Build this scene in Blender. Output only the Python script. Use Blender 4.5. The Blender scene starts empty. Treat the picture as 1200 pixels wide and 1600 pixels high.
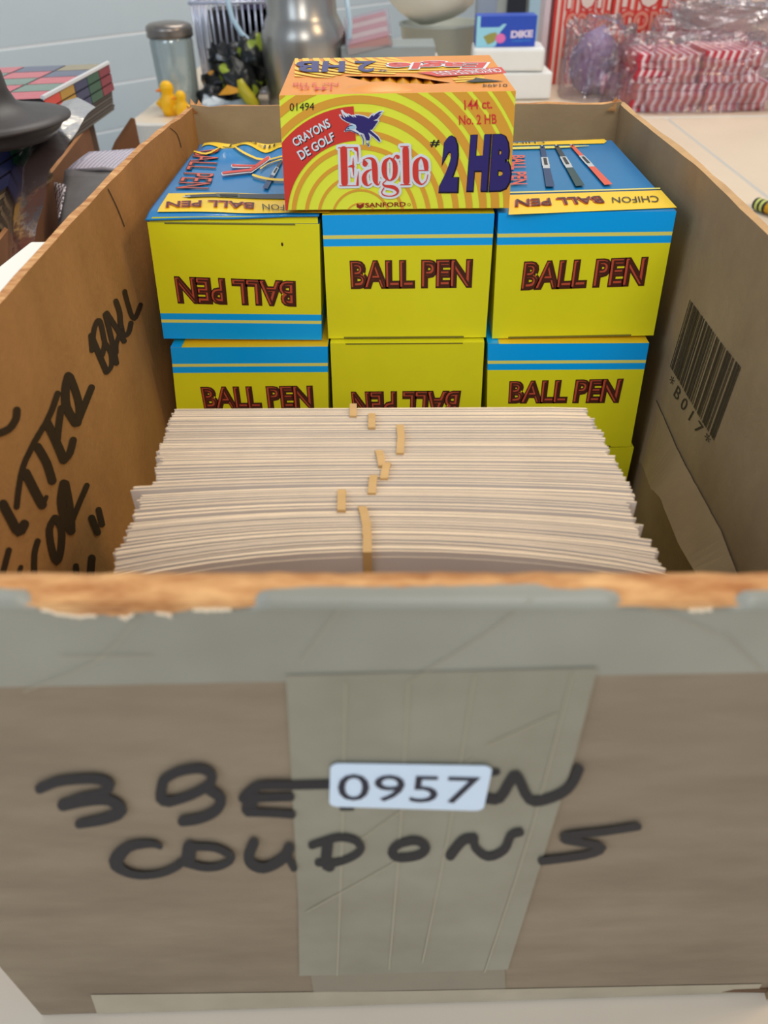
import bpy, bmesh, math, random
from mathutils import Vector, Matrix, noise
from mathutils.geometry import tessellate_polygon
sc = bpy.context.scene
C = sc.collection
# ---------------------------------------------------------------- camera
cam_d = bpy.data.cameras.new('camera'); cam = bpy.data.objects.new('camera', cam_d); C.objects.link(cam)
r_, u_, f_ = Vector((.999786, .014935, -.01432)), Vector((.0018, .626648, .779301)), Vector((-.020613, .77916, -.626487))
m_ = Matrix((r_, u_, -f_)).transposed().to_4x4(); m_.translation = Vector((.12615, -.37966, .117316))
cam.matrix_world = m_
cam_d.sensor_fit = 'VERTICAL'; cam_d.sensor_height = 36; cam_d.lens = 1175.5/1600*36
cam_d.clip_start = .01; cam_d.clip_end = 50
cam_d.dof.use_dof = True; cam_d.dof.focus_distance = .40; cam_d.dof.aperture_fstop = 13
sc.camera = cam
# ---------------------------------------------------------------- world and lights
wd = bpy.data.worlds.new('room_light'); sc.world = wd; wd.use_nodes = True
wd.node_tree.nodes['Background'].inputs[0].default_value = (.74, .83, .95, 1)
wd.node_tree.nodes['Background'].inputs[1].default_value = .48
def area(name, loc, target, size, energy, col, size_y=None):
    d = bpy.data.lights.new(name, 'AREA'); d.energy = energy; d.color = col; d.size = size
    if size_y: d.shape = 'RECTANGLE'; d.size_y = size_y
    o = bpy.data.objects.new(name, d); C.objects.link(o); o.location = loc
    o.rotation_euler = (Vector(target)-Vector(loc)).to_track_quat('-Z', 'Y').to_euler(); return o
area('ceiling_light', (.5, 1.7, 2.4), (.3, .7, -.2), 1.6, 42, (1, .95, .86))
area('warm_lamp', (1.5, .1, 1.25), (0, 0, -.1), .5, 11, (1, .72, .42))
area('front_light', (.4, -1.6, 1.15), (.12, .1, -.05), .8, 15, (1, .96, .88))
area('window_light', (-1.2, -1.0, .9), (.0, -.2, -.1), .9, 10, (.72, .86, 1))
for i_, (lx, ly, lz) in enumerate([(.35, 2.6, 1.7), (-.5, 2.2, 1.8), (.9, 2.2, 1.9)]):
    d = bpy.data.lights.new('bulb', 'POINT'); d.energy = 5; d.color = (1, .85, .6); d.shadow_soft_size = .035
    o = bpy.data.objects.new('bulb', d); C.objects.link(o); o.location = (lx, ly, lz)
sc.view_settings.view_transform = 'Standard'; sc.view_settings.look = 'None'
sc.view_settings.gamma = 1; sc.view_settings.use_curve_mapping = False; sc.view_settings.exposure = 0.0
# ---------------------------------------------------------------- traced lettering and outlines, in 1/100000 m on the real surfaces
D = {"front_marks":[[[3660,-5047],[3660,-5046],[3672,-5143],[3684,-4928],[3716,-5189],[3736,-4818],[3781,-5174],[3803,-4747],[3911,-5088],[3933,-4661],[4090,-4971],[4124,-4539],[4264,-4880],[4326,-4435],[4428,-4827],[4518,-4374],[4605,-4792],[4707,-4336],[4781,-4770],[4888,-4313],[4959,-4753],[5072,-4296],[5129,-4749],[5257,-4292],[5261,-4771],[5418,-4319],[5360,-4825],[5553,-4391],[5424,-4890],[5663,-4511],[5434,-4830],[5699,-4786],[5437,-4789],[5557,-5097],[5337,-4899],[5385,-5292],[5215,-4998],[5198,-5444],[5082,-5052],[5008,-5526],[4908,-5090],[4824,-5567],[4713,-5153],[4655,-5621],[4498,-5269],[4465,-5725],[4288,-5399],[4261,-5854],[4142,-5491],[4114,-5948],[4074,-5564],[4049,-5960],[4019,-5678],[4005,-5907],[3994,-5803],[3994,-5804]],[[3994,-5781],[3994,-5779],[3992,-5915],[4037,-5630],[4033,-5998],[4109,-5504],[4105,-6005],[4192,-5436],[4269,-5940],[4355,-5370],[4497,-5852],[4592,-5278],[4717,-5787],[4830,-5214],[4928,-5743],[5054,-5192],[5134,-5719],[5278,-5201],[5278,-5748],[5471,-5264],[5363,-5859],[5621,-5416],[5404,-6002],[5723,-5650],[5425,-5926],[5693,-6080],[5426,-5888],[5463,-6408],[5264,-5999],[5236,-6556],[5062,-6115],[5003,-6669],[4817,-6230],[4739,-6758],[4543,-6337],[4459,-6823],[4345,-6412],[4262,-6866],[4282,-6459],[4210,-6853],[4225,-6554],[4183,-6781],[4189,-6671],[4188,-6672]],[[6959,-4431],[6960,-4432],[6892,-4435],[7010,-4484],[6825,-4493],[7029,-4578],[6776,-4590],[7012,-4690],[6702,-4821],[6941,-4917],[6596,-5164],[6850,-5219],[6528,-5526],[6816,-5358],[6626,-5777],[6812,-5300],[6759,-5808],[6874,-5302],[6837,-5812],[6942,-5305],[6905,-5781],[6995,-5341],[6968,-5689],[7020,-5435],[7010,-5563],[7010,-5562]],[[6806,-4674],[6806,-4673],[6835,-4754],[6808,-4566],[6886,-4785],[6840,-4460],[6947,-4757],[6893,-4384],[7052,-4659],[7001,-4286],[7197,-4528],[7162,-4144],[7343,-4427],[7342,-4021],[7505,-4359],[7533,-3941],[7682,-4311],[7732,-3888],[7819,-4302],[7908,-3878],[7909,-4338],[8050,-3933],[7970,-4400],[8161,-4044],[7990,-4444],[8230,-4221],[7988,-4469],[8229,-4467],[7969,-4539],[8160,-4720],[7917,-4636],[8040,-4949],[7804,-4765],[7876,-5143],[7636,-4913],[7680,-5319],[7455,-5050],[7474,-5477],[7244,-5176],[7241,-5618],[7016,-5290],[7001,-5740],[6852,-5369],[6833,-5822],[6791,-5428],[6774,-5821],[6744,-5531],[6734,-5758],[6723,-5652],[6723,-5653]],[[7862,-4890],[7862,-4889],[7820,-5008],[7925,-4804],[7811,-5128],[7992,-4772],[7837,-5216],[8047,-4804],[7911,-5326],[8123,-4915],[8001,-5469],[8235,-5095],[8030,-5546],[8308,-5367],[8017,-5574],[8256,-5715],[7962,-5702],[8142,-5996],[7881,-5832],[7998,-6231],[7772,-5945],[7828,-6412],[7625,-6053],[7643,-6551],[7476,-6139],[7461,-6658],[7323,-6196],[7275,-6729],[7163,-6230],[7098,-6768],[7047,-6252],[6978,-6791],[6979,-6300],[6918,-6767],[6919,-6407],[6883,-6676],[6884,-6543],[6883,-6545]],[[6222,-7930],[6222,-7932],[6245,-7861],[6187,-7985],[6250,-7794],[6150,-8009],[6236,-7747],[6121,-7995],[6199,-7672],[6073,-7952],[6129,-7562],[6009,-7906],[6004,-7490],[5909,-7897],[5812,-7470],[5728,-7930],[5569,-7490],[5504,-8001],[5314,-7593],[5319,-8123],[5054,-7828],[5162,-8337],[4804,-8153],[5015,-8608],[4596,-8575],[4961,-8731],[4540,-9059],[4957,-8680],[4634,-9308],[4949,-8810],[4750,-9452],[4985,-8982],[4874,-9575],[5060,-9115],[5026,-9670],[5174,-9212],[5202,-9721],[5315,-9268],[5408,-9720],[5492,-9275],[5634,-9679],[5696,-9236],[5854,-9603],[5890,-9164],[6057,-9487],[6061,-9056],[6247,-9339],[6225,-8914],[6426,-9176],[6382,-8758],[6613,-8977],[6546,-8570],[6786,-8768],[6705,-8364],[6902,-8625],[6817,-8217],[6954,-8524],[6879,-8173],[6979,-8396],[6936,-8194],[6973,-8276],[6973,-8275]],[[7034,-7546],[7035,-7546],[6935,-7568],[7113,-7613],[6841,-7675],[7150,-7753],[6776,-7839],[7135,-7930],[6583,-8645],[6950,-8742],[6564,-8832],[6884,-8916],[6600,-8983],[6785,-9032],[6681,-9056],[6682,-9057]],[[6773,-7886],[6773,-7884],[6767,-7993],[6804,-7777],[6788,-8072],[6853,-7698],[6831,-8100],[6906,-7668],[7000,-8097],[7072,-7665],[7233,-8094],[7308,-7662],[7430,-8111],[7515,-7679],[7551,-8146],[7657,-7720],[7638,-8197],[7769,-7784],[7714,-8274],[7867,-7882],[7802,-8395],[7972,-8024],[7872,-8529],[8070,-8216],[7886,-8536],[8104,-8531],[7874,-8533],[7983,-8855],[7773,-8653],[7825,-9051],[7650,-8758],[7661,-9193],[7520,-8824],[7493,-9281],[7373,-8862],[7315,-9326],[7233,-8866],[7142,-9330],[7091,-8815],[6970,-9269],[6947,-8727],[6814,-9172],[6845,-8660],[6709,-9102],[6794,-8662],[6675,-9044],[6738,-8721],[6669,-8942],[6692,-8823],[6692,-8824]],[[8622,-5561],[8622,-5560],[8664,-5619],[8604,-5465],[8720,-5626],[8616,-5360],[8774,-5577],[8654,-5272],[8874,-5426],[8756,-5120],[9009,-5228],[8906,-4904],[9125,-5096],[9068,-4725],[9205,-5057],[9216,-4648],[9302,-5050],[9344,-4636],[9435,-5048],[9478,-4634],[9591,-5045],[9635,-4631],[9769,-5051],[9812,-4637],[9985,-5053],[10021,-4638],[10284,-5045],[10313,-4630],[10617,-5033],[10641,-4618],[10853,-5024],[10874,-4609],[10905,-4994],[10922,-4635],[10946,-4916],[10955,-4709],[10964,-4812],[10964,-4811]],[[9023,-4922],[9024,-4922],[8924,-4935],[9105,-4992],[8833,-5030],[9148,-5129],[8774,-5181],[9139,-5297],[8617,-5900],[8991,-6023],[8605,-6077],[8931,-6184],[8647,-6224],[8836,-6287],[8731,-6302],[8732,-6302]],[[8893,-5432],[8893,-5431],[8894,-5535],[8918,-5327],[8922,-5610],[8962,-5250],[8969,-5636],[9015,-5220],[9897,-5592],[9929,-5177],[9949,-5561],[9977,-5202],[9992,-5483],[10007,-5275],[10013,-5379],[10013,-5377]],[[8649,-6115],[8649,-6113],[8647,-6216],[8676,-6014],[8671,-6291],[8720,-5942],[8715,-6321],[8770,-5917],[8863,-6327],[8917,-5923],[9074,-6336],[9127,-5932],[9283,-6352],[9338,-5947],[9491,-6380],[9548,-5975],[9700,-6414],[9756,-6008],[9847,-6439],[9901,-6033],[9898,-6419],[9944,-6067],[9941,-6350],[9968,-6146],[9967,-6251],[9967,-6249]],[[11091,-5949],[11091,-5948],[11095,-5998],[11100,-5899],[11110,-6034],[11118,-5863],[11132,-6048],[11142,-5850],[11416,-6051],[11424,-5853],[11440,-6038],[11447,-5867],[11458,-6002],[11462,-5903],[11466,-5953],[11466,-5952]],[[8793,-7459],[8793,-7459],[8725,-7428],[8839,-7553],[8652,-7468],[8851,-7686],[8594,-7569],[8824,-7822],[8530,-7747],[8763,-7997],[8436,-8016],[8682,-8233],[8356,-8305],[8632,-8417],[8316,-8578],[8618,-8524],[8312,-8851],[8616,-8598],[8363,-9099],[8625,-8643],[8464,-9282],[8671,-8719],[8602,-9411],[8748,-8792],[8772,-9455],[8825,-8815],[8958,-9371],[8927,-8766],[9137,-9220],[9065,-8650],[9289,-9063],[9189,-8524],[9413,-8906],[9276,-8416],[9516,-8737],[9345,-8305],[9604,-8561],[9398,-8202],[9677,-8364],[9439,-8097],[9727,-8186],[9473,-7974],[9755,-8078],[9499,-7875],[9771,-7937],[9550,-7763],[9748,-7808],[9621,-7708],[9694,-7725],[9693,-7724]],[[9509,-8308],[9510,-8308],[9465,-8377],[9561,-8282],[9439,-8473],[9606,-8308],[9438,-8569],[9632,-8377],[9548,-9280],[9746,-9080],[9575,-9354],[9746,-9180],[9621,-9381],[9720,-9280],[9674,-9354],[9675,-9354]],[[10147,-7918],[10147,-7917],[10170,-8012],[10151,-7806],[10212,-8065],[10178,-7708],[10262,-8061],[10223,-7649],[10324,-8019],[10285,-7608],[10415,-7959],[10379,-7547],[10531,-7889],[10494,-7478],[10681,-7794],[10643,-7385],[10847,-7694],[10821,-7279],[10995,-7642],[11001,-7218],[11130,-7654],[11173,-7232],[11263,-7708],[11335,-7296],[11361,-7784],[11472,-7403],[11419,-7878],[11578,-7572],[11452,-7983],[11650,-7799],[11458,-8034],[11669,-8079],[11443,-8081],[11609,-8343],[11386,-8189],[11508,-8543],[11292,-8310],[11382,-8709],[11157,-8439],[11222,-8864],[10989,-8562],[11032,-9005],[10828,-8644],[10837,-9104],[10662,-8666],[10637,-9131],[10490,-8648],[10449,-9112],[10366,-8632],[10322,-9095],[10314,-8656],[10276,-9057],[10271,-8736],[10248,-8967],[10246,-8848],[10246,-8850]],[[10712,-7459],[10713,-7459],[10636,-7478],[10781,-7512],[10572,-7563],[10823,-7624],[10536,-7694],[10827,-7764],[10498,-8015],[10792,-8084],[10444,-8479],[10744,-8529],[10411,-8896],[10721,-8838],[10450,-9226],[10720,-8827],[10546,-9382],[10711,-8783],[10591,-9421],[10733,-8799],[10664,-9431],[10786,-8891],[10736,-9354],[10806,-9041],[10788,-9211],[10788,-9210]],[[14641,-4380],[14641,-4379],[14662,-4449],[14638,-4304],[14696,-4494],[14654,-4243],[14734,-4503],[14685,-4213],[14948,-4433],[14897,-4144],[14979,-4402],[14934,-4152],[14994,-4341],[14969,-4197],[14991,-4266],[14991,-4265]],[[14650,-5447],[14650,-5446],[14659,-5574],[14671,-5334],[14698,-5682],[14718,-5265],[14755,-5740],[14777,-5258],[14845,-5780],[14855,-5292],[14999,-5822],[14939,-5325],[15177,-5695],[14983,-5309],[15284,-5350],[15047,-5089],[15360,-4959],[15121,-4722],[15419,-4698],[15189,-4435],[15442,-4629],[15249,-4274],[15345,-4639],[15410,-4225],[15343,-4646],[15530,-4406],[15440,-4919],[15648,-4725],[15582,-5358],[15783,-5134],[15759,-5747],[15892,-5382],[15970,-5910],[15948,-5412],[16144,-5884],[16041,-5390],[16291,-5810],[16161,-5329],[16445,-5707],[16294,-5242],[16600,-5559],[16427,-5118],[16728,-5393],[16530,-4988],[16815,-5214],[16589,-4869],[16869,-5025],[16627,-4739],[16908,-4833],[16658,-4592],[16936,-4609],[16683,-4409],[16952,-4386],[16699,-4210],[16961,-4236],[16709,-4065],[16950,-4130],[16732,-3983],[16908,-4030],[16783,-3946],[16847,-3963],[16846,-3963]],[[12975,-7649],[12975,-7650],[12949,-7537],[12974,-7773],[12902,-7466],[12945,-7875],[12848,-7455],[12897,-7928],[12763,-7488],[12814,-7961],[12634,-7546],[12704,-8009],[12505,-7655],[12626,-8072],[12397,-7840],[12567,-8181],[12310,-8071],[12515,-8315],[12270,-8380],[12507,-8325],[12348,-8669],[12504,-8283],[12471,-8814],[12551,-8334],[12619,-8880],[12634,-8371],[12799,-8872],[12774,-8363],[13002,-8812],[12949,-8312],[13178,-8711],[13082,-8239],[13309,-8548],[13155,-8149],[13401,-8330],[13198,-8052],[13439,-8029],[13204,-8058],[13367,-7747],[13201,-8074],[13262,-7582],[13144,-7989],[13153,-7469],[13082,-7922],[13039,-7419],[13021,-7896],[12936,-7413],[12939,-7893],[12869,-7413],[12875,-7894],[12817,-7445],[12822,-7861],[12780,-7533],[12782,-7773],[12767,-7651],[12767,-7653]],[[13918,-8753],[13917,-8752],[13985,-8813],[13868,-8637],[14051,-8801],[13849,-8497],[14099,-8719],[13866,-8371],[14177,-8461],[13947,-8115],[14283,-8121],[14063,-7756],[14373,-7899],[14194,-7456],[14441,-7844],[14346,-7316],[14529,-7833],[14479,-7291],[14603,-7828],[14560,-7286],[14660,-7788],[14621,-7318],[14695,-7684],[14672,-7413],[14699,-7548],[14699,-7547]],[[14571,-7309],[14571,-7309],[14516,-7330],[14628,-7343],[14477,-7401],[14673,-7424],[14466,-7503],[14693,-7530],[14471,-7652],[14698,-7666],[14487,-7903],[14707,-7825],[14554,-8194],[14734,-7944],[14678,-8459],[14814,-8107],[14840,-8710],[14927,-8283],[15033,-8857],[15019,-8359],[15225,-8802],[15119,-8323],[15395,-8629],[15244,-8197],[15532,-8385],[15335,-8045],[15601,-8054],[15375,-7846],[15623,-7733],[15396,-7551],[15644,-7559],[15444,-7257],[15684,-7508],[15553,-7085],[15753,-7475],[15658,-7027],[15812,-7451],[15723,-7000],[15854,-7401],[15776,-7011],[15872,-7304],[15827,-7079],[15862,-7187],[15862,-7185]],[[18884,-6933],[18885,-6935],[18843,-6832],[18903,-7045],[18790,-6765],[18894,-7134],[18738,-6751],[18858,-7177],[18520,-6823],[18636,-7251],[18206,-6925],[18317,-7355],[17888,-7018],[17989,-7452],[17562,-7087],[17654,-7524],[17227,-7149],[17317,-7587],[16982,-7216],[17085,-7650],[16854,-7319],[17021,-7695],[16864,-7702],[17012,-7467],[16998,-7871],[17010,-7450],[17158,-7949],[17133,-7507],[17369,-8015],[17334,-7569],[17573,-8087],[17539,-7640],[17789,-8168],[17755,-7718],[17993,-8250],[17980,-7810],[17996,-8179],[18193,-8088],[17963,-8066],[18141,-8476],[17828,-8201],[17971,-8651],[17609,-8334],[17727,-8802],[17248,-8457],[17348,-8932],[16803,-8568],[16892,-9047],[16481,-8645],[16565,-9126],[16438,-8688],[16510,-9105],[16418,-8784],[16459,-9025],[16425,-8906],[16426,-8908]]],
"Q":{"tape_top":[[2638,-27950,1806],[21737,-27950,1815],[22679,-27872,-407],[16638,-27886,-594],[10221,-27903,-954],[1247,-27940,-1293]],
"tape_mid":[[10251,-27908,-654],[16646,-27892,-405],[16677,-27799,-3465],[16563,-27646,-8522],[16363,-27389,-17230],[12043,-27528,-17298],[9086,-27625,-17336],[9581,-27720,-11165],[10021,-27842,-4241]],
"tape_low":[[9483,-27616,-17125],[16223,-27403,-16918],[16475,-27325,-19223],[12953,-27455,-19131],[9451,-27582,-19043]],
"tape_bottom":[[1451,-27871,-18672],[12953,-27453,-19197],[26010,-26964,-19564],[26159,-26905,-21997],[12973,-27416,-21989],[1200,-27872,-21541]],
"sticker":[[10994,-27841,-3809],[14783,-27802,-3940],[14702,-27747,-6006],[10846,-27803,-5743]],
"sticker_text":[[11152,-27831,-4221],[14528,-27793,-4385],[14468,-27760,-5627],[11073,-27807,-5409]],
"torn":[[3811,-27950,1670],[5040,-27950,1671],[5564,-27950,1586],[5757,-27949,1411],[6326,-27947,1234],[6948,-27946,1234],[7374,-27946,1199],[7651,-27947,1324],[8262,-27947,1289],[8777,-27949,1414],[9635,-27948,1415],[9897,-27950,1555],[10455,-27950,1675],[10581,-27950,1725],[12322,-27950,1727],[13100,-27950,1727],[14583,-27950,1811],[15290,-27950,1845],[15492,-27950,1644],[15911,-27950,1628],[16195,-27950,1712],[16634,-27950,1578],[17007,-27950,1493],[17923,-27947,1405],[18684,-27949,1459],[19459,-27950,1647],[20886,-27950,1598]],
"barcode_text":[[27236,-1765,-7966],[27005,-8659,-7524],[27007,-8371,-8212],[27236,-1448,-8802]],
"flap_hi":[[27269,3592,-9784],[27258,1257,-10231],[27091,-5237,-10358],[26932,-12339,-9999],[26888,-14701,-10289]],
"flap_lo":[[27237,2548,-14382],[27235,1618,-14492],[27226,-177,-14698],[25811,-7458,-11787],[25741,-11103,-11833],[25696,-13644,-11406]],
"pen_A":[[111,0,-289],[8667,0,-464],[8375,0,-6801],[-303,0,-6550]],
"pent_A":[[954,0,-3083],[7174,0,-3383],[7100,0,-4713],[893,0,-4479]],
"pen_B":[[8825,0,-2],[17299,0,38],[17328,0,-6599],[8739,0,-6614]],
"pent_B":[[10124,0,-2339],[16327,0,-2308],[16342,0,-3735],[10133,0,-3756]],
"pen_C":[[17491,0,-25],[26133,0,133],[26384,0,-6551],[17681,0,-6677]],
"pent_C":[[19022,0,-2461],[25185,0,-2270],[25257,0,-3707],[18992,0,-3903]],
"pen_D":[[128,-500,-6764],[8727,-500,-6824],[8397,-500,-13466],[-529,-500,-13567]],
"pent_D":[[1387,-500,-9301],[7674,-500,-9257],[7660,-500,-10674],[1379,-500,-10683]],
"pen_E":[[8866,-400,-6722],[17228,-400,-6668],[17352,-400,-13434],[8732,-400,-13535]],
"pent_E":[[9891,-400,-9717],[16062,-400,-9691],[15925,-400,-11422],[10004,-400,-11479]],
"pen_F":[[17407,-500,-6884],[26067,-500,-6644],[26337,-500,-13270],[17816,-500,-13644]],
"pent_F":[[18811,-500,-9039],[25049,-500,-8917],[25029,-500,-10389],[18861,-500,-10397]],
"pen_G":[[17826,-500,-13783],[26447,-500,-13452],[27180,-500,-21693],[18247,-500,-22142]],
"topA":[[117,-32,0],[7074,-149,0],[8755,-299,0],[-305,14708,0]],
"topA_strip":[[517,633,0],[7218,110,0],[6696,3187,0],[362,3644,0]],
"topA_bp":[[707,1918,0],[5229,1631,0],[5317,769,0],[876,1044,0]],
"topA_ch":[[5681,1425,0],[7859,1085,0],[7900,243,0],[5844,568,0]],
"topA_side":[[1602,11823,0],[2368,4322,0],[571,4540,0],[-35,12298,0]],
"topA_pen":[[5548,10481,0],[5713,10096,0],[5612,4114,0],[5265,4369,0]],
"topA_longpen":[[1358,3025,0],[6861,3269,0],[6975,2264,0],[1704,2443,0]],
"topC":[[17481,-80,0],[26288,436,0],[26531,14402,0],[19391,14083,0]],
"topC_strip":[[17929,-440,0],[26275,403,0],[26295,3312,0],[18357,2786,0]],
"topC_bp":[[18549,1821,0],[22845,2248,0],[22883,1197,0],[18381,713,0]],
"topC_ch":[[23449,2112,0],[25810,2320,0],[25651,1244,0],[23288,1184,0]],
"topC_back":[[19679,13084,0],[25461,13369,0],[25750,13971,0],[25694,14466,0],[19819,13818,0]],
"topC_pen0":[[21304,12580,0],[21639,12564,0],[20886,3999,0],[20376,4018,0]],
"topC_pen1":[[22212,12664,0],[22525,12649,0],[22501,4158,0],[21953,4022,0]],
"topC_pen2":[[23180,12789,0],[23462,12775,0],[23997,4322,0],[23504,4214,0]],
"topC_side":[[20150,10586,0],[19504,4584,0],[18584,4523,0],[19390,10620,0]],
"eagle":[[7242,0,5216],[17831,0,5269],[17984,0,62],[7049,0,15]],
"eagle_top":[[7263,-154,5243],[17853,156,5243],[17625,10171,5243],[6514,10505,5243]],
"e_01494":[[7693,0,4903],[8803,0,4916],[8781,0,4606],[7663,0,4584]],
"e_144 ct.":[[15543,0,4940],[16782,0,4977],[16831,0,4582],[15583,0,4536]],
"e_No. 2 HB":[[15334,0,4321],[17040,0,4363],[17083,0,3950],[15372,0,3925]],
"e_#":[[14071,0,3312],[14525,0,3307],[14504,0,3016],[14059,0,2993]],
"e_2":[[14705,0,3486],[15442,0,3496],[15431,0,985],[14517,0,994]],
"e_H":[[15913,0,3500],[16842,0,3525],[16844,0,1020],[15850,0,1030]],
"e_B":[[16921,0,3524],[17771,0,3533],[17978,0,1038],[16926,0,1019]],
"e_CRAYONS":[[7623,0,3411],[9372,0,4284],[9507,0,3929],[7792,0,3080]],
"e_DE GOLF":[[7824,0,2877],[9553,0,3714],[9672,0,3361],[8024,0,2502]],
"e_SANFORD":[[10973,0,534],[12946,0,564],[12947,0,343],[10967,0,312]],
"e_R":[[13029,0,503],[13185,0,502],[13186,0,361],[13030,0,363]],
"e_logo":[[10557,0,518],[10720,0,436],[10900,0,534],[10895,0,353],[10714,0,254],[10550,0,337]],
"bird":[[9941,0,4396],[10048,0,4243],[10270,0,4119],[10482,0,4051],[10641,0,3993],[10678,0,3883],[10634,0,3797],[10792,0,3685],[11006,0,3608],[11106,0,3334],[11256,0,3332],[11286,0,3456],[11203,0,3675],[11437,0,3504],[11717,0,3265],[11764,0,3302],[11653,0,3477],[11287,0,3773],[11376,0,3777],[11528,0,3946],[11680,0,4151],[11452,0,4154],[11641,0,4237],[11832,0,4439],[11671,0,4381],[11892,0,4534],[11726,0,4512],[11538,0,4406],[11456,0,4311],[11480,0,4431],[11429,0,4335],[11410,0,4408],[11253,0,4241],[11029,0,4340],[10763,0,4386],[10629,0,4381],[10693,0,4284],[10522,0,4370],[10586,0,4285],[10324,0,4420],[10359,0,4311],[10205,0,4446],[10241,0,4361],[10038,0,4579],[10175,0,4265]],
"bird_body_fill":[[10090,0,3717],[10220,0,3888],[10373,0,4008],[10509,0,4043],[10694,0,3956],[10688,0,3809],[10898,0,3610],[10788,0,3574],[10575,0,3663],[10361,0,3739],[10170,0,3692]],
"bird_head":[[10159,0,3753],[10231,0,3851],[10371,0,3959],[10507,0,4007],[10639,0,3932],[10622,0,3839],[10473,0,3811],[10338,0,3823]],
"t_B":[[7048,9147,5243],[8302,9037,5243],[8574,5588,5243],[7416,5681,5243]],
"t_H":[[8535,9016,5243],[9725,8911,5243],[9897,5482,5243],[8689,5579,5243]],
"t_2":[[10242,8866,5243],[11393,8765,5243],[11360,5364,5243],[10511,5432,5243]],
"t_#":[[11572,5978,5243],[12029,5940,5243],[12036,5408,5243],[11584,5445,5243]],
"t_144 ct.":[[7867,1780,5243],[9525,1661,5243],[9567,674,5243],[7945,788,5243]],
"t_No. 2 HB":[[7587,2658,5243],[9787,2495,5243],[9777,1811,5243],[7610,1967,5243]],
"t_hole":[[9903,4704,5243],[13219,4311,5243],[15080,2518,5243],[14126,2164,5243],[13251,2532,5243],[11592,2171,5243],[11235,3053,5243]],
"t_word":[[12141,8718,5243],[17384,8257,5243],[16870,5928,5243],[11985,6048,5243]],
"t_band":[[13522,5090,5243],[17857,6274,5243],[17918,4469,5243],[14524,3817,5243]],
"t_bandtext":[[14106,5044,5243],[17694,5860,5243],[17753,4751,5243],[14763,4058,5243]],
"t_bird":[[15732,2347,5243],[16149,2745,5243],[16304,3296,5243],[16717,2888,5243],[17557,2211,5243],[16652,2158,5243],[16152,2075,5243]],
"t_01494":[[16502,1692,5243],[17632,1609,5243],[17554,919,5243],[16442,999,5243]],
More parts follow.
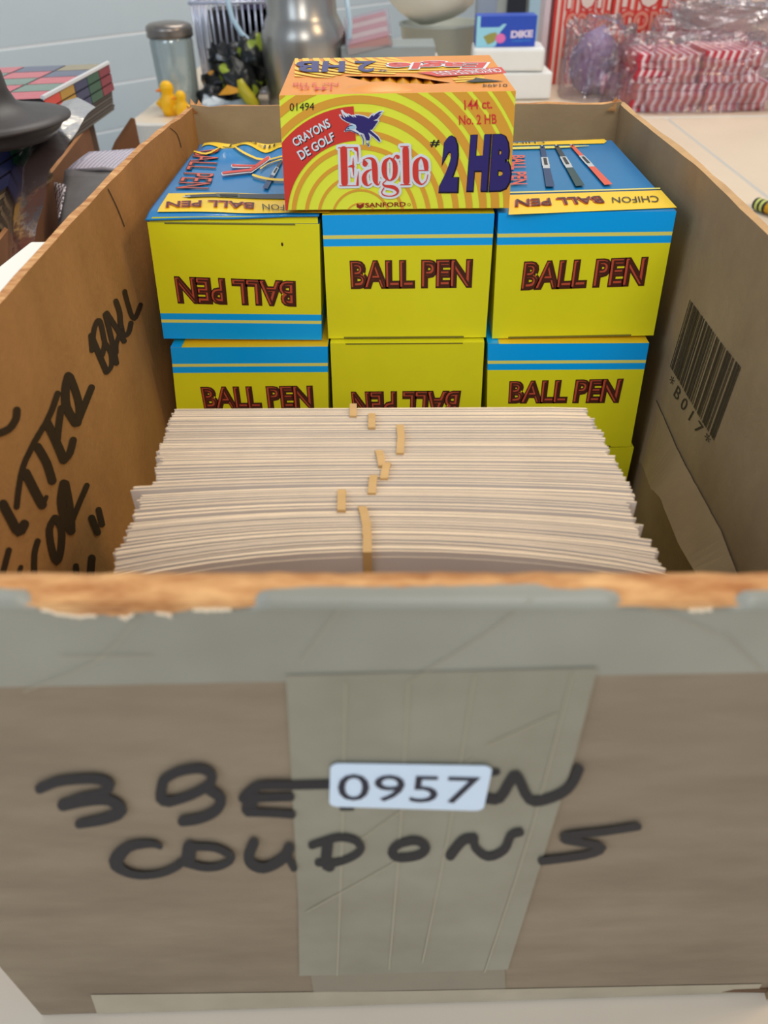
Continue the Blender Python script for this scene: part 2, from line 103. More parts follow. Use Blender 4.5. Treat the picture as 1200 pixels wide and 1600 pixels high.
"tri":[[-20365,54000,-9374],[-17035,54000,-5996],[-16793,54000,-6191],[-17926,54000,-11243],[-22300,54000,-11197]]},"creases":[[[11481,-847],[11481,-847],[11473,-850],[11488,-850],[11467,-857],[11493,-858],[11465,-868],[11494,-869],[11380,-2289],[11411,-2290],[11239,-4621],[11273,-4623],[11069,-7343],[11106,-7345],[10859,-10472],[10899,-10477],[10601,-14194],[10646,-14201],[10384,-17302],[10433,-17311],[10385,-17332],[10428,-17340],[10393,-17355],[10417,-17360],[10404,-17365],[10405,-17366]],[[14154,-593],[14154,-593],[14147,-594],[14161,-598],[14141,-600],[14166,-607],[14139,-610],[14168,-618],[14082,-2108],[14113,-2116],[13987,-4578],[14021,-4589],[13866,-7382],[13903,-7396],[13706,-10336],[13747,-10355],[13509,-13630],[13553,-13654],[13346,-16309],[13393,-16337],[13347,-16339],[13388,-16363],[13355,-16364],[13378,-16379],[13366,-16379],[13366,-16379]],[[16149,-552],[16150,-553],[16142,-552],[16157,-558],[16137,-558],[16162,-567],[16135,-567],[16164,-578],[16120,-1984],[16151,-1997],[16091,-4321],[16126,-4337],[16031,-7067],[16069,-7089],[15901,-10259],[15943,-10289],[15708,-14098],[15754,-14136],[15541,-17335],[15591,-17381],[15543,-17367],[15586,-17407],[15551,-17396],[15576,-17419],[15562,-17415],[15563,-17416]],[[12793,-848],[12794,-848],[12786,-850],[12801,-851],[12780,-858],[12806,-860],[12778,-868],[12808,-871],[12741,-2301],[12772,-2304],[12677,-4652],[12711,-4656],[12594,-7366],[12631,-7371],[12478,-10393],[12519,-10401],[12328,-13915],[12373,-13926],[12203,-16826],[12251,-16841],[12205,-16856],[12247,-16869],[12213,-16880],[12237,-16887],[12224,-16891],[12225,-16892]],[[18799,627],[18799,626],[18798,634],[18798,620],[18795,641],[18794,617],[18790,646],[18789,618],[18653,730],[18652,702],[18453,850],[18452,823],[18211,984],[18210,956],[17883,1144],[17883,1117],[17518,1316],[17518,1289],[17261,1436],[17260,1409],[17256,1436],[17256,1413],[17253,1432],[17253,1419],[17252,1427],[17252,1426]],[[12811,-835],[12811,-834],[12815,-841],[12809,-826],[12820,-843],[12810,-818],[12825,-841],[12814,-812],[13255,-414],[13243,-386],[13832,164],[13820,191],[14315,674],[14302,699],[14649,1082],[14635,1105],[14908,1435],[14893,1457],[15079,1667],[15064,1688],[15081,1673],[15068,1691],[15080,1679],[15073,1690],[15077,1685],[15077,1686]],[[4620,-1149],[4620,-1148],[4620,-1156],[4622,-1140],[4624,-1160],[4627,-1132],[4629,-1160],[4632,-1127],[5113,-928],[5115,-895],[5783,-594],[5783,-563],[6391,-211],[6387,-184],[6892,270],[6883,293],[7328,784],[7317,804],[7617,1135],[7606,1154],[7620,1141],[7610,1158],[7621,1148],[7615,1158],[7619,1154],[7619,1155]],[[10590,-210],[10590,-209],[10595,-213],[10587,-203],[10600,-212],[10587,-195],[10604,-207],[10589,-188],[11604,1582],[11589,1599],[11605,1588],[11593,1602],[11605,1595],[11597,1603],[11602,1600],[11602,1601]],[[5699,-37],[5699,-36],[5698,-44],[5702,-28],[5700,-50],[5708,-22],[5704,-52],[5713,-20],[7607,-52],[7614,-20],[7612,-50],[7618,-22],[7617,-44],[7621,-28],[7620,-36],[7620,-36]],[[18888,699],[18888,699],[18888,692],[18892,703],[18889,685],[18896,703],[18893,679],[18901,700],[20006,-523],[20013,-499],[20011,-527],[20017,-506],[20016,-526],[20020,-515],[20019,-522],[20019,-522]],[[14584,-3200],[14584,-3199],[14588,-3208],[14582,-3189],[14594,-3212],[14583,-3179],[14599,-3211],[14587,-3173],[16040,-1975],[16026,-1941],[16043,-1970],[16031,-1940],[16044,-1961],[16037,-1944],[16041,-1952],[16041,-1951]],[[11488,-7714],[11487,-7713],[11493,-7723],[11485,-7700],[11499,-7726],[11487,-7686],[11505,-7722],[11491,-7676],[14341,-3737],[14325,-3702],[14344,-3729],[14330,-3699],[14344,-3719],[14336,-3701],[14342,-3709],[14341,-3708]],[[9763,-12074],[9763,-12072],[9767,-12087],[9762,-12055],[9774,-12093],[9765,-12038],[9782,-12089],[9771,-12026],[12882,-8473],[12868,-8421],[12886,-8463],[12874,-8418],[12888,-8449],[12881,-8423],[12886,-8435],[12886,-8433]]],
"left_marks":[[[-7142,-2814],[-7139,-2814],[-7302,-2781],[-6969,-2884],[-7412,-2792],[-6833,-2972],[-7440,-2845],[-6771,-3055],[-7386,-3083],[-6712,-3298],[-7307,-3429],[-6627,-3652],[-7223,-3794],[-6536,-4025],[-7127,-4191],[-6432,-4431],[-7025,-4609],[-6322,-4859],[-6952,-4908],[-6243,-5166],[-6887,-5000],[-6272,-5225],[-6746,-5102],[-6390,-5232],[-6565,-5186],[-6562,-5187]],[[-7462,-3538],[-7465,-3537],[-7319,-3597],[-7585,-3459],[-7191,-3622],[-7652,-3384],[-7114,-3605],[-7647,-3330],[-6944,-3456],[-7480,-3183],[-6702,-3251],[-7238,-2977],[-6461,-3089],[-6986,-2806],[-6234,-3002],[-6730,-2706],[-6004,-2953],[-6464,-2647],[-5830,-2941],[-6215,-2629],[-5797,-2940],[-5918,-2667],[-5968,-2851],[-5487,-2872],[-5956,-2883],[-5350,-3071],[-5962,-3076],[-5352,-3302],[-6021,-3340],[-5411,-3580],[-6080,-3562],[-5469,-3806],[-6100,-3691],[-5488,-3935],[-6113,-3758],[-5511,-4030],[-6171,-3815],[-5606,-4122],[-6351,-3896],[-5817,-4216],[-6593,-3975],[-6077,-4298],[-6770,-4029],[-6260,-4354],[-6804,-4072],[-6364,-4352],[-6762,-4146],[-6508,-4308],[-6655,-4231],[-6653,-4233]],[[-7145,-2881],[-7143,-2882],[-7272,-2838],[-7028,-2946],[-7378,-2826],[-6955,-3013],[-7433,-2848],[-6945,-3065],[-7765,-3377],[-7282,-3602],[-7757,-3429],[-7338,-3625],[-7686,-3497],[-7445,-3610],[-7574,-3563],[-7571,-3564]],[[-5786,-3927],[-5783,-3928],[-5914,-3906],[-5638,-3981],[-5991,-3923],[-5513,-4055],[-5997,-3975],[-5444,-4127],[-5916,-4137],[-5359,-4295],[-5811,-4360],[-5243,-4542],[-5768,-4553],[-5191,-4782],[-5823,-4708],[-5254,-4978],[-5939,-4850],[-5384,-5144],[-6070,-4942],[-5559,-5260],[-6222,-4964],[-5809,-5297],[-6413,-4946],[-6073,-5275],[-6566,-4929],[-6241,-5255],[-6646,-4940],[-6367,-5221],[-6662,-4990],[-6501,-5152],[-6610,-5067],[-6608,-5069]],[[-4845,-2855],[-4842,-2856],[-4997,-2818],[-4689,-2921],[-5109,-2821],[-4574,-2999],[-5150,-2861],[-4532,-3069],[-5150,-2979],[-4530,-3189],[-5151,-3153],[-4530,-3370],[-5163,-3377],[-4540,-3602],[-5189,-3671],[-4564,-3904],[-5226,-4017],[-4599,-4260],[-5271,-4350],[-4642,-4604],[-5333,-4677],[-4703,-4942],[-5403,-4993],[-4773,-5266],[-5455,-5213],[-4823,-5492],[-5424,-5285],[-4877,-5528],[-5319,-5376],[-5003,-5516],[-5166,-5459],[-5163,-5460]],[[-4710,-2857],[-4707,-2858],[-4845,-2844],[-4549,-2907],[-4923,-2869],[-4408,-2978],[-4921,-2926],[-4325,-3054],[-4834,-3066],[-4233,-3197],[-4706,-3271],[-4099,-3406],[-4566,-3496],[-3953,-3636],[-4417,-3737],[-3797,-3883],[-4256,-4000],[-3627,-4153],[-4105,-4254],[-3465,-4418],[-3963,-4512],[-3313,-4686],[-3830,-4763],[-3172,-4945],[-3737,-4940],[-3074,-5127],[-3655,-5024],[-3080,-5188],[-3507,-5112],[-3174,-5206],[-3332,-5178],[-3329,-5179]],[[-3705,-4478],[-3702,-4480],[-3844,-4405],[-3605,-4561],[-3987,-4357],[-3574,-4628],[-4096,-4349],[-3621,-4662],[-4281,-4380],[-3808,-4691],[-4543,-4427],[-4060,-4734],[-4776,-4497],[-4258,-4791],[-4925,-4609],[-4380,-4884],[-5025,-4734],[-4473,-5002],[-5088,-4821],[-4537,-5089],[-5080,-4878],[-4603,-5110],[-5001,-4955],[-4726,-5090],[-4873,-5032],[-4870,-5033]],[[-3117,-2932],[-3114,-2933],[-3278,-2900],[-2944,-2998],[-3390,-2909],[-2809,-3078],[-3421,-2955],[-2750,-3152],[-3384,-3122],[-2710,-3325],[-3338,-3357],[-2657,-3574],[-3331,-3566],[-2648,-3816],[-3403,-3718],[-2732,-4000],[-3521,-3865],[-2853,-4151],[-3608,-4036],[-2932,-4306],[-3643,-4252],[-2962,-4507],[-3640,-4488],[-2958,-4719],[-3527,-4731],[-2917,-4836],[-3064,-5020],[-2999,-4780],[-2603,-5153],[-2919,-4795],[-2230,-5190],[-2756,-4812],[-1923,-5139],[-2548,-4772],[-1657,-5042],[-2312,-4683],[-1478,-4971],[-2140,-4613],[-1450,-4918],[-2026,-4608],[-1521,-4830],[-1853,-4652],[-1667,-4734],[-1670,-4732]],[[-1570,-3087],[-1567,-3088],[-1735,-3049],[-1400,-3155],[-1856,-3049],[-1276,-3234],[-1900,-3088],[-1229,-3303],[-1899,-3274],[-1227,-3492],[-1896,-3542],[-1221,-3763],[-1883,-3806],[-1205,-4029],[-1863,-4049],[-1183,-4274],[-1832,-4292],[-1150,-4510],[-1762,-4501],[-1087,-4691],[-1645,-4679],[-1026,-4788],[-1253,-4936],[-1174,-4714],[-756,-5050],[-1232,-4692],[-300,-5024],[-871,-4667],[222,-4948],[-377,-4593],[593,-4888],[-12,-4535],[646,-4849],[120,-4543],[603,-4772],[298,-4596],[476,-4680],[473,-4679]],[[-10380,-3015],[-10378,-3017],[-10583,-2902],[-10230,-3148],[-10787,-2834],[-10178,-3260],[-10938,-2831],[-10239,-3323],[-11116,-2880],[-10420,-3370],[-11376,-2959],[-10661,-3440],[-11616,-3081],[-10870,-3542],[-11815,-3244],[-11049,-3688],[-11990,-3450],[-11205,-3869],[-12081,-3714],[-11278,-4071],[-12015,-4071],[-11217,-4362],[-11865,-4455],[-11067,-4723],[-11752,-4723],[-10948,-4995],[-11654,-4850],[-10955,-5088],[-11474,-4980],[-11069,-5119],[-11262,-5078],[-11259,-5079]],[[-10498,-3027],[-10495,-3028],[-10675,-2982],[-10310,-3115],[-10799,-2990],[-10166,-3223],[-10837,-3050],[-10104,-3321],[-10809,-3255],[-10073,-3533],[-10774,-3547],[-10032,-3842],[-10765,-3823],[-10018,-4142],[-10785,-4058],[-10039,-4403],[-10831,-4278],[-10089,-4652],[-10917,-4450],[-10200,-4870],[-11089,-4577],[-10418,-5031],[-11316,-4674],[-10676,-5140],[-11485,-4740],[-10854,-5208],[-11523,-4802],[-10979,-5207],[-11468,-4909],[-11155,-5143],[-11335,-5033],[-11333,-5034]],[[-8513,-4632],[-8511,-4634],[-8678,-4528],[-8399,-4747],[-8852,-4460],[-8370,-4838],[-8987,-4446],[-8434,-4881],[-9310,-4493],[-8767,-4927],[-9775,-4550],[-9233,-4990],[-10222,-4603],[-9688,-5044],[-10637,-4652],[-10117,-5090],[-11033,-4698],[-10525,-5134],[-11305,-4730],[-10805,-5164],[-11365,-4769],[-10935,-5144],[-11343,-4855],[-11096,-5072],[-11246,-4965],[-11244,-4966]],[[-11925,-3009],[-11923,-3011],[-12048,-2933],[-11837,-3096],[-12177,-2887],[-11811,-3168],[-12275,-2881],[-11855,-3206],[-12503,-2934],[-12090,-3258],[-12824,-3006],[-12423,-3331],[-13121,-3073],[-12753,-3392],[-13394,-3124],[-13068,-3432],[-13664,-3165],[-13351,-3473],[-13853,-3193],[-13545,-3499],[-13902,-3223],[-13637,-3488],[-13897,-3286],[-13744,-3439],[-13840,-3364],[-13839,-3365]],[[-13703,-3231],[-13701,-3232],[-13857,-3199],[-13537,-3312],[-13960,-3222],[-13406,-3420],[-13987,-3295],[-13345,-3526],[-13940,-3560],[-13291,-3800],[-13873,-3942],[-13216,-4196],[-13817,-4305],[-13151,-4580],[-13785,-4626],[-13111,-4922],[-13764,-4931],[-13083,-5242],[-13750,-5146],[-13066,-5465],[-13699,-5259],[-13105,-5538],[-13571,-5385],[-13227,-5547],[-13399,-5490],[-13397,-5491]],[[-12052,-3579],[-12050,-3580],[-12201,-3497],[-11934,-3680],[-12343,-3454],[-11882,-3771],[-12439,-3461],[-11909,-3827],[-12623,-3553],[-12098,-3920],[-12882,-3685],[-12362,-4053],[-13118,-3826],[-12609,-4186],[-13321,-3977],[-12831,-4323],[-13510,-4127],[-13037,-4465],[-13641,-4232],[-13170,-4571],[-13658,-4293],[-13251,-4587],[-13609,-4382],[-13374,-4552],[-13506,-4476],[-13504,-4478]],[[-13648,-5281],[-13649,-5280],[-13555,-5390],[-13683,-5183],[-13427,-5482],[-13649,-5122],[-13297,-5532],[-13556,-5115],[-13122,-5565],[-13393,-5144],[-12839,-5619],[-13175,-5180],[-12524,-5645],[-12982,-5187],[-12238,-5593],[-12767,-5143],[-11981,-5507],[-12534,-5063],[-11805,-5445],[-12366,-5001],[-11766,-5388],[-12254,-5003],[-11815,-5285],[-12097,-5063],[-11935,-5167],[-11937,-5166]],[[-13546,-3340],[-13545,-3341],[-13635,-3264],[-13498,-3419],[-13741,-3209],[-13504,-3478],[-13835,-3191],[-13564,-3501],[-14193,-3203],[-13927,-3510],[-14693,-3222],[-14432,-3524],[-15178,-3260],[-14913,-3557],[-15610,-3317],[-15341,-3611],[-16028,-3392],[-15753,-3681],[-16396,-3489],[-16109,-3772],[-16695,-3617],[-16394,-3891],[-16943,-3764],[-16636,-4034],[-17161,-3908],[-16854,-4177],[-17370,-4057],[-17063,-4324],[-17554,-4204],[-17247,-4471],[-17679,-4306],[-17374,-4573],[-17695,-4354],[-17431,-4585],[-17667,-4424],[-17515,-4558],[-17602,-4498],[-17600,-4499]],[[-14937,-3509],[-14935,-3509],[-15075,-3486],[-14782,-3581],[-15163,-3517],[-14654,-3684],[-15178,-3594],[-14588,-3790],[-15120,-3814],[-14523,-4018],[-15041,-4126],[-14433,-4353],[-14991,-4420],[-14371,-4696],[-14999,-4698],[-14374,-5019],[-15036,-4980],[-14410,-5322],[-15065,-5181],[-14438,-5532],[-15036,-5285],[-14492,-5591],[-14932,-5409],[-14618,-5586],[-14780,-5519],[-14778,-5520]],[[-16263,-3717],[-16262,-3718],[-16408,-3682],[-16110,-3803],[-16508,-3705],[-15990,-3916],[-16536,-3781],[-15937,-4027],[-16510,-4012],[-15906,-4265],[-16472,-4346],[-15861,-4607],[-16431,-4668],[-15815,-4933],[-16387,-4957],[-15766,-5224],[-16341,-5229],[-15715,-5501],[-16309,-5419],[-15678,-5697],[-16250,-5540],[-15702,-5784],[-16123,-5667],[-15805,-5809],[-15961,-5766],[-15959,-5766]],[[-15972,-5616],[-15973,-5614],[-15907,-5673],[-16015,-5552],[-15835,-5711],[-16022,-5501],[-15776,-5719],[-15994,-5475],[-15437,-5646],[-15660,-5402],[-15407,-5620],[-15601,-5408],[-15416,-5568],[-15528,-5446],[-15460,-5505],[-15461,-5503]],[[-18208,-3608],[-18206,-3609],[-18334,-3578],[-18074,-3686],[-18421,-3603],[-17971,-3791],[-18448,-3675],[-17927,-3895],[-18431,-3858],[-17907,-4083],[-18407,-4124],[-17878,-4352],[-18377,-4385],[-17844,-4621],[-18354,-4637],[-17817,-4881],[-18322,-4910],[-17788,-5116],[-18159,-5261],[-17817,-5128],[-17707,-5510],[-17963,-5013],[-17459,-5503],[-17822,-4999],[-17311,-5488],[-17689,-4984],[-17239,-5444],[-17570,-5006],[-17239,-5343],[-17431,-5089],[-17309,-5213],[-17311,-5212]],[[-15247,-1747],[-15245,-1748],[-15369,-1692],[-15144,-1828],[-15479,-1675],[-15091,-1912],[-15548,-1701],[-15101,-1976],[-15600,-1760],[-15157,-2038],[-15671,-1832],[-15253,-2132],[-15767,-1881],[-15410,-2208],[-15913,-1906],[-15620,-2243],[-16098,-1914],[-15869,-2252],[-16277,-1897],[-16158,-2217],[-16502,-1826],[-16484,-2113],[-16771,-1717],[-16792,-1986],[-16967,-1635],[-16994,-1899],[-17064,-1612],[-17088,-1840],[-17139,-1631],[-17152,-1762],[-17171,-1685],[-17171,-1686]],[[-15341,-6588],[-15340,-6589],[-15438,-6477],[-15291,-6696],[-15559,-6392],[-15306,-6770],[-15669,-6355],[-15380,-6791],[-15846,-6340],[-15551,-6773],[-16112,-6330],[-15766,-6759],[-16359,-6407],[-15934,-6807],[-16523,-6614],[-16065,-6977],[-16646,-6886],[-16179,-7235],[-16730,-7150],[-16258,-7489],[-16784,-7413],[-16306,-7736],[-16799,-7686],[-16319,-7962],[-16599,-8089],[-16419,-7879],[-16179,-8245],[-16532,-7779],[-15929,-8172],[-16340,-7718],[-15698,-8054],[-16136,-7612],[-15474,-7894],[-15933,-7465],[-15255,-7684],[-15735,-7275],[-15109,-7444],[-15617,-7089],[-15108,-7151],[-15617,-6894],[-15192,-6868],[-15684,-6671],[-15255,-6685],[-15740,-6501],[-15319,-6583],[-15737,-6425],[-15431,-6484],[-15672,-6394],[-15559,-6415],[-15560,-6414]],[[-13867,-5938],[-13865,-5939],[-14031,-5823],[-13740,-6077],[-14191,-5760],[-13689,-6201],[-14304,-5765],[-13727,-6275],[-14465,-5848],[-13891,-6358],[-14693,-5972],[-14113,-6475],[-14889,-6120],[-14290,-6607],[-15015,-6277],[-14394,-6736],[-15101,-6457],[-14464,-6883],[-15149,-6694],[-14501,-7077],[-15142,-7044],[-14489,-7399],[-15098,-7440],[-14439,-7793],[-15063,-7723],[-14399,-8084],[-15007,-7852],[-14430,-8167],[-14877,-7995],[-14544,-8178],[-14709,-8114],[-14707,-8115]],[[-13840,-5998],[-13838,-5999],[-13976,-5935],[-13710,-6097],[-14084,-5922],[-13624,-6204],[-14137,-5963],[-13605,-6290],[-14202,-6192],[-13670,-6526],[-14297,-6518],[-13766,-6865],[-14409,-6833],[-13882,-7199],[-14555,-7127],[-14036,-7511],[-14721,-7414],[-14206,-7809],[-14840,-7615],[-14327,-8016],[-14838,-7697],[-14395,-8045],[-14770,-7810],[-14514,-8011],[-14652,-7924],[-14650,-7925]],[[-12084,-7439],[-12082,-7440],[-12202,-7339],[-12004,-7543],[-12330,-7269],[-11988,-7621],[-12432,-7247],[-12038,-7653],[-12772,-7268],[-12387,-7672],[-13230,-7310],[-12872,-7698],[-13639,-7361],[-13299,-7739],[-13994,-7406],[-13661,-7782],[-14319,-7449],[-13994,-7823],[-14542,-7479],[-14221,-7851],[-14584,-7512],[-14308,-7834],[-14573,-7585],[-14414,-7771],[-14512,-7679],[-14510,-7681]],[[-12795,-8636],[-12793,-8637],[-12956,-8565],[-12625,-8758],[-13065,-8564],[-12496,-8896],[-13098,-8630],[-12441,-9014],[-13019,-9523],[-12345,-9938],[-12967,-9643],[-12381,-10006],[-12838,-9787],[-12500,-9998],[-12669,-9917],[-12666,-9918]],[[-11861,-8931],[-11859,-8933],[-12007,-8855],[-11717,-9045],[-12121,-8833],[-11618,-9164],[-12170,-8872],[-11590,-9256],[-12304,-9624],[-11722,-10027],[-12277,-9716],[-11773,-10067],[-12181,-9838],[-11889,-10041],[-12040,-9956],[-12038,-9958]],[[-17037,-6316],[-17035,-6317],[-17122,-6237],[-16978,-6405],[-17213,-6188],[-16965,-6479],[-17286,-6181],[-17000,-6517],[-17420,-6220],[-17135,-6555],[-17619,-6286],[-17321,-6614],[-17831,-6412],[-17511,-6725],[-18056,-6647],[-17729,-6951],[-18288,-6932],[-17961,-7238],[-18450,-7137],[-18126,-7445],[-18459,-7195],[-18178,-7462],[-18422,-7279],[-18261,-7433],[-18351,-7365],[-18349,-7367]],[[-18814,-5188],[-18813,-5189],[-18888,-5121],[-18762,-5266],[-18966,-5083],[-18749,-5334],[-19027,-5083],[-18777,-5373],[-19210,-5161],[-18964,-5451],[-19463,-5269],[-19224,-5560],[-19675,-5354],[-19446,-5646],[-19809,-5393],[-19595,-5689],[-19907,-5413],[-19704,-5710],[-19974,-5424],[-19774,-5722],[-20010,-5453],[-19838,-5710],[-20011,-5513],[-19912,-5661],[-19975,-5588],[-19974,-5590]],[[-18606,-6198],[-18605,-6199],[-18667,-6139],[-18564,-6265],[-18732,-6104],[-18555,-6322],[-18783,-6100],[-18580,-6352],[-19299,-6283],[-19104,-6534],[-19323,-6312],[-19155,-6530],[-19315,-6368],[-19218,-6493],[-19277,-6433],[-19276,-6434]],[[-15283,-9186],[-15281,-9188],[-15396,-9106],[-15182,-9294],[-15496,-9072],[-15125,-9398],[-15554,-9093],[-15126,-9471],[-15938,-9686],[-15517,-10075],[-15941,-9758],[-15576,-10096],[-15887,-9863],[-15676,-10058],[-15791,-9972],[-15789,-9973]],[[-13807,-10033],[-13805,-10035],[-13966,-9907],[-13676,-10187],[-14113,-9840],[-13611,-10324],[-14208,-9849],[-13631,-10409],[-15057,-10515],[-14505,-11087],[-15077,-10597],[-14601,-11093],[-15020,-10733],[-14746,-11019],[-14900,-10886],[-14898,-10888]]],
"left_creases":[[[-227,1382],[-223,1381],[-252,1383],[-194,1375],[-269,1379],[-169,1365],[-271,1370],[-156,1355],[-103,1092],[14,1076],[137,688],[257,670],[353,289],[474,268],[511,-92],[635,-115],[642,-466],[768,-492],[732,-731],[858,-758],[744,-743],[853,-766],[769,-755],[832,-768],[800,-764],[804,-764]],[[12385,1409],[12388,1409],[12371,1404],[12411,1410],[12369,1396],[12438,1406],[12381,1387],[12461,1399],[12670,1247],[12752,1258],[13076,1042],[13168,1048],[13401,813],[13510,808],[13562,536],[13678,522],[13640,230],[13758,213],[13687,11],[13806,-7],[13696,1],[13800,-14],[13720,-8],[13779,-17],[13747,-15],[13752,-15]]],
"barcode":[[[-1542,-3868],[-1609,-3866],[-1183,-7809],[-1250,-7806]],[[-1742,-3861],[-1808,-3858],[-1383,-7800],[-1450,-7797]],[[-1874,-3856],[-2073,-3848],[-1516,-7794],[-1716,-7785]],[[-2206,-3843],[-2273,-3840],[-1850,-7780],[-1916,-7777]],[[-2339,-3838],[-2472,-3832],[-1983,-7774],[-2116,-7768]],[[-2538,-3830],[-2671,-3825],[-2183,-7765],[-2316,-7759]],[[-2737,-3822],[-2804,-3820],[-2383,-7756],[-2449,-7753]],[[-2870,-3817],[-3069,-3809],[-2516,-7750],[-2716,-7742]],[[-3136,-3807],[-3202,-3804],[-2782,-7739],[-2849,-7736]],[[-3268,-3802],[-3335,-3799],[-2916,-7733],[-2982,-7730]],[[-3468,-3794],[-3534,-3791],[-3115,-7724],[-3182,-7721]],[[-3600,-3789],[-3799,-3781],[-3249,-7718],[-3449,-7709]],[[-3932,-3776],[-4065,-3771],[-3582,-7704],[-3715,-7698]],[[-4264,-3763],[-4463,-3755],[-3915,-7689],[-4115,-7680]],[[-4530,-3753],[-4596,-3750],[-4181,-7677],[-4248,-7674]],[[-4729,-3745],[-4928,-3737],[-4381,-7669],[-4581,-7660]],[[-4994,-3735],[-5061,-3732],[-4648,-7657],[-4714,-7654]],[[-5127,-3730],[-5326,-3722],[-4781,-7651],[-4981,-7642]],[[-5459,-3717],[-5525,-3714],[-5114,-7637],[-5181,-7634]],[[-5592,-3712],[-5658,-3709],[-5247,-7631],[-5314,-7628]],[[-5791,-3704],[-5857,-3701],[-5447,-7622],[-5514,-7619]],[[-6057,-3694],[-6189,-3689],[-5714,-7610],[-5847,-7604]],[[-6256,-3686],[-6322,-3683],[-5914,-7601],[-5980,-7599]],[[-6389,-3681],[-6455,-3678],[-6047,-7596],[-6114,-7593]],[[-6654,-3671],[-6853,-3663],[-6313,-7584],[-6513,-7575]],[[-6920,-3660],[-6986,-3658],[-6580,-7572],[-6647,-7569]],[[-7052,-3655],[-7119,-3653],[-6713,-7566],[-6780,-7564]],[[-7252,-3648],[-7318,-3645],[-6913,-7558],[-6980,-7555]],[[-7517,-3637],[-7716,-3630],[-7180,-7546],[-7380,-7537]],[[-7783,-3627],[-7982,-3619],[-7446,-7534],[-7646,-7526]],[[-8048,-3617],[-8115,-3614],[-7713,-7523],[-7779,-7520]],[[-8247,-3609],[-8314,-3606],[-7913,-7514],[-7979,-7511]],[[-8380,-3604],[-8446,-3601],[-8046,-7508],[-8112,-7505]],[[-8646,-3594],[-8845,-3586],[-8312,-7496],[-8512,-7488]],[[-8911,-3583],[-9110,-3576],[-8579,-7485],[-8779,-7476]],[[-9177,-3573],[-9243,-3570],[-8845,-7473],[-8912,-7470]]],
"topA_red":[[[4622,11745],[4623,11741],[4563,11851],[4674,11568],[4511,11862],[4703,11374],[4481,11773],[4702,11211],[4030,7894],[4241,7404],[4032,7750],[4214,7327],[4061,7580],[4166,7336],[4109,7430],[4111,7427]],[[4229,7740],[4230,7734],[4200,7855],[4244,7613],[4163,7936],[4240,7517],[4129,7958],[4217,7474],[3975,7897],[4065,7415],[3753,7808],[3845,7328],[3501,7706],[3595,7227],[3192,7576],[3289,7099],[2855,7432],[2955,6958],[2617,7331],[2719,6858],[2596,7287],[2685,6878],[2595,7192],[2646,6956],[2613,7073],[2614,7068]],[[2872,8751],[2872,8757],[2900,8636],[2860,8870],[2935,8549],[2866,8955],[2969,8516],[2890,8984],[3140,8502],[3062,8970],[3384,8486],[3306,8953],[3623,8489],[3544,8957],[3852,8533],[3770,9000],[4075,8596],[3993,9064],[4231,8642],[4150,9111],[4252,8682],[4182,9088],[4257,8773],[4217,9007],[4245,8889],[4244,8895]]],
"topA_white":[[[4635,11860],[4637,11855],[4549,12014],[4710,11603],[4474,12030],[4752,11321],[4431,11900],[4752,11087],[3982,8005],[4288,7294],[3984,7796],[4249,7184],[4027,7549],[4179,7197],[4098,7332],[4099,7329]],[[4265,7754],[4266,7749],[4217,7946],[4289,7548],[4156,8079],[4282,7391],[4100,8115],[4246,7321],[3946,8054],[4094,7262],[3723,7965],[3874,7175],[3470,7862],[3625,7075],[3160,7731],[3320,6948],[2822,7586],[2986,6807],[2584,7484],[2751,6708],[2550,7412],[2695,6741],[2548,7255],[2632,6867],[2578,7058],[2579,7053]],[[2833,8754],[2832,8760],[2879,8558],[2811,8955],[2939,8412],[2822,9098],[2996,8356],[2862,9148],[3167,8342],[3035,9134],[3410,8326],[3279,9117],[3651,8329],[3516,9120],[3881,8373],[3741,9164],[4103,8436],[3965,9228],[4258,8482],[4121,9275],[4295,8548],[4177,9235],[4304,8702],[4236,9099],[4282,8900],[4282,8906]]],
"topA_ring":[[[5608,10314],[5609,10309],[5589,10394],[5617,10224],[5566,10448],[5613,10155],[5544,10461],[5598,10122],[5369,10363],[5425,10025],[5123,10203],[5186,9872],[4907,9909],[4986,9605],[4761,9363],[4851,9101],[4656,8717],[4749,8476],[4588,8265],[4680,8031],[4587,8201],[4667,7999],[4599,8123],[4645,8006],[4619,8054],[4621,8050]],[[4341,6862],[4341,6867],[4356,6744],[4345,6965],[4384,6637],[4365,7019],[4419,6571],[4397,7011],[4523,6457],[4501,6896],[4677,6291],[4651,6733],[4862,6122],[4831,6567],[5080,5949],[5046,6396],[5328,5773],[5290,6221],[5582,5637],[5536,6087],[5859,5564],[5807,6015],[6138,5530],[6086,5982],[6333,5511],[6282,5962],[6359,5538],[6315,5929],[6371,5618],[6346,5844],[6366,5728],[6366,5732]]],
"topA_yel":[[[-145,12370],[-146,12376],[-128,12269],[-148,12457],[-99,12175],[-134,12500],[-67,12114],[-107,12489],[201,11783],[161,12156],[579,11338],[531,11716],[929,11069],[860,11461],[1208,11115],[1119,11507],[1455,11340],[1356,11725],[1657,11639],[1547,12008],[1768,12098],[1647,12430],[1826,12602],[1709,12960],[1938,12818],[1865,13236],[2177,12567],[2153,12943],[2504,12031],[2487,12395],[2857,11577],[2822,11959],[3178,11360],[3129,11752],[3512,11235],[3458,11629],[3953,11128],[3899,11522],[4643,11011],[4592,11403],[5438,10912],[5393,11302],[6004,10844],[5962,11233],[6024,10867],[5988,11204],[6033,10936],[6013,11131],[6029,11029],[6029,11035]]],
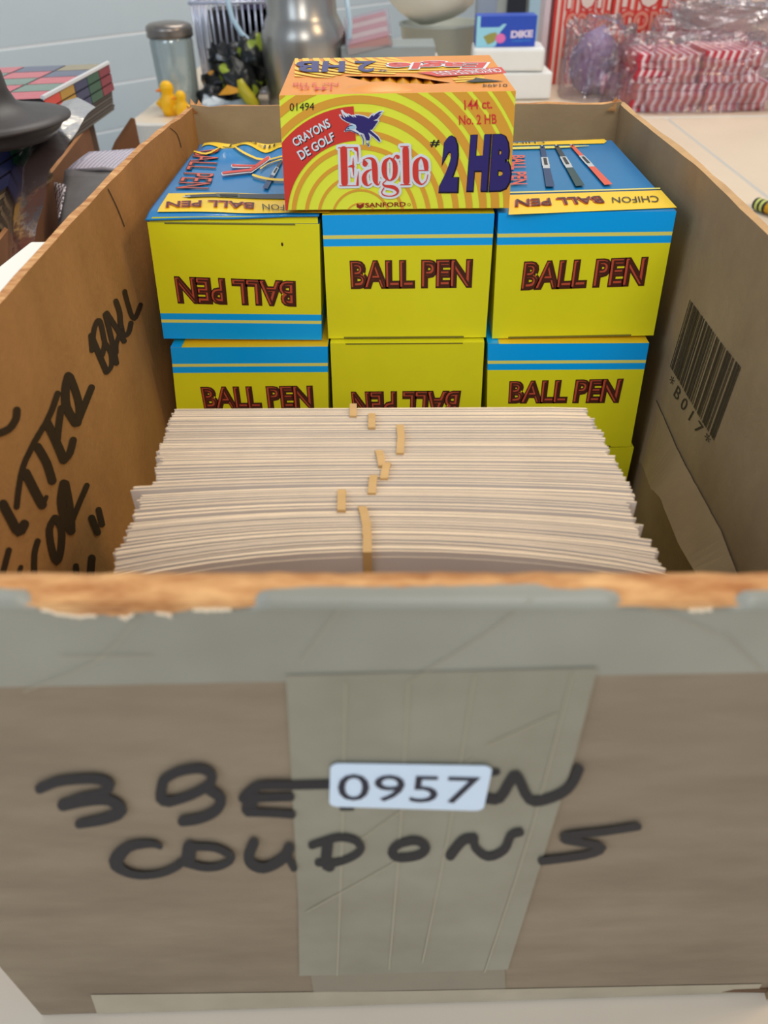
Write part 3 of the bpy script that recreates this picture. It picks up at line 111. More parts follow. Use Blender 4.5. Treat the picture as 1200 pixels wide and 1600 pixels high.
"topC_yel":[[[18356,3169],[18356,3173],[18354,3119],[18365,3224],[18360,3081],[18380,3263],[18373,3068],[18395,3277],[19465,3122],[19492,3332],[21020,3201],[21053,3411],[22528,3281],[22567,3492],[23941,3364],[23986,3576],[25307,3450],[25359,3662],[26261,3510],[26316,3723],[26279,3525],[26327,3709],[26299,3565],[26327,3671],[26316,3616],[26317,3620]],[[19585,12357],[19586,12363],[19579,12225],[19609,12496],[19590,12127],[19643,12597],[19617,12092],[19678,12635],[20300,12113],[20370,12674],[21271,12149],[21351,12728],[22195,12222],[22279,12767],[23029,12370],[23097,12779],[23821,12555],[23860,12777],[24373,12689],[24388,12774],[24378,12695],[24392,12769],[24385,12711],[24393,12754],[24389,12729],[24391,12736]]],
"eagle_word":[[[10041,3098],[10042,3098],[9963,3080],[10120,3082],[9905,3031],[10176,3036],[9882,2966],[10196,2971],[9853,1477],[10175,1483],[9873,1409],[10153,1413],[9931,1359],[10093,1362],[10011,1342],[10012,1342]],[[9776,3032],[9776,3033],[9778,3023],[9779,3043],[9785,3015],[9786,3051],[9795,3012],[9797,3054],[10692,3015],[10693,3056],[10702,3018],[10703,3054],[10710,3025],[10710,3046],[10712,3035],[10712,3036]],[[10674,3032],[10676,3032],[10658,3027],[10693,3030],[10645,3015],[10707,3020],[10642,2999],[10713,3006],[10648,2938],[10718,2945],[10656,2849],[10725,2855],[10664,2752],[10727,2755],[10671,2635],[10721,2636],[10678,2508],[10710,2508],[10683,2417],[10702,2418],[10685,2414],[10700,2414],[10688,2411],[10697,2411],[10692,2410],[10693,2410]],[[9760,1350],[9760,1352],[9762,1342],[9763,1360],[9768,1336],[9769,1366],[9776,1334],[9778,1369],[10677,1337],[10678,1373],[10685,1340],[10686,1370],[10692,1346],[10692,1364],[10694,1354],[10694,1356]],[[10701,2000],[10702,2000],[10696,1999],[10706,1998],[10693,1997],[10708,1995],[10691,1993],[10709,1991],[10672,1915],[10705,1912],[10645,1804],[10698,1798],[10621,1694],[10694,1688],[10601,1587],[10692,1582],[10585,1483],[10693,1478],[10573,1411],[10693,1405],[10579,1385],[10683,1380],[10600,1365],[10660,1362],[10629,1357],[10630,1357]],[[10535,3021],[10535,3022],[10517,2993],[10564,3039],[10516,2963],[10597,3041],[10531,2938],[10625,3029],[10643,2869],[10705,2930],[10661,2860],[10715,2913],[10683,2862],[10715,2892],[10702,2873],[10703,2874]],[[10210,2197],[10210,2198],[10215,2188],[10210,2208],[10224,2182],[10216,2218],[10235,2181],[10225,2223],[10277,2181],[10264,2241],[10335,2180],[10320,2267],[10377,2175],[10377,2285],[10394,2167],[10429,2284],[10412,2158],[10466,2274],[10429,2149],[10486,2267],[10461,2146],[10510,2247],[10492,2159],[10520,2218],[10513,2185],[10514,2186]],[[10473,2598],[10474,2598],[10468,2597],[10479,2596],[10463,2593],[10483,2593],[10462,2589],[10484,2588],[10446,2492],[10488,2491],[10424,2353],[10492,2351],[10412,2207],[10494,2209],[10420,2054],[10489,2057],[10439,1898],[10481,1900],[10452,1787],[10475,1789],[10454,1782],[10474,1784],[10458,1779],[10470,1780],[10464,1778],[10465,1778]],[[10970,2490],[10971,2490],[10940,2473],[11005,2492],[10922,2446],[11035,2479],[10922,2417],[11052,2454],[10914,2380],[11080,2429],[10902,2331],[11119,2392],[10893,2297],[11148,2362],[10887,2307],[11159,2329],[10971,2431],[11072,2201],[11040,2438],[11000,2195],[10979,2429],[10944,2219],[10929,2390],[10909,2269],[10903,2332],[10903,2331]],[[10926,2481],[10925,2482],[10933,2474],[10923,2492],[10944,2470],[10926,2502],[10954,2472],[10933,2509],[11006,2499],[10987,2535],[11080,2533],[11064,2572],[11152,2548],[11147,2598],[11222,2533],[11234,2607],[11286,2502],[11331,2603],[11320,2464],[11427,2567],[11327,2420],[11503,2496],[11326,2355],[11554,2407],[11328,2266],[11589,2299],[11335,2141],[11608,2159],[11341,1990],[11612,2001],[11349,1851],[11614,1859],[11353,1737],[11614,1743],[11359,1630],[11611,1649],[11386,1525],[11609,1579],[11448,1433],[11611,1505],[11527,1365],[11617,1433],[11614,1337],[11613,1398],[11672,1389],[11635,1413],[11710,1465],[11672,1482],[11737,1520],[11699,1536],[11738,1529],[11705,1543],[11734,1538],[11715,1546],[11726,1544],[11725,1544]],[[11325,2079],[11326,2078],[11319,2086],[11327,2068],[11310,2090],[11324,2059],[11300,2089],[11317,2054],[11227,2071],[11254,2014],[11119,2041],[11169,1959],[11015,1990],[11112,1900],[10936,1913],[11087,1837],[10877,1820],[11074,1764],[10842,1718],[11070,1700],[10840,1611],[11074,1639],[10866,1510],[11085,1572],[10910,1426],[11097,1514],[10977,1364],[11105,1462],[11057,1327],[11119,1412],[11138,1320],[11139,1381],[11208,1350],[11186,1389],[11272,1396],[11246,1429],[11315,1429],[11290,1460],[11321,1437],[11299,1464],[11321,1447],[11309,1462],[11317,1455],[11317,1456]],[[12207,2591],[12208,2591],[12197,2600],[12212,2579],[12184,2603],[12210,2567],[12172,2599],[12202,2557],[12098,2573],[12151,2503],[11988,2529],[12086,2429],[11886,2447],[12051,2361],[11828,2331],[12043,2288],[11801,2207],[12042,2192],[11794,2085],[12044,2087],[11803,1957],[12044,1977],[11831,1824],[12049,1867],[11886,1704],[12061,1779],[11975,1615],[12085,1701],[12080,1560],[12126,1626],[12177,1540],[12178,1593],[12275,1558],[12231,1625],[12384,1610],[12276,1700],[12476,1698],[12303,1777],[12530,1818],[12318,1863],[12557,1952],[12326,1972],[12564,2079],[12328,2082],[12557,2202],[12327,2186],[12531,2326],[12321,2283],[12477,2441],[12310,2358],[12380,2524],[12277,2428],[12275,2571],[12218,2503],[12203,2598],[12171,2558],[12191,2602],[12163,2568],[12178,2600],[12162,2580],[12168,2592],[12167,2591]],[[12354,2503],[12353,2503],[12369,2499],[12341,2513],[12384,2502],[12336,2527],[12395,2512],[12339,2540],[12419,2557],[12367,2584],[12454,2617],[12408,2646],[12483,2646],[12451,2697],[12485,2631],[12516,2711],[12492,2602],[12574,2697],[12498,2577],[12615,2680],[12488,2582],[12646,2650],[12481,2594],[12658,2613],[12480,2590],[12660,2600],[12495,2553],[12651,2562],[12530,2527],[12620,2532],[12575,2520],[12577,2520]],[[12017,1580],[12018,1579],[12009,1585],[12022,1570],[11999,1587],[12021,1560],[11990,1584],[12016,1553],[11937,1547],[11966,1513],[11864,1494],[11902,1459],[11814,1434],[11876,1418],[11823,1364],[11890,1408],[11873,1309],[11926,1390],[11951,1265],[11984,1375],[12063,1236],[12080,1369],[12190,1216],[12210,1368],[12289,1192],[12337,1353],[12357,1162],[12440,1313],[12415,1128],[12523,1260],[12456,1097],[12584,1197],[12485,1071],[12619,1122],[12506,1043],[12623,1042],[12512,1015],[12592,969],[12482,976],[12529,917],[12418,933],[12448,877],[12348,900],[12365,849],[12279,881],[12287,834],[12204,874],[12205,829],[12126,876],[12122,832],[12039,887],[12031,841],[11950,907],[11935,859],[11883,934],[11856,887],[11842,966],[11800,929],[11817,1002],[11765,984],[11811,1040],[11756,1048],[11835,1096],[11787,1121],[11882,1165],[11839,1193],[11918,1214],[11877,1242],[11922,1225],[11886,1249],[11919,1237],[11898,1251],[11911,1246],[11910,1247]],[[12925,3060],[12926,3060],[12852,3042],[13000,3044],[12800,2997],[13055,3000],[12782,2935],[13077,2939],[12820,1500],[13123,1504],[12842,1435],[13104,1439],[12899,1389],[13050,1391],[12974,1372],[12976,1372]],[[12674,3058],[12674,3060],[12677,3050],[12676,3068],[12683,3043],[12683,3075],[12693,3041],[12692,3078],[13063,3045],[13062,3082],[13072,3047],[13071,3080],[13079,3054],[13078,3073],[13081,3063],[13081,3064]],[[12672,1369],[12672,1370],[12675,1359],[12675,1379],[12682,1352],[12681,1386],[12692,1350],[12691,1389],[13152,1354],[13151,1393],[13161,1356],[13160,1391],[13168,1364],[13167,1383],[13170,1373],[13170,1374]],[[13668,2611],[13669,2610],[13657,2618],[13675,2599],[13644,2620],[13675,2587],[13632,2615],[13669,2577],[13551,2579],[13621,2508],[13430,2517],[13563,2413],[13323,2408],[13534,2326],[13274,2260],[13530,2229],[13260,2105],[13535,2099],[13261,1963],[13543,1964],[13268,1828],[13543,1838],[13291,1687],[13545,1727],[13348,1553],[13556,1640],[13450,1445],[13588,1552],[13573,1372],[13642,1463],[13689,1342],[13698,1411],[13786,1372],[13760,1417],[13868,1437],[13832,1470],[13931,1516],[13891,1538],[13970,1615],[13929,1627],[13993,1726],[13952,1734],[14008,1803],[13967,1811],[14006,1812],[13971,1819],[14000,1820],[13980,1824],[13991,1824],[13990,1824]],[[13632,2611],[13633,2612],[13626,2600],[13644,2619],[13626,2588],[13657,2620],[13633,2578],[13668,2614],[13673,2514],[13741,2582],[13724,2427],[13847,2531],[13753,2358],[13942,2452],[13765,2303],[13988,2347],[13778,2231],[14001,2251],[13790,2162],[14006,2181],[13799,2118],[14010,2135],[13805,2092],[14010,2102],[13809,2074],[14008,2082],[13825,2033],[13998,2039],[13864,2003],[13964,2007],[13914,1993],[13916,1993]],[[13549,2004],[13549,2005],[13552,1994],[13551,2016],[13559,1986],[13559,2023],[13570,1983],[13569,2026],[14002,1979],[14001,2021],[14012,1981],[14011,2019],[14019,1989],[14019,2011],[14022,1999],[14022,2000]]],
"eagle_halo":[[[10043,3197],[10044,3197],[9905,3164],[10181,3169],[9802,3079],[10281,3087],[9762,2964],[10316,2973],[9730,1475],[10298,1485],[9765,1354],[10259,1363],[9868,1267],[10153,1272],[10009,1237],[10011,1237]],[[9668,3032],[9668,3033],[9683,2967],[9688,3098],[9728,2919],[9736,3146],[9791,2902],[9801,3164],[10690,2905],[10695,3166],[10754,2922],[10758,3149],[10802,2970],[10804,3101],[10820,3035],[10820,3037]],[[10666,3131],[10667,3131],[10591,3106],[10745,3121],[10538,3054],[10806,3080],[10523,2988],[10833,3017],[10528,2927],[10838,2956],[10536,2840],[10844,2864],[10544,2747],[10847,2760],[10551,2633],[10841,2638],[10558,2507],[10830,2509],[10563,2417],[10822,2418],[10579,2362],[10804,2364],[10626,2323],[10756,2323],[10690,2308],[10691,2308]],[[9650,1350],[9650,1351],[9664,1283],[9669,1418],[9709,1234],[9718,1467],[9772,1216],[9782,1485],[10675,1220],[10680,1489],[10739,1239],[10743,1471],[10786,1288],[10789,1423],[10805,1355],[10805,1356]],[[10716,2102],[10717,2101],[10650,2094],[10779,2080],[10596,2059],[10820,2034],[10570,2006],[10830,1977],[10551,1928],[10825,1898],[10524,1816],[10819,1786],[10499,1703],[10815,1678],[10479,1594],[10815,1575],[10462,1489],[10815,1472],[10451,1416],[10816,1400],[10469,1337],[10785,1323],[10531,1277],[10714,1268],[10621,1252],[10622,1252]],[[10458,3088],[10459,3089],[10409,3012],[10539,3137],[10405,2927],[10631,3145],[10447,2857],[10709,3109],[10559,2788],[10788,3010],[10627,2756],[10826,2949],[10709,2762],[10823,2874],[10780,2805],[10781,2806]],[[10103,2173],[10103,2174],[10135,2111],[10105,2242],[10193,2074],[10141,2301],[10260,2071],[10200,2333],[10302,2070],[10239,2351],[10355,2068],[10300,2378],[10377,2061],[10377,2398],[10362,2057],[10461,2394],[10364,2052],[10514,2378],[10378,2045],[10537,2370],[10466,2035],[10604,2317],[10552,2071],[10631,2234],[10612,2144],[10613,2145]],[[10479,2698],[10481,2698],[10413,2686],[10545,2681],[10363,2647],[10590,2640],[10341,2592],[10604,2584],[10325,2496],[10608,2487],[10303,2355],[10613,2349],[10291,2206],[10615,2210],[10299,2049],[10611,2063],[10317,1891],[10603,1906],[10330,1780],[10597,1795],[10350,1725],[10582,1738],[10400,1686],[10534,1694],[10467,1675],[10468,1675]],[[10939,2586],[10940,2586],[10856,2540],[11036,2592],[10807,2466],[11120,2556],[10806,2383],[11168,2488],[10798,2347],[11196,2462],[10786,2298],[11235,2425],[10776,2267],[11265,2392],[10766,2297],[11279,2338],[10926,2535],[11117,2097],[11058,2549],[10981,2082],[10941,2533],[10874,2128],[10845,2458],[10806,2225],[10796,2346],[10795,2345]],[[10830,2433],[10829,2434],[10878,2382],[10812,2500],[10944,2360],[10830,2563],[11010,2373],[10878,2608],[11061,2399],[10933,2634],[11122,2429],[11022,2676],[11165,2436],[11134,2708],[11205,2422],[11251,2718],[11240,2398],[11377,2706],[11236,2382],[11511,2649],[11217,2372],[11612,2544],[11209,2328],[11672,2434],[11208,2251],[11709,2314],[11214,2134],[11729,2166],[11220,1986],[11734,2006],[11227,1846],[11736,1863],[11231,1734],[11736,1746],[11237,1621],[11733,1658],[11267,1496],[11728,1607],[11336,1383],[11722,1554],[11430,1292],[11713,1505],[11617,1220],[11610,1514],[11773,1323],[11534,1479],[11821,1415],[11562,1532],[11848,1471],[11588,1584],[11857,1534],[11633,1632],[11830,1596],[11700,1652],[11772,1638],[11771,1639]],[[11425,2120],[11426,2119],[11382,2174],[11438,2053],[11318,2201],[11416,1990],[11252,2192],[11365,1949],[11177,2174],[11303,1911],[11059,2139],[11230,1860],[10930,2070],[11197,1820],[10830,1966],[11194,1784],[10761,1853],[11190,1731],[10720,1728],[11191,1690],[10718,1596],[11195,1654],[10748,1476],[11203,1606],[10799,1373],[11207,1566],[10880,1290],[11201,1536],[10987,1230],[11189,1509],[11136,1202],[11141,1497],[11266,1247],[11129,1491],[11345,1303],[11173,1521],[11390,1338],[11215,1551],[11429,1391],[11277,1575],[11434,1458],[11347,1564],[11405,1520],[11404,1521]],[[12296,2648],[12297,2647],[12240,2695],[12323,2582],[12170,2711],[12314,2515],[12104,2691],[12270,2465],[12028,2664],[12221,2412],[11906,2611],[12168,2347],[11781,2502],[12157,2306],[11710,2355],[12161,2265],[11680,2215],[12163,2184],[11672,2083],[12165,2089],[11681,1948],[12165,1987],[11712,1800],[12168,1890],[11774,1657],[12172,1827],[11880,1542],[12179,1774],[12013,1463],[12193,1723],[12176,1424],[12179,1708],[12340,1458],[12168,1724],[12476,1533],[12185,1776],[12587,1648],[12193,1827],[12649,1793],[12199,1887],[12678,1941],[12205,1982],[12685,2078],[12207,2083],[12678,2211],[12207,2177],[12649,2350],[12203,2259],[12583,2493],[12203,2305],[12465,2603],[12191,2349],[12348,2659],[12144,2415],[12275,2688],[12099,2468],[12210,2710],[12058,2520],[12139,2697],[12051,2588],[12081,2653],[12081,2652]],[[12302,2414],[12301,2415],[12377,2395],[12244,2464],[12450,2411],[12219,2530],[12501,2457],[12234,2594],[12524,2502],[12263,2639],[12553,2554],[12308,2709],[12546,2551],[12388,2792],[12445,2526],[12556,2815],[12417,2515],[12648,2783],[12412,2500],[12701,2757],[12380,2535],[12755,2696],[12362,2581],[12777,2626],[12360,2583],[12780,2607],[12395,2497],[12759,2518],[12477,2436],[12687,2449],[12583,2419],[12584,2419]],[[12104,1644],[12105,1643],[12047,1687],[12135,1580],[11977,1698],[12130,1514],[11915,1675],[12091,1462],[11861,1637],[12043,1423],[11776,1575],[11990,1377],[11696,1465],[11994,1388],[11722,1298],[11991,1473],[11808,1210],[11992,1489],[11917,1152],[12018,1486],[12047,1120],[12096,1484],[12174,1099],[12226,1483],[12256,1079],[12370,1465],[12300,1058],[12497,1416],[12339,1035],[12598,1352],[12360,1024],[12680,1270],[12370,1027],[12733,1165],[12383,1044],[12746,1041],[12406,1076],[12698,908],[12406,1070],[12604,823],[12362,1038],[12504,771],[12309,1012],[12405,736],[12260,998],[12306,716],[12201,993],[12208,710],[12136,995],[12113,713],[12059,1004],[12010,724],[11985,1021],[11901,744],[11943,1037],[11796,783],[11933,1045],[11708,849],[11933,1044],[11648,942],[11933,1021],[11634,1067],[11943,1040],[11679,1177],[11983,1098],[11738,1259],[12019,1147],[11776,1310],[12041,1210],[11831,1351],[12025,1278],[11904,1359],[11975,1332],[11974,1333]],[[12922,3158],[12923,3158],[12791,3127],[13057,3130],[12695,3045],[13157,3050],[12662,2934],[13196,2940],[12697,1498],[13245,1505],[12737,1382],[13212,1388],[12840,1297],[13114,1300],[12977,1267],[12979,1267]],[[12567,3057],[12567,3058],[12585,2994],[12582,3122],[12632,2947],[12627,3170],[12695,2930],[12689,3187],[13067,2935],[13059,3192],[13129,2953],[13122,3175],[13173,3000],[13169,3129],[13188,3064],[13188,3065]],[[12562,1368],[12562,1369],[12581,1300],[12578,1437],[12629,1251],[12624,1487],[12694,1233],[12688,1505],[13155,1237],[13147,1509],[13219,1256],[13212,1492],[13265,1306],[13261,1442],[13280,1374],[13280,1375]],[[13748,2677],[13749,2676],[13686,2717],[13785,2614],[13614,2726],[13785,2546],[13552,2700],[13749,2492],[13469,2662],[13704,2424],[13338,2590],[13656,2340],[13212,2452],[13646,2282],[13154,2275],[13650,2214],[13139,2108],[13657,2096],[13139,1962],[13664,1965],[13146,1824],[13665,1843],[13171,1669],[13665,1745],[13237,1507],[13666,1686],[13356,1373],[13681,1624],[13502,1278],[13713,1555],[13675,1226],[13712,1526],[13845,1267],[13702,1521],[13956,1354],[13744,1553],[14038,1457],[13784,1597],[14088,1580],[13812,1663],[14113,1701],[13833,1759],[14127,1780],[13847,1835],[14120,1842],[13877,1890],[14076,1896],[13937,1923],[14010,1925],[14009,1925]],[[13551,2680],[13552,2680],[13516,2619],[13614,2719],[13517,2552],[13685,2724],[13553,2496],[13748,2696],[13592,2433],[13822,2663],[13636,2352],[13934,2605],[13648,2305],[14047,2504],[13648,2281],[14106,2370],[13658,2220],[14120,2262],[13670,2151],[14125,2192],[13679,2107],[14130,2146],[13684,2087],[14130,2107],[13688,2070],[14129,2086],[13724,1978],[14107,1991],[13810,1912],[14031,1920],[13922,1891],[13923,1891]],[[13440,2005],[13440,2007],[13458,1938],[13456,2073],[13506,1888],[13503,2122],[13571,1869],[13567,2140],[14004,1864],[13998,2135],[14069,1882],[14063,2116],[14115,1931],[14112,2067],[14131,1998],[14131,1999]]],
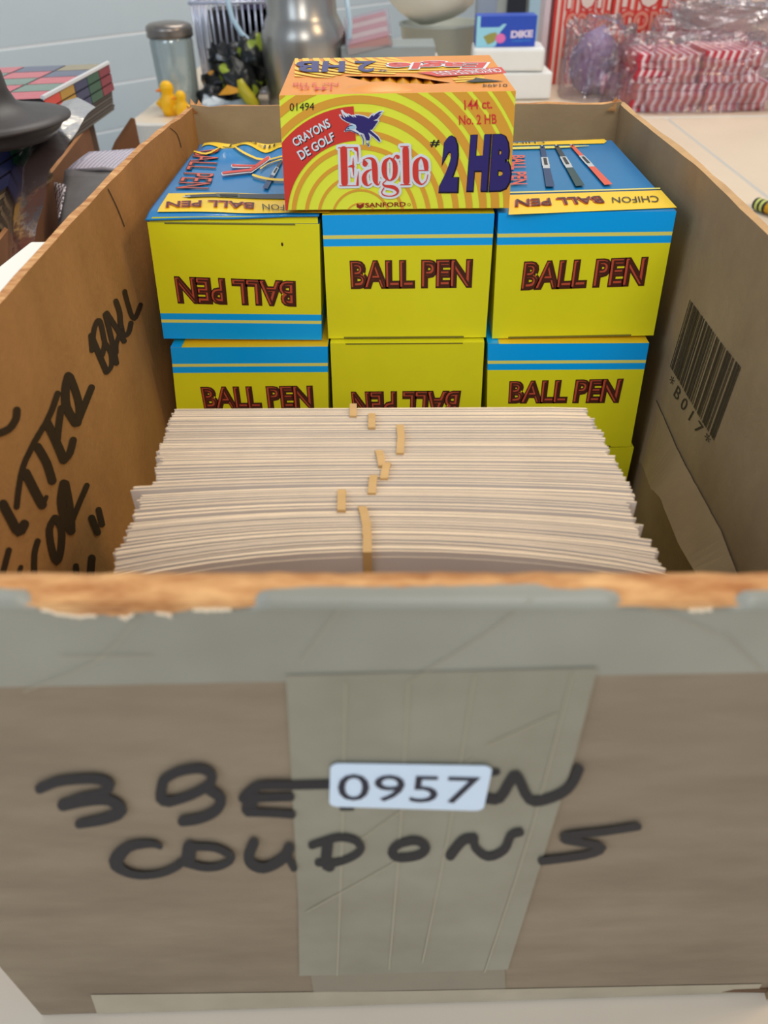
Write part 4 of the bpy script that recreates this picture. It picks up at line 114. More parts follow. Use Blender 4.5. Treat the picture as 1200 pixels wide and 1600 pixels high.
"bird_halo":[[[9919,4426],[9920,4427],[9903,4411],[9941,4434],[9896,4391],[9963,4431],[9902,4373],[9979,4418],[10009,4220],[10087,4265],[10025,4207],[10092,4247],[10047,4205],[10086,4227],[10069,4211],[10070,4212]],[[10013,4261],[10014,4262],[10006,4242],[10031,4277],[10009,4222],[10052,4283],[10023,4207],[10073,4278],[10246,4084],[10295,4154],[10266,4079],[10309,4140],[10288,4085],[10313,4120],[10305,4099],[10305,4100]],[[10232,4131],[10232,4132],[10229,4110],[10245,4149],[10237,4091],[10265,4159],[10254,4080],[10287,4158],[10466,4012],[10499,4090],[10488,4011],[10516,4078],[10508,4021],[10524,4060],[10521,4038],[10521,4039]],[[10444,4064],[10445,4065],[10441,4044],[10459,4082],[10448,4024],[10479,4091],[10464,4012],[10500,4089],[10624,3954],[10659,4032],[10645,3953],[10676,4019],[10665,3962],[10683,4000],[10679,3979],[10680,3980]],[[10629,4028],[10630,4029],[10609,4017],[10653,4030],[10598,4000],[10674,4022],[10598,3980],[10685,4006],[10634,3870],[10722,3895],[10645,3854],[10722,3876],[10666,3845],[10710,3858],[10689,3847],[10690,3847]],[[10695,3917],[10696,3917],[10672,3921],[10714,3904],[10651,3914],[10722,3885],[10636,3900],[10719,3866],[10592,3814],[10676,3780],[10589,3795],[10661,3765],[10598,3776],[10640,3759],[10616,3763],[10617,3763]],[[10601,3820],[10602,3821],[10592,3801],[10621,3834],[10593,3780],[10643,3837],[10605,3764],[10663,3830],[10763,3652],[10821,3718],[10783,3644],[10833,3702],[10806,3648],[10834,3681],[10824,3661],[10825,3662]],[[10754,3698],[10754,3699],[10750,3677],[10768,3716],[10758,3658],[10788,3725],[10775,3646],[10810,3724],[10989,3569],[11023,3647],[11010,3568],[11040,3635],[11031,3577],[11048,3616],[11044,3594],[11045,3595]],[[10992,3644],[10994,3644],[10973,3632],[11017,3646],[10962,3614],[11037,3638],[10962,3594],[11050,3622],[11063,3320],[11150,3348],[11075,3304],[11151,3328],[11096,3296],[11140,3310],[11119,3298],[11120,3298]],[[11065,3334],[11065,3335],[11070,3313],[11071,3356],[11085,3297],[11087,3371],[11105,3291],[11108,3376],[11255,3290],[11257,3375],[11276,3295],[11278,3369],[11292,3311],[11293,3353],[11298,3331],[11298,3332]],[[11247,3295],[11246,3295],[11271,3295],[11226,3304],[11291,3306],[11212,3321],[11301,3323],[11211,3341],[11331,3448],[11241,3465],[11330,3467],[11252,3483],[11317,3484],[11272,3493],[11296,3494],[11295,3494]],[[11301,3421],[11300,3421],[11320,3433],[11276,3418],[11331,3451],[11256,3426],[11330,3471],[11243,3442],[11246,3689],[11159,3661],[11234,3705],[11159,3681],[11213,3713],[11169,3699],[11190,3711],[11189,3711]],[[11170,3698],[11171,3699],[11161,3679],[11190,3712],[11162,3659],[11212,3715],[11174,3642],[11232,3708],[11408,3471],[11466,3537],[11428,3464],[11478,3521],[11450,3468],[11479,3501],[11469,3480],[11470,3481]],[[11406,3530],[11407,3531],[11395,3511],[11427,3542],[11394,3491],[11449,3544],[11405,3474],[11468,3535],[11686,3233],[11749,3296],[11705,3225],[11760,3279],[11728,3227],[11759,3258],[11747,3238],[11748,3239]],[[11686,3239],[11685,3240],[11705,3227],[11675,3259],[11727,3224],[11675,3280],[11747,3232],[11687,3297],[11794,3269],[11734,3334],[11806,3286],[11754,3342],[11807,3307],[11777,3339],[11796,3326],[11795,3327]],[[11786,3269],[11784,3268],[11802,3284],[11762,3262],[11809,3304],[11740,3267],[11804,3323],[11724,3280],[11693,3499],[11613,3456],[11677,3512],[11608,3475],[11655,3516],[11615,3495],[11633,3510],[11632,3510]],[[11685,3453],[11684,3452],[11695,3471],[11665,3440],[11695,3492],[11642,3437],[11684,3509],[11623,3445],[11317,3804],[11256,3741],[11298,3812],[11245,3758],[11275,3810],[11245,3779],[11256,3798],[11255,3797]],[[11245,3770],[11245,3772],[11252,3750],[11250,3792],[11267,3736],[11264,3808],[11288,3731],[11285,3814],[11377,3735],[11374,3818],[11398,3741],[11395,3814],[11412,3757],[11411,3799],[11417,3778],[11417,3779]],[[11350,3747],[11349,3748],[11371,3738],[11335,3764],[11393,3739],[11332,3785],[11411,3751],[11340,3803],[11563,3920],[11492,3972],[11572,3938],[11510,3984],[11568,3959],[11533,3985],[11554,3975],[11553,3976]],[[11505,3915],[11504,3916],[11527,3908],[11489,3931],[11549,3911],[11483,3951],[11566,3923],[11490,3969],[11717,4129],[11642,4174],[11724,4147],[11658,4187],[11718,4167],[11681,4190],[11703,4182],[11702,4183]],[[11721,4152],[11721,4150],[11716,4172],[11715,4130],[11701,4187],[11699,4116],[11680,4193],[11679,4110],[11453,4195],[11451,4113],[11432,4190],[11431,4119],[11417,4175],[11416,4134],[11411,4155],[11411,4154]],[[11415,4137],[11415,4138],[11430,4121],[11410,4159],[11450,4114],[11417,4178],[11471,4117],[11432,4191],[11661,4200],[11622,4273],[11677,4213],[11643,4277],[11683,4232],[11663,4269],[11678,4252],[11678,4253]],[[11615,4208],[11614,4209],[11635,4199],[11601,4225],[11658,4199],[11598,4245],[11676,4210],[11607,4263],[11866,4413],[11797,4465],[11875,4430],[11815,4476],[11872,4450],[11837,4476],[11859,4467],[11858,4467]],[[11869,4453],[11870,4452],[11856,4470],[11873,4432],[11836,4478],[11865,4413],[11815,4477],[11849,4401],[11654,4419],[11687,4343],[11637,4407],[11666,4341],[11629,4388],[11646,4350],[11633,4368],[11633,4367]],[[11639,4358],[11638,4359],[11656,4345],[11629,4377],[11678,4342],[11631,4398],[11698,4348],[11643,4413],[11919,4502],[11864,4566],[11932,4517],[11884,4573],[11934,4537],[11906,4569],[11924,4556],[11924,4557]],[[11932,4540],[11932,4539],[11923,4559],[11930,4519],[11906,4571],[11918,4502],[11885,4574],[11898,4494],[11720,4552],[11733,4472],[11701,4544],[11712,4474],[11688,4527],[11695,4487],[11686,4507],[11686,4506]],[[11761,4532],[11761,4531],[11745,4546],[11768,4512],[11723,4551],[11764,4492],[11703,4546],[11750,4477],[11514,4441],[11562,4372],[11500,4427],[11541,4367],[11496,4407],[11520,4372],[11503,4387],[11503,4386]],[[11562,4436],[11563,4435],[11542,4444],[11577,4419],[11519,4442],[11581,4399],[11502,4431],[11574,4381],[11420,4336],[11491,4286],[11412,4318],[11474,4275],[11416,4298],[11452,4273],[11430,4282],[11431,4282]],[[11449,4275],[11448,4275],[11472,4276],[11427,4283],[11491,4287],[11413,4299],[11500,4304],[11411,4318],[11524,4424],[11435,4438],[11522,4443],[11445,4455],[11508,4459],[11464,4466],[11488,4467],[11486,4467]],[[11497,4464],[11498,4464],[11474,4468],[11515,4451],[11453,4462],[11524,4433],[11439,4448],[11521,4414],[11388,4353],[11470,4318],[11385,4334],[11456,4304],[11394,4315],[11435,4298],[11411,4302],[11412,4302]],[[11440,4300],[11439,4300],[11460,4310],[11416,4299],[11472,4326],[11396,4309],[11474,4345],[11385,4325],[11454,4418],[11366,4398],[11443,4434],[11367,4417],[11423,4444],[11379,4434],[11401,4443],[11400,4443]],[[11436,4436],[11437,4436],[11415,4445],[11450,4419],[11393,4445],[11453,4399],[11375,4434],[11444,4382],[11219,4267],[11288,4215],[11210,4250],[11270,4204],[11213,4230],[11247,4203],[11226,4213],[11227,4212]],[[11290,4225],[11290,4224],[11295,4245],[11275,4209],[11289,4265],[11254,4201],[11274,4278],[11233,4204],[11049,4377],[11008,4303],[11028,4380],[10993,4316],[11007,4372],[10987,4336],[10993,4357],[10992,4356]],[[11069,4334],[11069,4333],[11068,4354],[11059,4314],[11057,4371],[11041,4302],[11038,4380],[11020,4300],[10773,4426],[10754,4346],[10751,4425],[10735,4355],[10733,4412],[10724,4372],[10723,4394],[10723,4393]],[[10804,4389],[10804,4388],[10798,4408],[10799,4367],[10783,4423],[10785,4352],[10762,4427],[10764,4345],[10628,4421],[10631,4340],[10608,4415],[10610,4344],[10593,4400],[10595,4359],[10589,4379],[10589,4378]],[[10608,4412],[10609,4412],[10592,4397],[10631,4418],[10585,4378],[10653,4415],[10590,4359],[10669,4402],[10653,4262],[10732,4305],[10669,4249],[10737,4286],[10691,4246],[10730,4267],[10713,4252],[10714,4252]],[[10728,4266],[10728,4265],[10735,4286],[10712,4250],[10730,4306],[10690,4244],[10715,4319],[10670,4248],[10545,4406],[10499,4334],[10524,4410],[10485,4348],[10503,4403],[10480,4367],[10487,4388],[10487,4387]],[[10499,4400],[10500,4400],[10484,4384],[10522,4408],[10478,4365],[10544,4405],[10484,4346],[10560,4393],[10548,4261],[10624,4308],[10564,4249],[10630,4290],[10586,4247],[10624,4270],[10608,4254],[10609,4255]],[[10621,4267],[10620,4266],[10628,4287],[10604,4251],[10623,4307],[10583,4245],[10609,4320],[10562,4249],[10347,4456],[10300,4385],[10327,4460],[10286,4398],[10305,4454],[10282,4418],[10289,4439],[10289,4438]],[[10312,4455],[10313,4455],[10292,4444],[10336,4457],[10280,4427],[10356,4448],[10280,4408],[10367,4433],[10316,4299],[10403,4324],[10327,4283],[10403,4305],[10347,4275],[10391,4287],[10370,4276],[10371,4276]],[[10389,4287],[10388,4286],[10400,4305],[10368,4275],[10402,4325],[10346,4273],[10391,4341],[10327,4282],[10237,4475],[10173,4416],[10218,4484],[10163,4432],[10196,4482],[10164,4452],[10176,4471],[10176,4470]],[[10190,4479],[10191,4480],[10171,4467],[10214,4483],[10161,4449],[10234,4476],[10162,4430],[10247,4461],[10199,4345],[10284,4377],[10212,4330],[10285,4358],[10232,4324],[10275,4339],[10255,4327],[10256,4327]],[[10267,4334],[10267,4333],[10281,4350],[10246,4324],[10284,4370],[10224,4324],[10276,4388],[10206,4334],[10073,4606],[10003,4553],[10055,4616],[9995,4570],[10033,4616],[9998,4590],[10013,4607],[10012,4606]],[[10023,4613],[10024,4613],[10004,4600],[10046,4616],[9994,4582],[10067,4610],[9996,4563],[10080,4595],[10133,4249],[10218,4281],[10146,4234],[10219,4262],[10167,4228],[10209,4244],[10189,4231],[10191,4231]],[[10848,3624],[10849,3625],[10827,3608],[10876,3631],[10817,3585],[10901,3624],[10821,3563],[10919,3608],[10924,3373],[11030,3397],[10916,3173],[11025,3172],[10923,3151],[11017,3149],[10942,3134],[10997,3133],[10969,3127],[10970,3127]],[[11136,3279],[11137,3280],[11111,3262],[11168,3285],[11098,3237],[11196,3276],[11102,3211],[11214,3256],[11166,3072],[11279,3117],[11184,3051],[11282,3091],[11213,3043],[11269,3065],[11244,3047],[11245,3048]]],
"bird_lines":[[[10148,3726],[10147,3726],[10157,3727],[10138,3729],[10165,3731],[10133,3736],[10169,3738],[10132,3744],[10179,3785],[10143,3795],[10206,3841],[10176,3861],[10273,3898],[10250,3924],[10352,3944],[10336,3975],[10424,3961],[10418,3995],[10481,3966],[10478,4000],[10489,3969],[10487,3998],[10495,3975],[10494,3992],[10497,3983],[10496,3985]],[[10142,3731],[10142,3732],[10147,3724],[10142,3740],[10155,3720],[10146,3748],[10164,3720],[10153,3753],[10254,3747],[10245,3781],[10362,3766],[10365,3800],[10448,3741],[10464,3773],[10541,3697],[10559,3727],[10659,3642],[10677,3673],[10753,3596],[10772,3626],[10762,3594],[10778,3621],[10771,3597],[10780,3612],[10777,3603],[10778,3604]],[[10255,3846],[10255,3847],[10259,3839],[10255,3856],[10267,3834],[10260,3863],[10276,3834],[10268,3867],[10330,3845],[10322,3879],[10338,3849],[10331,3878],[10343,3857],[10339,3874],[10343,3865],[10343,3866]],[[10861,3598],[10862,3599],[10854,3592],[10871,3601],[10851,3584],[10880,3599],[10853,3576],[10886,3594],[10907,3491],[10941,3506],[10959,3381],[10996,3389],[10962,3267],[11000,3266],[10952,3174],[10990,3171],[10953,3166],[10986,3163],[10960,3160],[10979,3158],[10968,3157],[10970,3157]],[[11124,3246],[11125,3246],[11118,3241],[11133,3247],[11115,3234],[11140,3245],[11116,3227],[11146,3240],[11181,3101],[11210,3114],[11186,3095],[11211,3107],[11193,3093],[11208,3100],[11201,3095],[11202,3095]],[[11227,3259],[11228,3259],[11219,3257],[11236,3256],[11213,3253],[11241,3251],[11210,3246],[11243,3244],[11198,3095],[11231,3094],[11200,3089],[11228,3087],[11205,3083],[11221,3082],[11213,3081],[11214,3081]]],
"bands":[[[10751,-11574,-4000],[10786,-12312,-4000]],[[11524,-12318,-4000],[11546,-13120,-4000]],[[12640,-13175,-4000],[12637,-14804,-4000]],[[11856,-14925,-4000],[11988,-15703,-4000]],[[12173,-15704,-4000],[12068,-16410,-4000]],[[11706,-16485,-4000],[11660,-17270,-4000]],[[10623,-17339,-4000],[10675,-18225,-4000]],[[11365,-18261,-4000],[11541,-19034,-4000]],[[11542,-19067,-4000],[11557,-19518,-4000]],[[11579,-19550,-4000],[11605,-20384,-4000]]]}
Q = {k: [Vector(p)*1e-5 for p in v] for k, v in D['Q'].items()}
R = random.Random(7)
# ---------------------------------------------------------------- materials
def lin(c):
    return tuple(((v/255)/12.92 if v/255 <= .04045 else ((v/255+.055)/1.055)**2.4) for v in c)
MATS = {}
def mat(name, rgb, rough=.6, var=0., scale=30., stretch=(1, 1, 1), bump=0., metal=0., alt=None, spec=.4, detail=3, bscale=None, **kw):
    if name in MATS: return MATS[name]
    m = bpy.data.materials.new(name); m.use_nodes = True; nt = m.node_tree; N = nt.nodes; L = nt.links
    p = N['Principled BSDF']; c = lin(rgb)
    p.inputs['Base Color'].default_value = (*c, 1); p.inputs['Roughness'].default_value = rough
    p.inputs['Metallic'].default_value = metal; p.inputs['Specular IOR Level'].default_value = spec
    for k, v in kw.items(): p.inputs[k].default_value = v
    if var or bump:
        tc = N.new('ShaderNodeTexCoord'); mp = N.new('ShaderNodeMapping'); mp.inputs['Scale'].default_value = stretch
        L.new(tc.outputs['Object'], mp.inputs[0])
        no = N.new('ShaderNodeTexNoise'); no.inputs['Scale'].default_value = scale; no.inputs['Detail'].default_value = detail
        no.inputs['Roughness'].default_value = .65
        L.new(mp.outputs[0], no.inputs[0])
        if var:
            a = lin(alt) if alt else tuple(v*(1-var) for v in c)
            rp = N.new('ShaderNodeValToRGB'); rp.color_ramp.elements[0].position = .32; rp.color_ramp.elements[1].position = .68
            rp.color_ramp.elements[0].color = (*a, 1)
            rp.color_ramp.elements[1].color = (*(c if alt else tuple(min(1, v*(1+var)) for v in c)), 1)
            L.new(no.outputs['Fac'], rp.inputs[0]); L.new(rp.outputs[0], p.inputs['Base Color'])
        if bump:
            b = N.new('ShaderNodeBump'); b.inputs['Strength'].default_value = bump; b.inputs['Distance'].default_value = .002
            src = no
            if bscale:
                src = N.new('ShaderNodeTexNoise'); src.inputs['Scale'].default_value = bscale; L.new(mp.outputs[0], src.inputs[0])
            L.new(src.outputs['Fac'], b.inputs['Height']); L.new(b.outputs[0], p.inputs['Normal'])
    MATS[name] = m; return m
def clear(name, tint=(1, 1, 1), gloss=.25, rough=.08, milky=0., milk=(255, 255, 255), bump=0., bscale=40):
    """thin clear plastic or glass: mostly see-through, with a sheen and a little haze"""
    m = bpy.data.materials.new(name); m.use_nodes = True; nt = m.node_tree; N = nt.nodes; L = nt.links
    N.remove(N['Principled BSDF']); out = N['Material Output']
    t = N.new('ShaderNodeBsdfTransparent'); t.inputs[0].default_value = (*tint, 1)
    g = N.new('ShaderNodeBsdfGlossy'); g.inputs['Roughness'].default_value = rough
    fr = N.new('ShaderNodeFresnel'); fr.inputs[0].default_value = 1.35
    ad = N.new('ShaderNodeMath'); ad.operation = 'MULTIPLY_ADD'; ad.inputs[1].default_value = 1; ad.inputs[2].default_value = gloss*.3
    L.new(fr.outputs[0], ad.inputs[0])
    mx = N.new('ShaderNodeMixShader'); L.new(ad.outputs[0], mx.inputs[0]); L.new(t.outputs[0], mx.inputs[1]); L.new(g.outputs[0], mx.inputs[2])
    last = mx
    if milky:
        d = N.new('ShaderNodeBsdfDiffuse'); d.inputs[0].default_value = (*lin(milk), 1)
        m2 = N.new('ShaderNodeMixShader'); m2.inputs[0].default_value = milky
        L.new(last.outputs[0], m2.inputs[1]); L.new(d.outputs[0], m2.inputs[2]); last = m2
    if bump:
        tc = N.new('ShaderNodeTexCoord'); no = N.new('ShaderNodeTexNoise'); no.inputs['Scale'].default_value = bscale
        no.inputs['Detail'].default_value = 4; L.new(tc.outputs['Object'], no.inputs[0])
        b = N.new('ShaderNodeBump'); b.inputs['Strength'].default_value = bump; b.inputs['Distance'].default_value = .01
        L.new(no.outputs[0], b.inputs['Height']); L.new(b.outputs[0], g.inputs['Normal']); L.new(b.outputs[0], fr.inputs['Normal'])
    L.new(last.outputs[0], out.inputs[0]); MATS[name] = m; return m
kraft_front = mat('kraft_outside_shaded', (143, 128, 108), .8, .1, 14, (1, 1, 3), .15, alt=(126, 111, 93), bscale=260)  # base colour darkened to stand in for shade over the front panel
kraft_left = mat('kraft_inside_left', (176, 128, 74), .85, .08, 16, (1, 1.4, 1), .12, alt=(156, 112, 62), bscale=300)
kraft_right = mat('kraft_inside_right', (166, 142, 108), .85, .08, 16, (1, 1.4, 1), .12, alt=(150, 126, 96), bscale=300)
kraft_edge = mat('kraft_torn', (222, 172, 116), .9, .2, 60, (1, 3, 3), .5, alt=(166, 106, 58))
kraft_dark = mat('kraft_floor_shaded', (100, 76, 54), .9, .1, 20)  # darker than the walls: shade deep in the box put into the colour
tape_m = mat('paper_tape', (146, 143, 128), .5, .06, 25, (1, 1, 1), .12, alt=(132, 128, 112), spec=.5)
tape_top_m = mat('paper_tape_top', (148, 147, 136), .42, .06, 14, (1, 1, 1), .15, alt=(130, 128, 116), spec=.5)
crease_m = mat('tape_crease', (164, 158, 138), .6)
ink = mat('marker_ink', (38, 38, 42), .55, spec=.3)
ink_brown = mat('marker_ink_inside', (56, 42, 28), .7, spec=.2)
lemon = mat('lemon_card', (236, 228, 34), .3, .02, 40, spec=.45, bump=.02)
gold = mat('warm_yellow_print', (250, 208, 40), .3, spec=.45)
paleyel = mat('pale_yellow_line', (236, 226, 110), .3)
blue = mat('blue_print', (0, 172, 252), .3, spec=.45)
deepblue = mat('deep_blue_print', (14, 122, 186), .22, .04, 30, spec=.5, bump=.03)
brown = mat('brown_letter', (78, 38, 26), .4)
brick = mat('red_letter_edge', (196, 82, 56), .4)
white = mat('white_print', (232, 240, 248), .4)
red = mat('red_print', (222, 66, 58), .35)
navy = mat('navy_print', (52, 46, 118), .35)
dnavy = mat('dark_navy_shadow', (24, 18, 44), .4)
black = mat('black_print', (26, 24, 26), .4)
elemon = mat('eagle_lemon', (242, 250, 72), .35, .02, 40)
amber = mat('amber_print', (236, 172, 62), .35)
orange = mat('orange_print', (236, 150, 48), .35, .05, 40)
paper = mat('cream_paper', (232, 208, 176), .8, .05, 60, (1, 1, 1))
paper_grey = mat('grey_paper', (206, 194, 184), .8, .05, 30)
rubber = mat('tan_rubber', (198, 158, 100), .6, .08, 60)
table_m = mat('table_top', (226, 208, 184), .35, .03, 8, bump=.04, bscale=500)
table_near_m = mat('table_top_near', (204, 192, 176), .35, .03, 8)
table_edge_m = mat('table_edge', (222, 216, 206), .5)
wall_m = mat('white_boards', (216, 227, 232), .45, .02, 4)
# ---------------------------------------------------------------- mesh helpers
class MB:
    def __init__(s): s.v = []; s.f = []; s.m = []; s.mats = []
    def mi(s, m):
        if m not in s.mats: s.mats.append(m)
        return s.mats.index(m)
    def add(s, vs, fs, m):
        b = len(s.v); s.v += [Vector(v) for v in vs]; k = s.mi(m)
        for f in fs: s.f.append([b+i for i in f]); s.m.append(k)
    def quad(s, pts, m, off=(0, 0, 0), nx=1, ny=1, warp=None):
        """TL,TR,BR,BL"""
        o = Vector(off); vs = []
        for j in range(ny+1):
            for i in range(nx+1):
                a = i/nx; b = j/ny
                p = (pts[0]*(1-a)+pts[1]*a)*(1-b)+(pts[3]*(1-a)+pts[2]*a)*b+o
                if warp: p = p+warp(p)
                vs.append(p)
        s.add(vs, [[j*(nx+1)+i, (j+1)*(nx+1)+i, (j+1)*(nx+1)+i+1, j*(nx+1)+i+1] for j in range(ny) for i in range(nx)], m)
    def poly(s, pts, m, off=(0, 0, 0), holes=()):
        o = Vector(off); loops = [list(pts)]+[list(h) for h in holes]
        tri = tessellate_polygon(loops); vs = [Vector(p)+o for l in loops for p in l]
        s.add(vs, [list(t) for t in tri], m)
    def box(s, c, d, m, rz=0, bev=0):
        hx, hy, hz = d[0]/2, d[1]/2, d[2]/2; M = Matrix.Rotation(rz, 4, 'Z')
        vs = [M @ Vector((x*hx, y*hy, z*hz))+Vector(c) for x in (-1, 1) for y in (-1, 1) for z in (-1, 1)]
        s.add(vs, [[0, 1, 3, 2], [4, 6, 7, 5], [0, 4, 5, 1], [2, 3, 7, 6], [0, 2, 6, 4], [1, 5, 7, 3]], m)
    def hexa(s, top, bot, m):
        """top: 4 points going round, bot the same"""
        s.add(list(top)+list(bot), [[0, 1, 2, 3], [7, 6, 5, 4], [0, 4, 5, 1], [1, 5, 6, 2], [2, 6, 7, 3], [3, 7, 4, 0]], m)
    def strip(s, pts, fn, m, dv=(0, -3e-6, 0)):
        """pts: alternating left/right 2-D points; dv lifts each station a hair so crossing strokes never coincide"""
        s.k = getattr(s, 'k', 0); d = Vector(dv); vs = [fn(p)+d*((i//2+s.k) % 60) for i, p in enumerate(pts)]; n = len(vs)//2; s.k += 7
        s.add(vs, [[2*i, 2*i+1, 2*i+3, 2*i+2] for i in range(n-1)], m)
    def lathe(s, prof, c, m, seg=32, flute=0, fl_r=(0, 0)):
        vs = []; n = len(prof)
        for k in range(seg):
            a = 2*math.pi*k/seg
            for (r, z) in prof:
                rr = r*(1+(flute*(1 if k % 2 else -1) if fl_r[0] <= z <= fl_r[1] else 0))
                vs.append((c[0]+rr*math.cos(a), c[1]+rr*math.sin(a), c[2]+z))
        s.add(vs, [[k*n+i, ((k+1) % seg)*n+i, ((k+1) % seg)*n+i+1, k*n+i+1] for k in range(seg) for i in range(n-1)], m)
    def tube(s, pts, r, m, seg=8):
        pts = [Vector(p) for p in pts]; vs = []; up = Vector((.31, .2, .93))
        for i, p in enumerate(pts):
            t = (pts[min(i+1, len(pts)-1)]-pts[max(i-1, 0)]).normalized()
            a = t.cross(up).normalized(); b = t.cross(a)
            rr = r[i] if isinstance(r, (list, tuple)) else r
            for k in range(seg):
                th = 2*math.pi*k/seg; vs.append(p+a*rr*math.cos(th)+b*rr*math.sin(th))
        fs = [[i*seg+k, i*seg+(k+1) % seg, (i+1)*seg+(k+1) % seg, (i+1)*seg+k] for i in range(len(pts)-1) for k in range(seg)]
        fs += [list(range(seg))[::-1], [(len(pts)-1)*seg+k for k in range(seg)]]
        s.add(vs, fs, m)
    def build(s, name, parent=None, smooth=False, bevel=0, solid=0):
        me = bpy.data.meshes.new(name)
        off = world_loc(parent) if parent else Vector((0, 0, 0))
        if parent is None:
            zs = min(v.z for v in s.v); cx = sum(v.x for v in s.v)/len(s.v); cy = sum(v.y for v in s.v)/len(s.v)
            off = Vector((cx, cy, zs))
        me.from_pydata([tuple(v-off) for v in s.v], [], s.f)
        for m in s.mats: me.materials.append(m)
        me.polygons.foreach_set('material_index', s.m)
        if smooth: me.polygons.foreach_set('use_smooth', [True]*len(me.polygons))
        me.update()
        o = bpy.data.objects.new(name, me); C.objects.link(o)
        if parent: o.parent = parent
        else: o.location = off
        if solid:
            md = o.modifiers.new('s', 'SOLIDIFY'); md.thickness = solid
        if bevel:
            md = o.modifiers.new('b', 'BEVEL'); md.width = bevel; md.segments = 2; md.limit_method = 'ANGLE'
        return o
def world_loc(o):
    v = Vector(o.location)
    while o.parent: o = o.parent; v += o.location
    return v
def tag(o, label=None, cat=None, group=None, kind=None):
    if label: o['label'] = label
    if cat: o['category'] = cat
    if group: o['group'] = group
    if kind: o['kind'] = kind
    return o
def thing(name, loc, label, cat, group=None):
    o = bpy.data.objects.new(name, None); o.empty_display_size = .02; C.objects.link(o); o.location = loc
    return tag(o, label, cat, group)
TXT = {}
def glyphs(s, bold=0., shear=0.):
    k = (s, bold, shear)
    if k in TXT: return TXT[k]
    cu = bpy.data.curves.new('t', 'FONT'); cu.body = s; cu.resolution_u = 3; cu.offset = bold; cu.shear = shear; cu.fill_mode = 'FRONT'
    ob = bpy.data.objects.new('t', cu); C.objects.link(ob)
    bpy.context.view_layer.update()
    me = bpy.data.meshes.new_from_object(ob.evaluated_get(bpy.context.evaluated_depsgraph_get()))
    vs = [v.co.copy() for v in me.vertices]; fs = [list(p.vertices) for p in me.polygons]
    C.objects.unlink(ob); bpy.data.objects.remove(ob); bpy.data.meshes.remove(me)
    x0 = min(v.x for v in vs); x1 = max(v.x for v in vs); y0 = min(v.y for v in vs); y1 = max(v.y for v in vs)
    TXT[k] = ([((v.x-x0)/(x1-x0), (v.y-y0)/(y1-y0)) for v in vs], fs); return TXT[k]
def text(mb, s, q, m, off, bold=0., grow=0., warp=None, fn=None):
    """q: TL,TR,BR,BL of the letters' box"""
    vs, fs = glyphs(s, bold); o = Vector(off); out = []
    if grow:
        cu = (q[1]-q[0]).normalized()*grow; cv = (q[0]-q[3]).normalized()*grow
        q = [q[0]-cu+cv, q[1]+cu+cv, q[2]+cu-cv, q[3]-cu-cv]
    for a, b in vs:
        p = (q[3]*(1-a)+q[2]*a)*(1-b)+(q[0]*(1-a)+q[1]*a)*b
        if fn: p = fn(p)
        if warp: p = p+warp(p)
        out.append(p+o)
    mb.add(out, fs, m)
def clip(poly, cl):
    """clip a convex 2-D polygon by a convex polygon (counter-clockwise)"""
    out = poly
    for i in range(len(cl)):
        a = cl[i]; b = cl[(i+1) % len(cl)]; inp = out; out = []
        side = lambda p: (b[0]-a[0])*(p[1]-a[1])-(b[1]-a[1])*(p[0]-a[0])
        for j in range(len(inp)):
            p = inp[j]; q = inp[(j+1) % len(inp)]; sp, sq = side(p), side(q)
            if sp >= 0: out.append(p)
            if (sp >= 0) != (sq >= 0):
                t = sp/(sp-sq); out.append((p[0]+(q[0]-p[0])*t, p[1]+(q[1]-p[1])*t))
        if not out: return []
    return out
def ring(mb, c, r0, r1, a0, a1, cl, fn, m, step=4, keep=None):
    n = max(1, int(abs(a1-a0)/step))
    for k in range(n):
        t0 = math.radians(a0+(a1-a0)*k/n); t1 = math.radians(a0+(a1-a0)*(k+1)/n)
        p = [(c[0]+r0*math.cos(t0), c[1]+r0*math.sin(t0)), (c[0]+r1*math.cos(t0), c[1]+r1*math.sin(t0)),
             (c[0]+r1*math.cos(t1), c[1]+r1*math.sin(t1)), (c[0]+r0*math.cos(t1), c[1]+r0*math.sin(t1))]
        if keep and not keep(p): continue
        p = clip(p, cl)
        if len(p) > 2: mb.add([fn(q) for q in p], [list(range(len(p)))], m)
def interp(x, xs, ys):
    if x <= xs[0]: return ys[0]
    for i in range(len(xs)-1):
        if x <= xs[i+1]:
            t = (x-xs[i])/(xs[i+1]-xs[i]); return ys[i]*(1-t)+ys[i+1]*t
    return ys[-1]
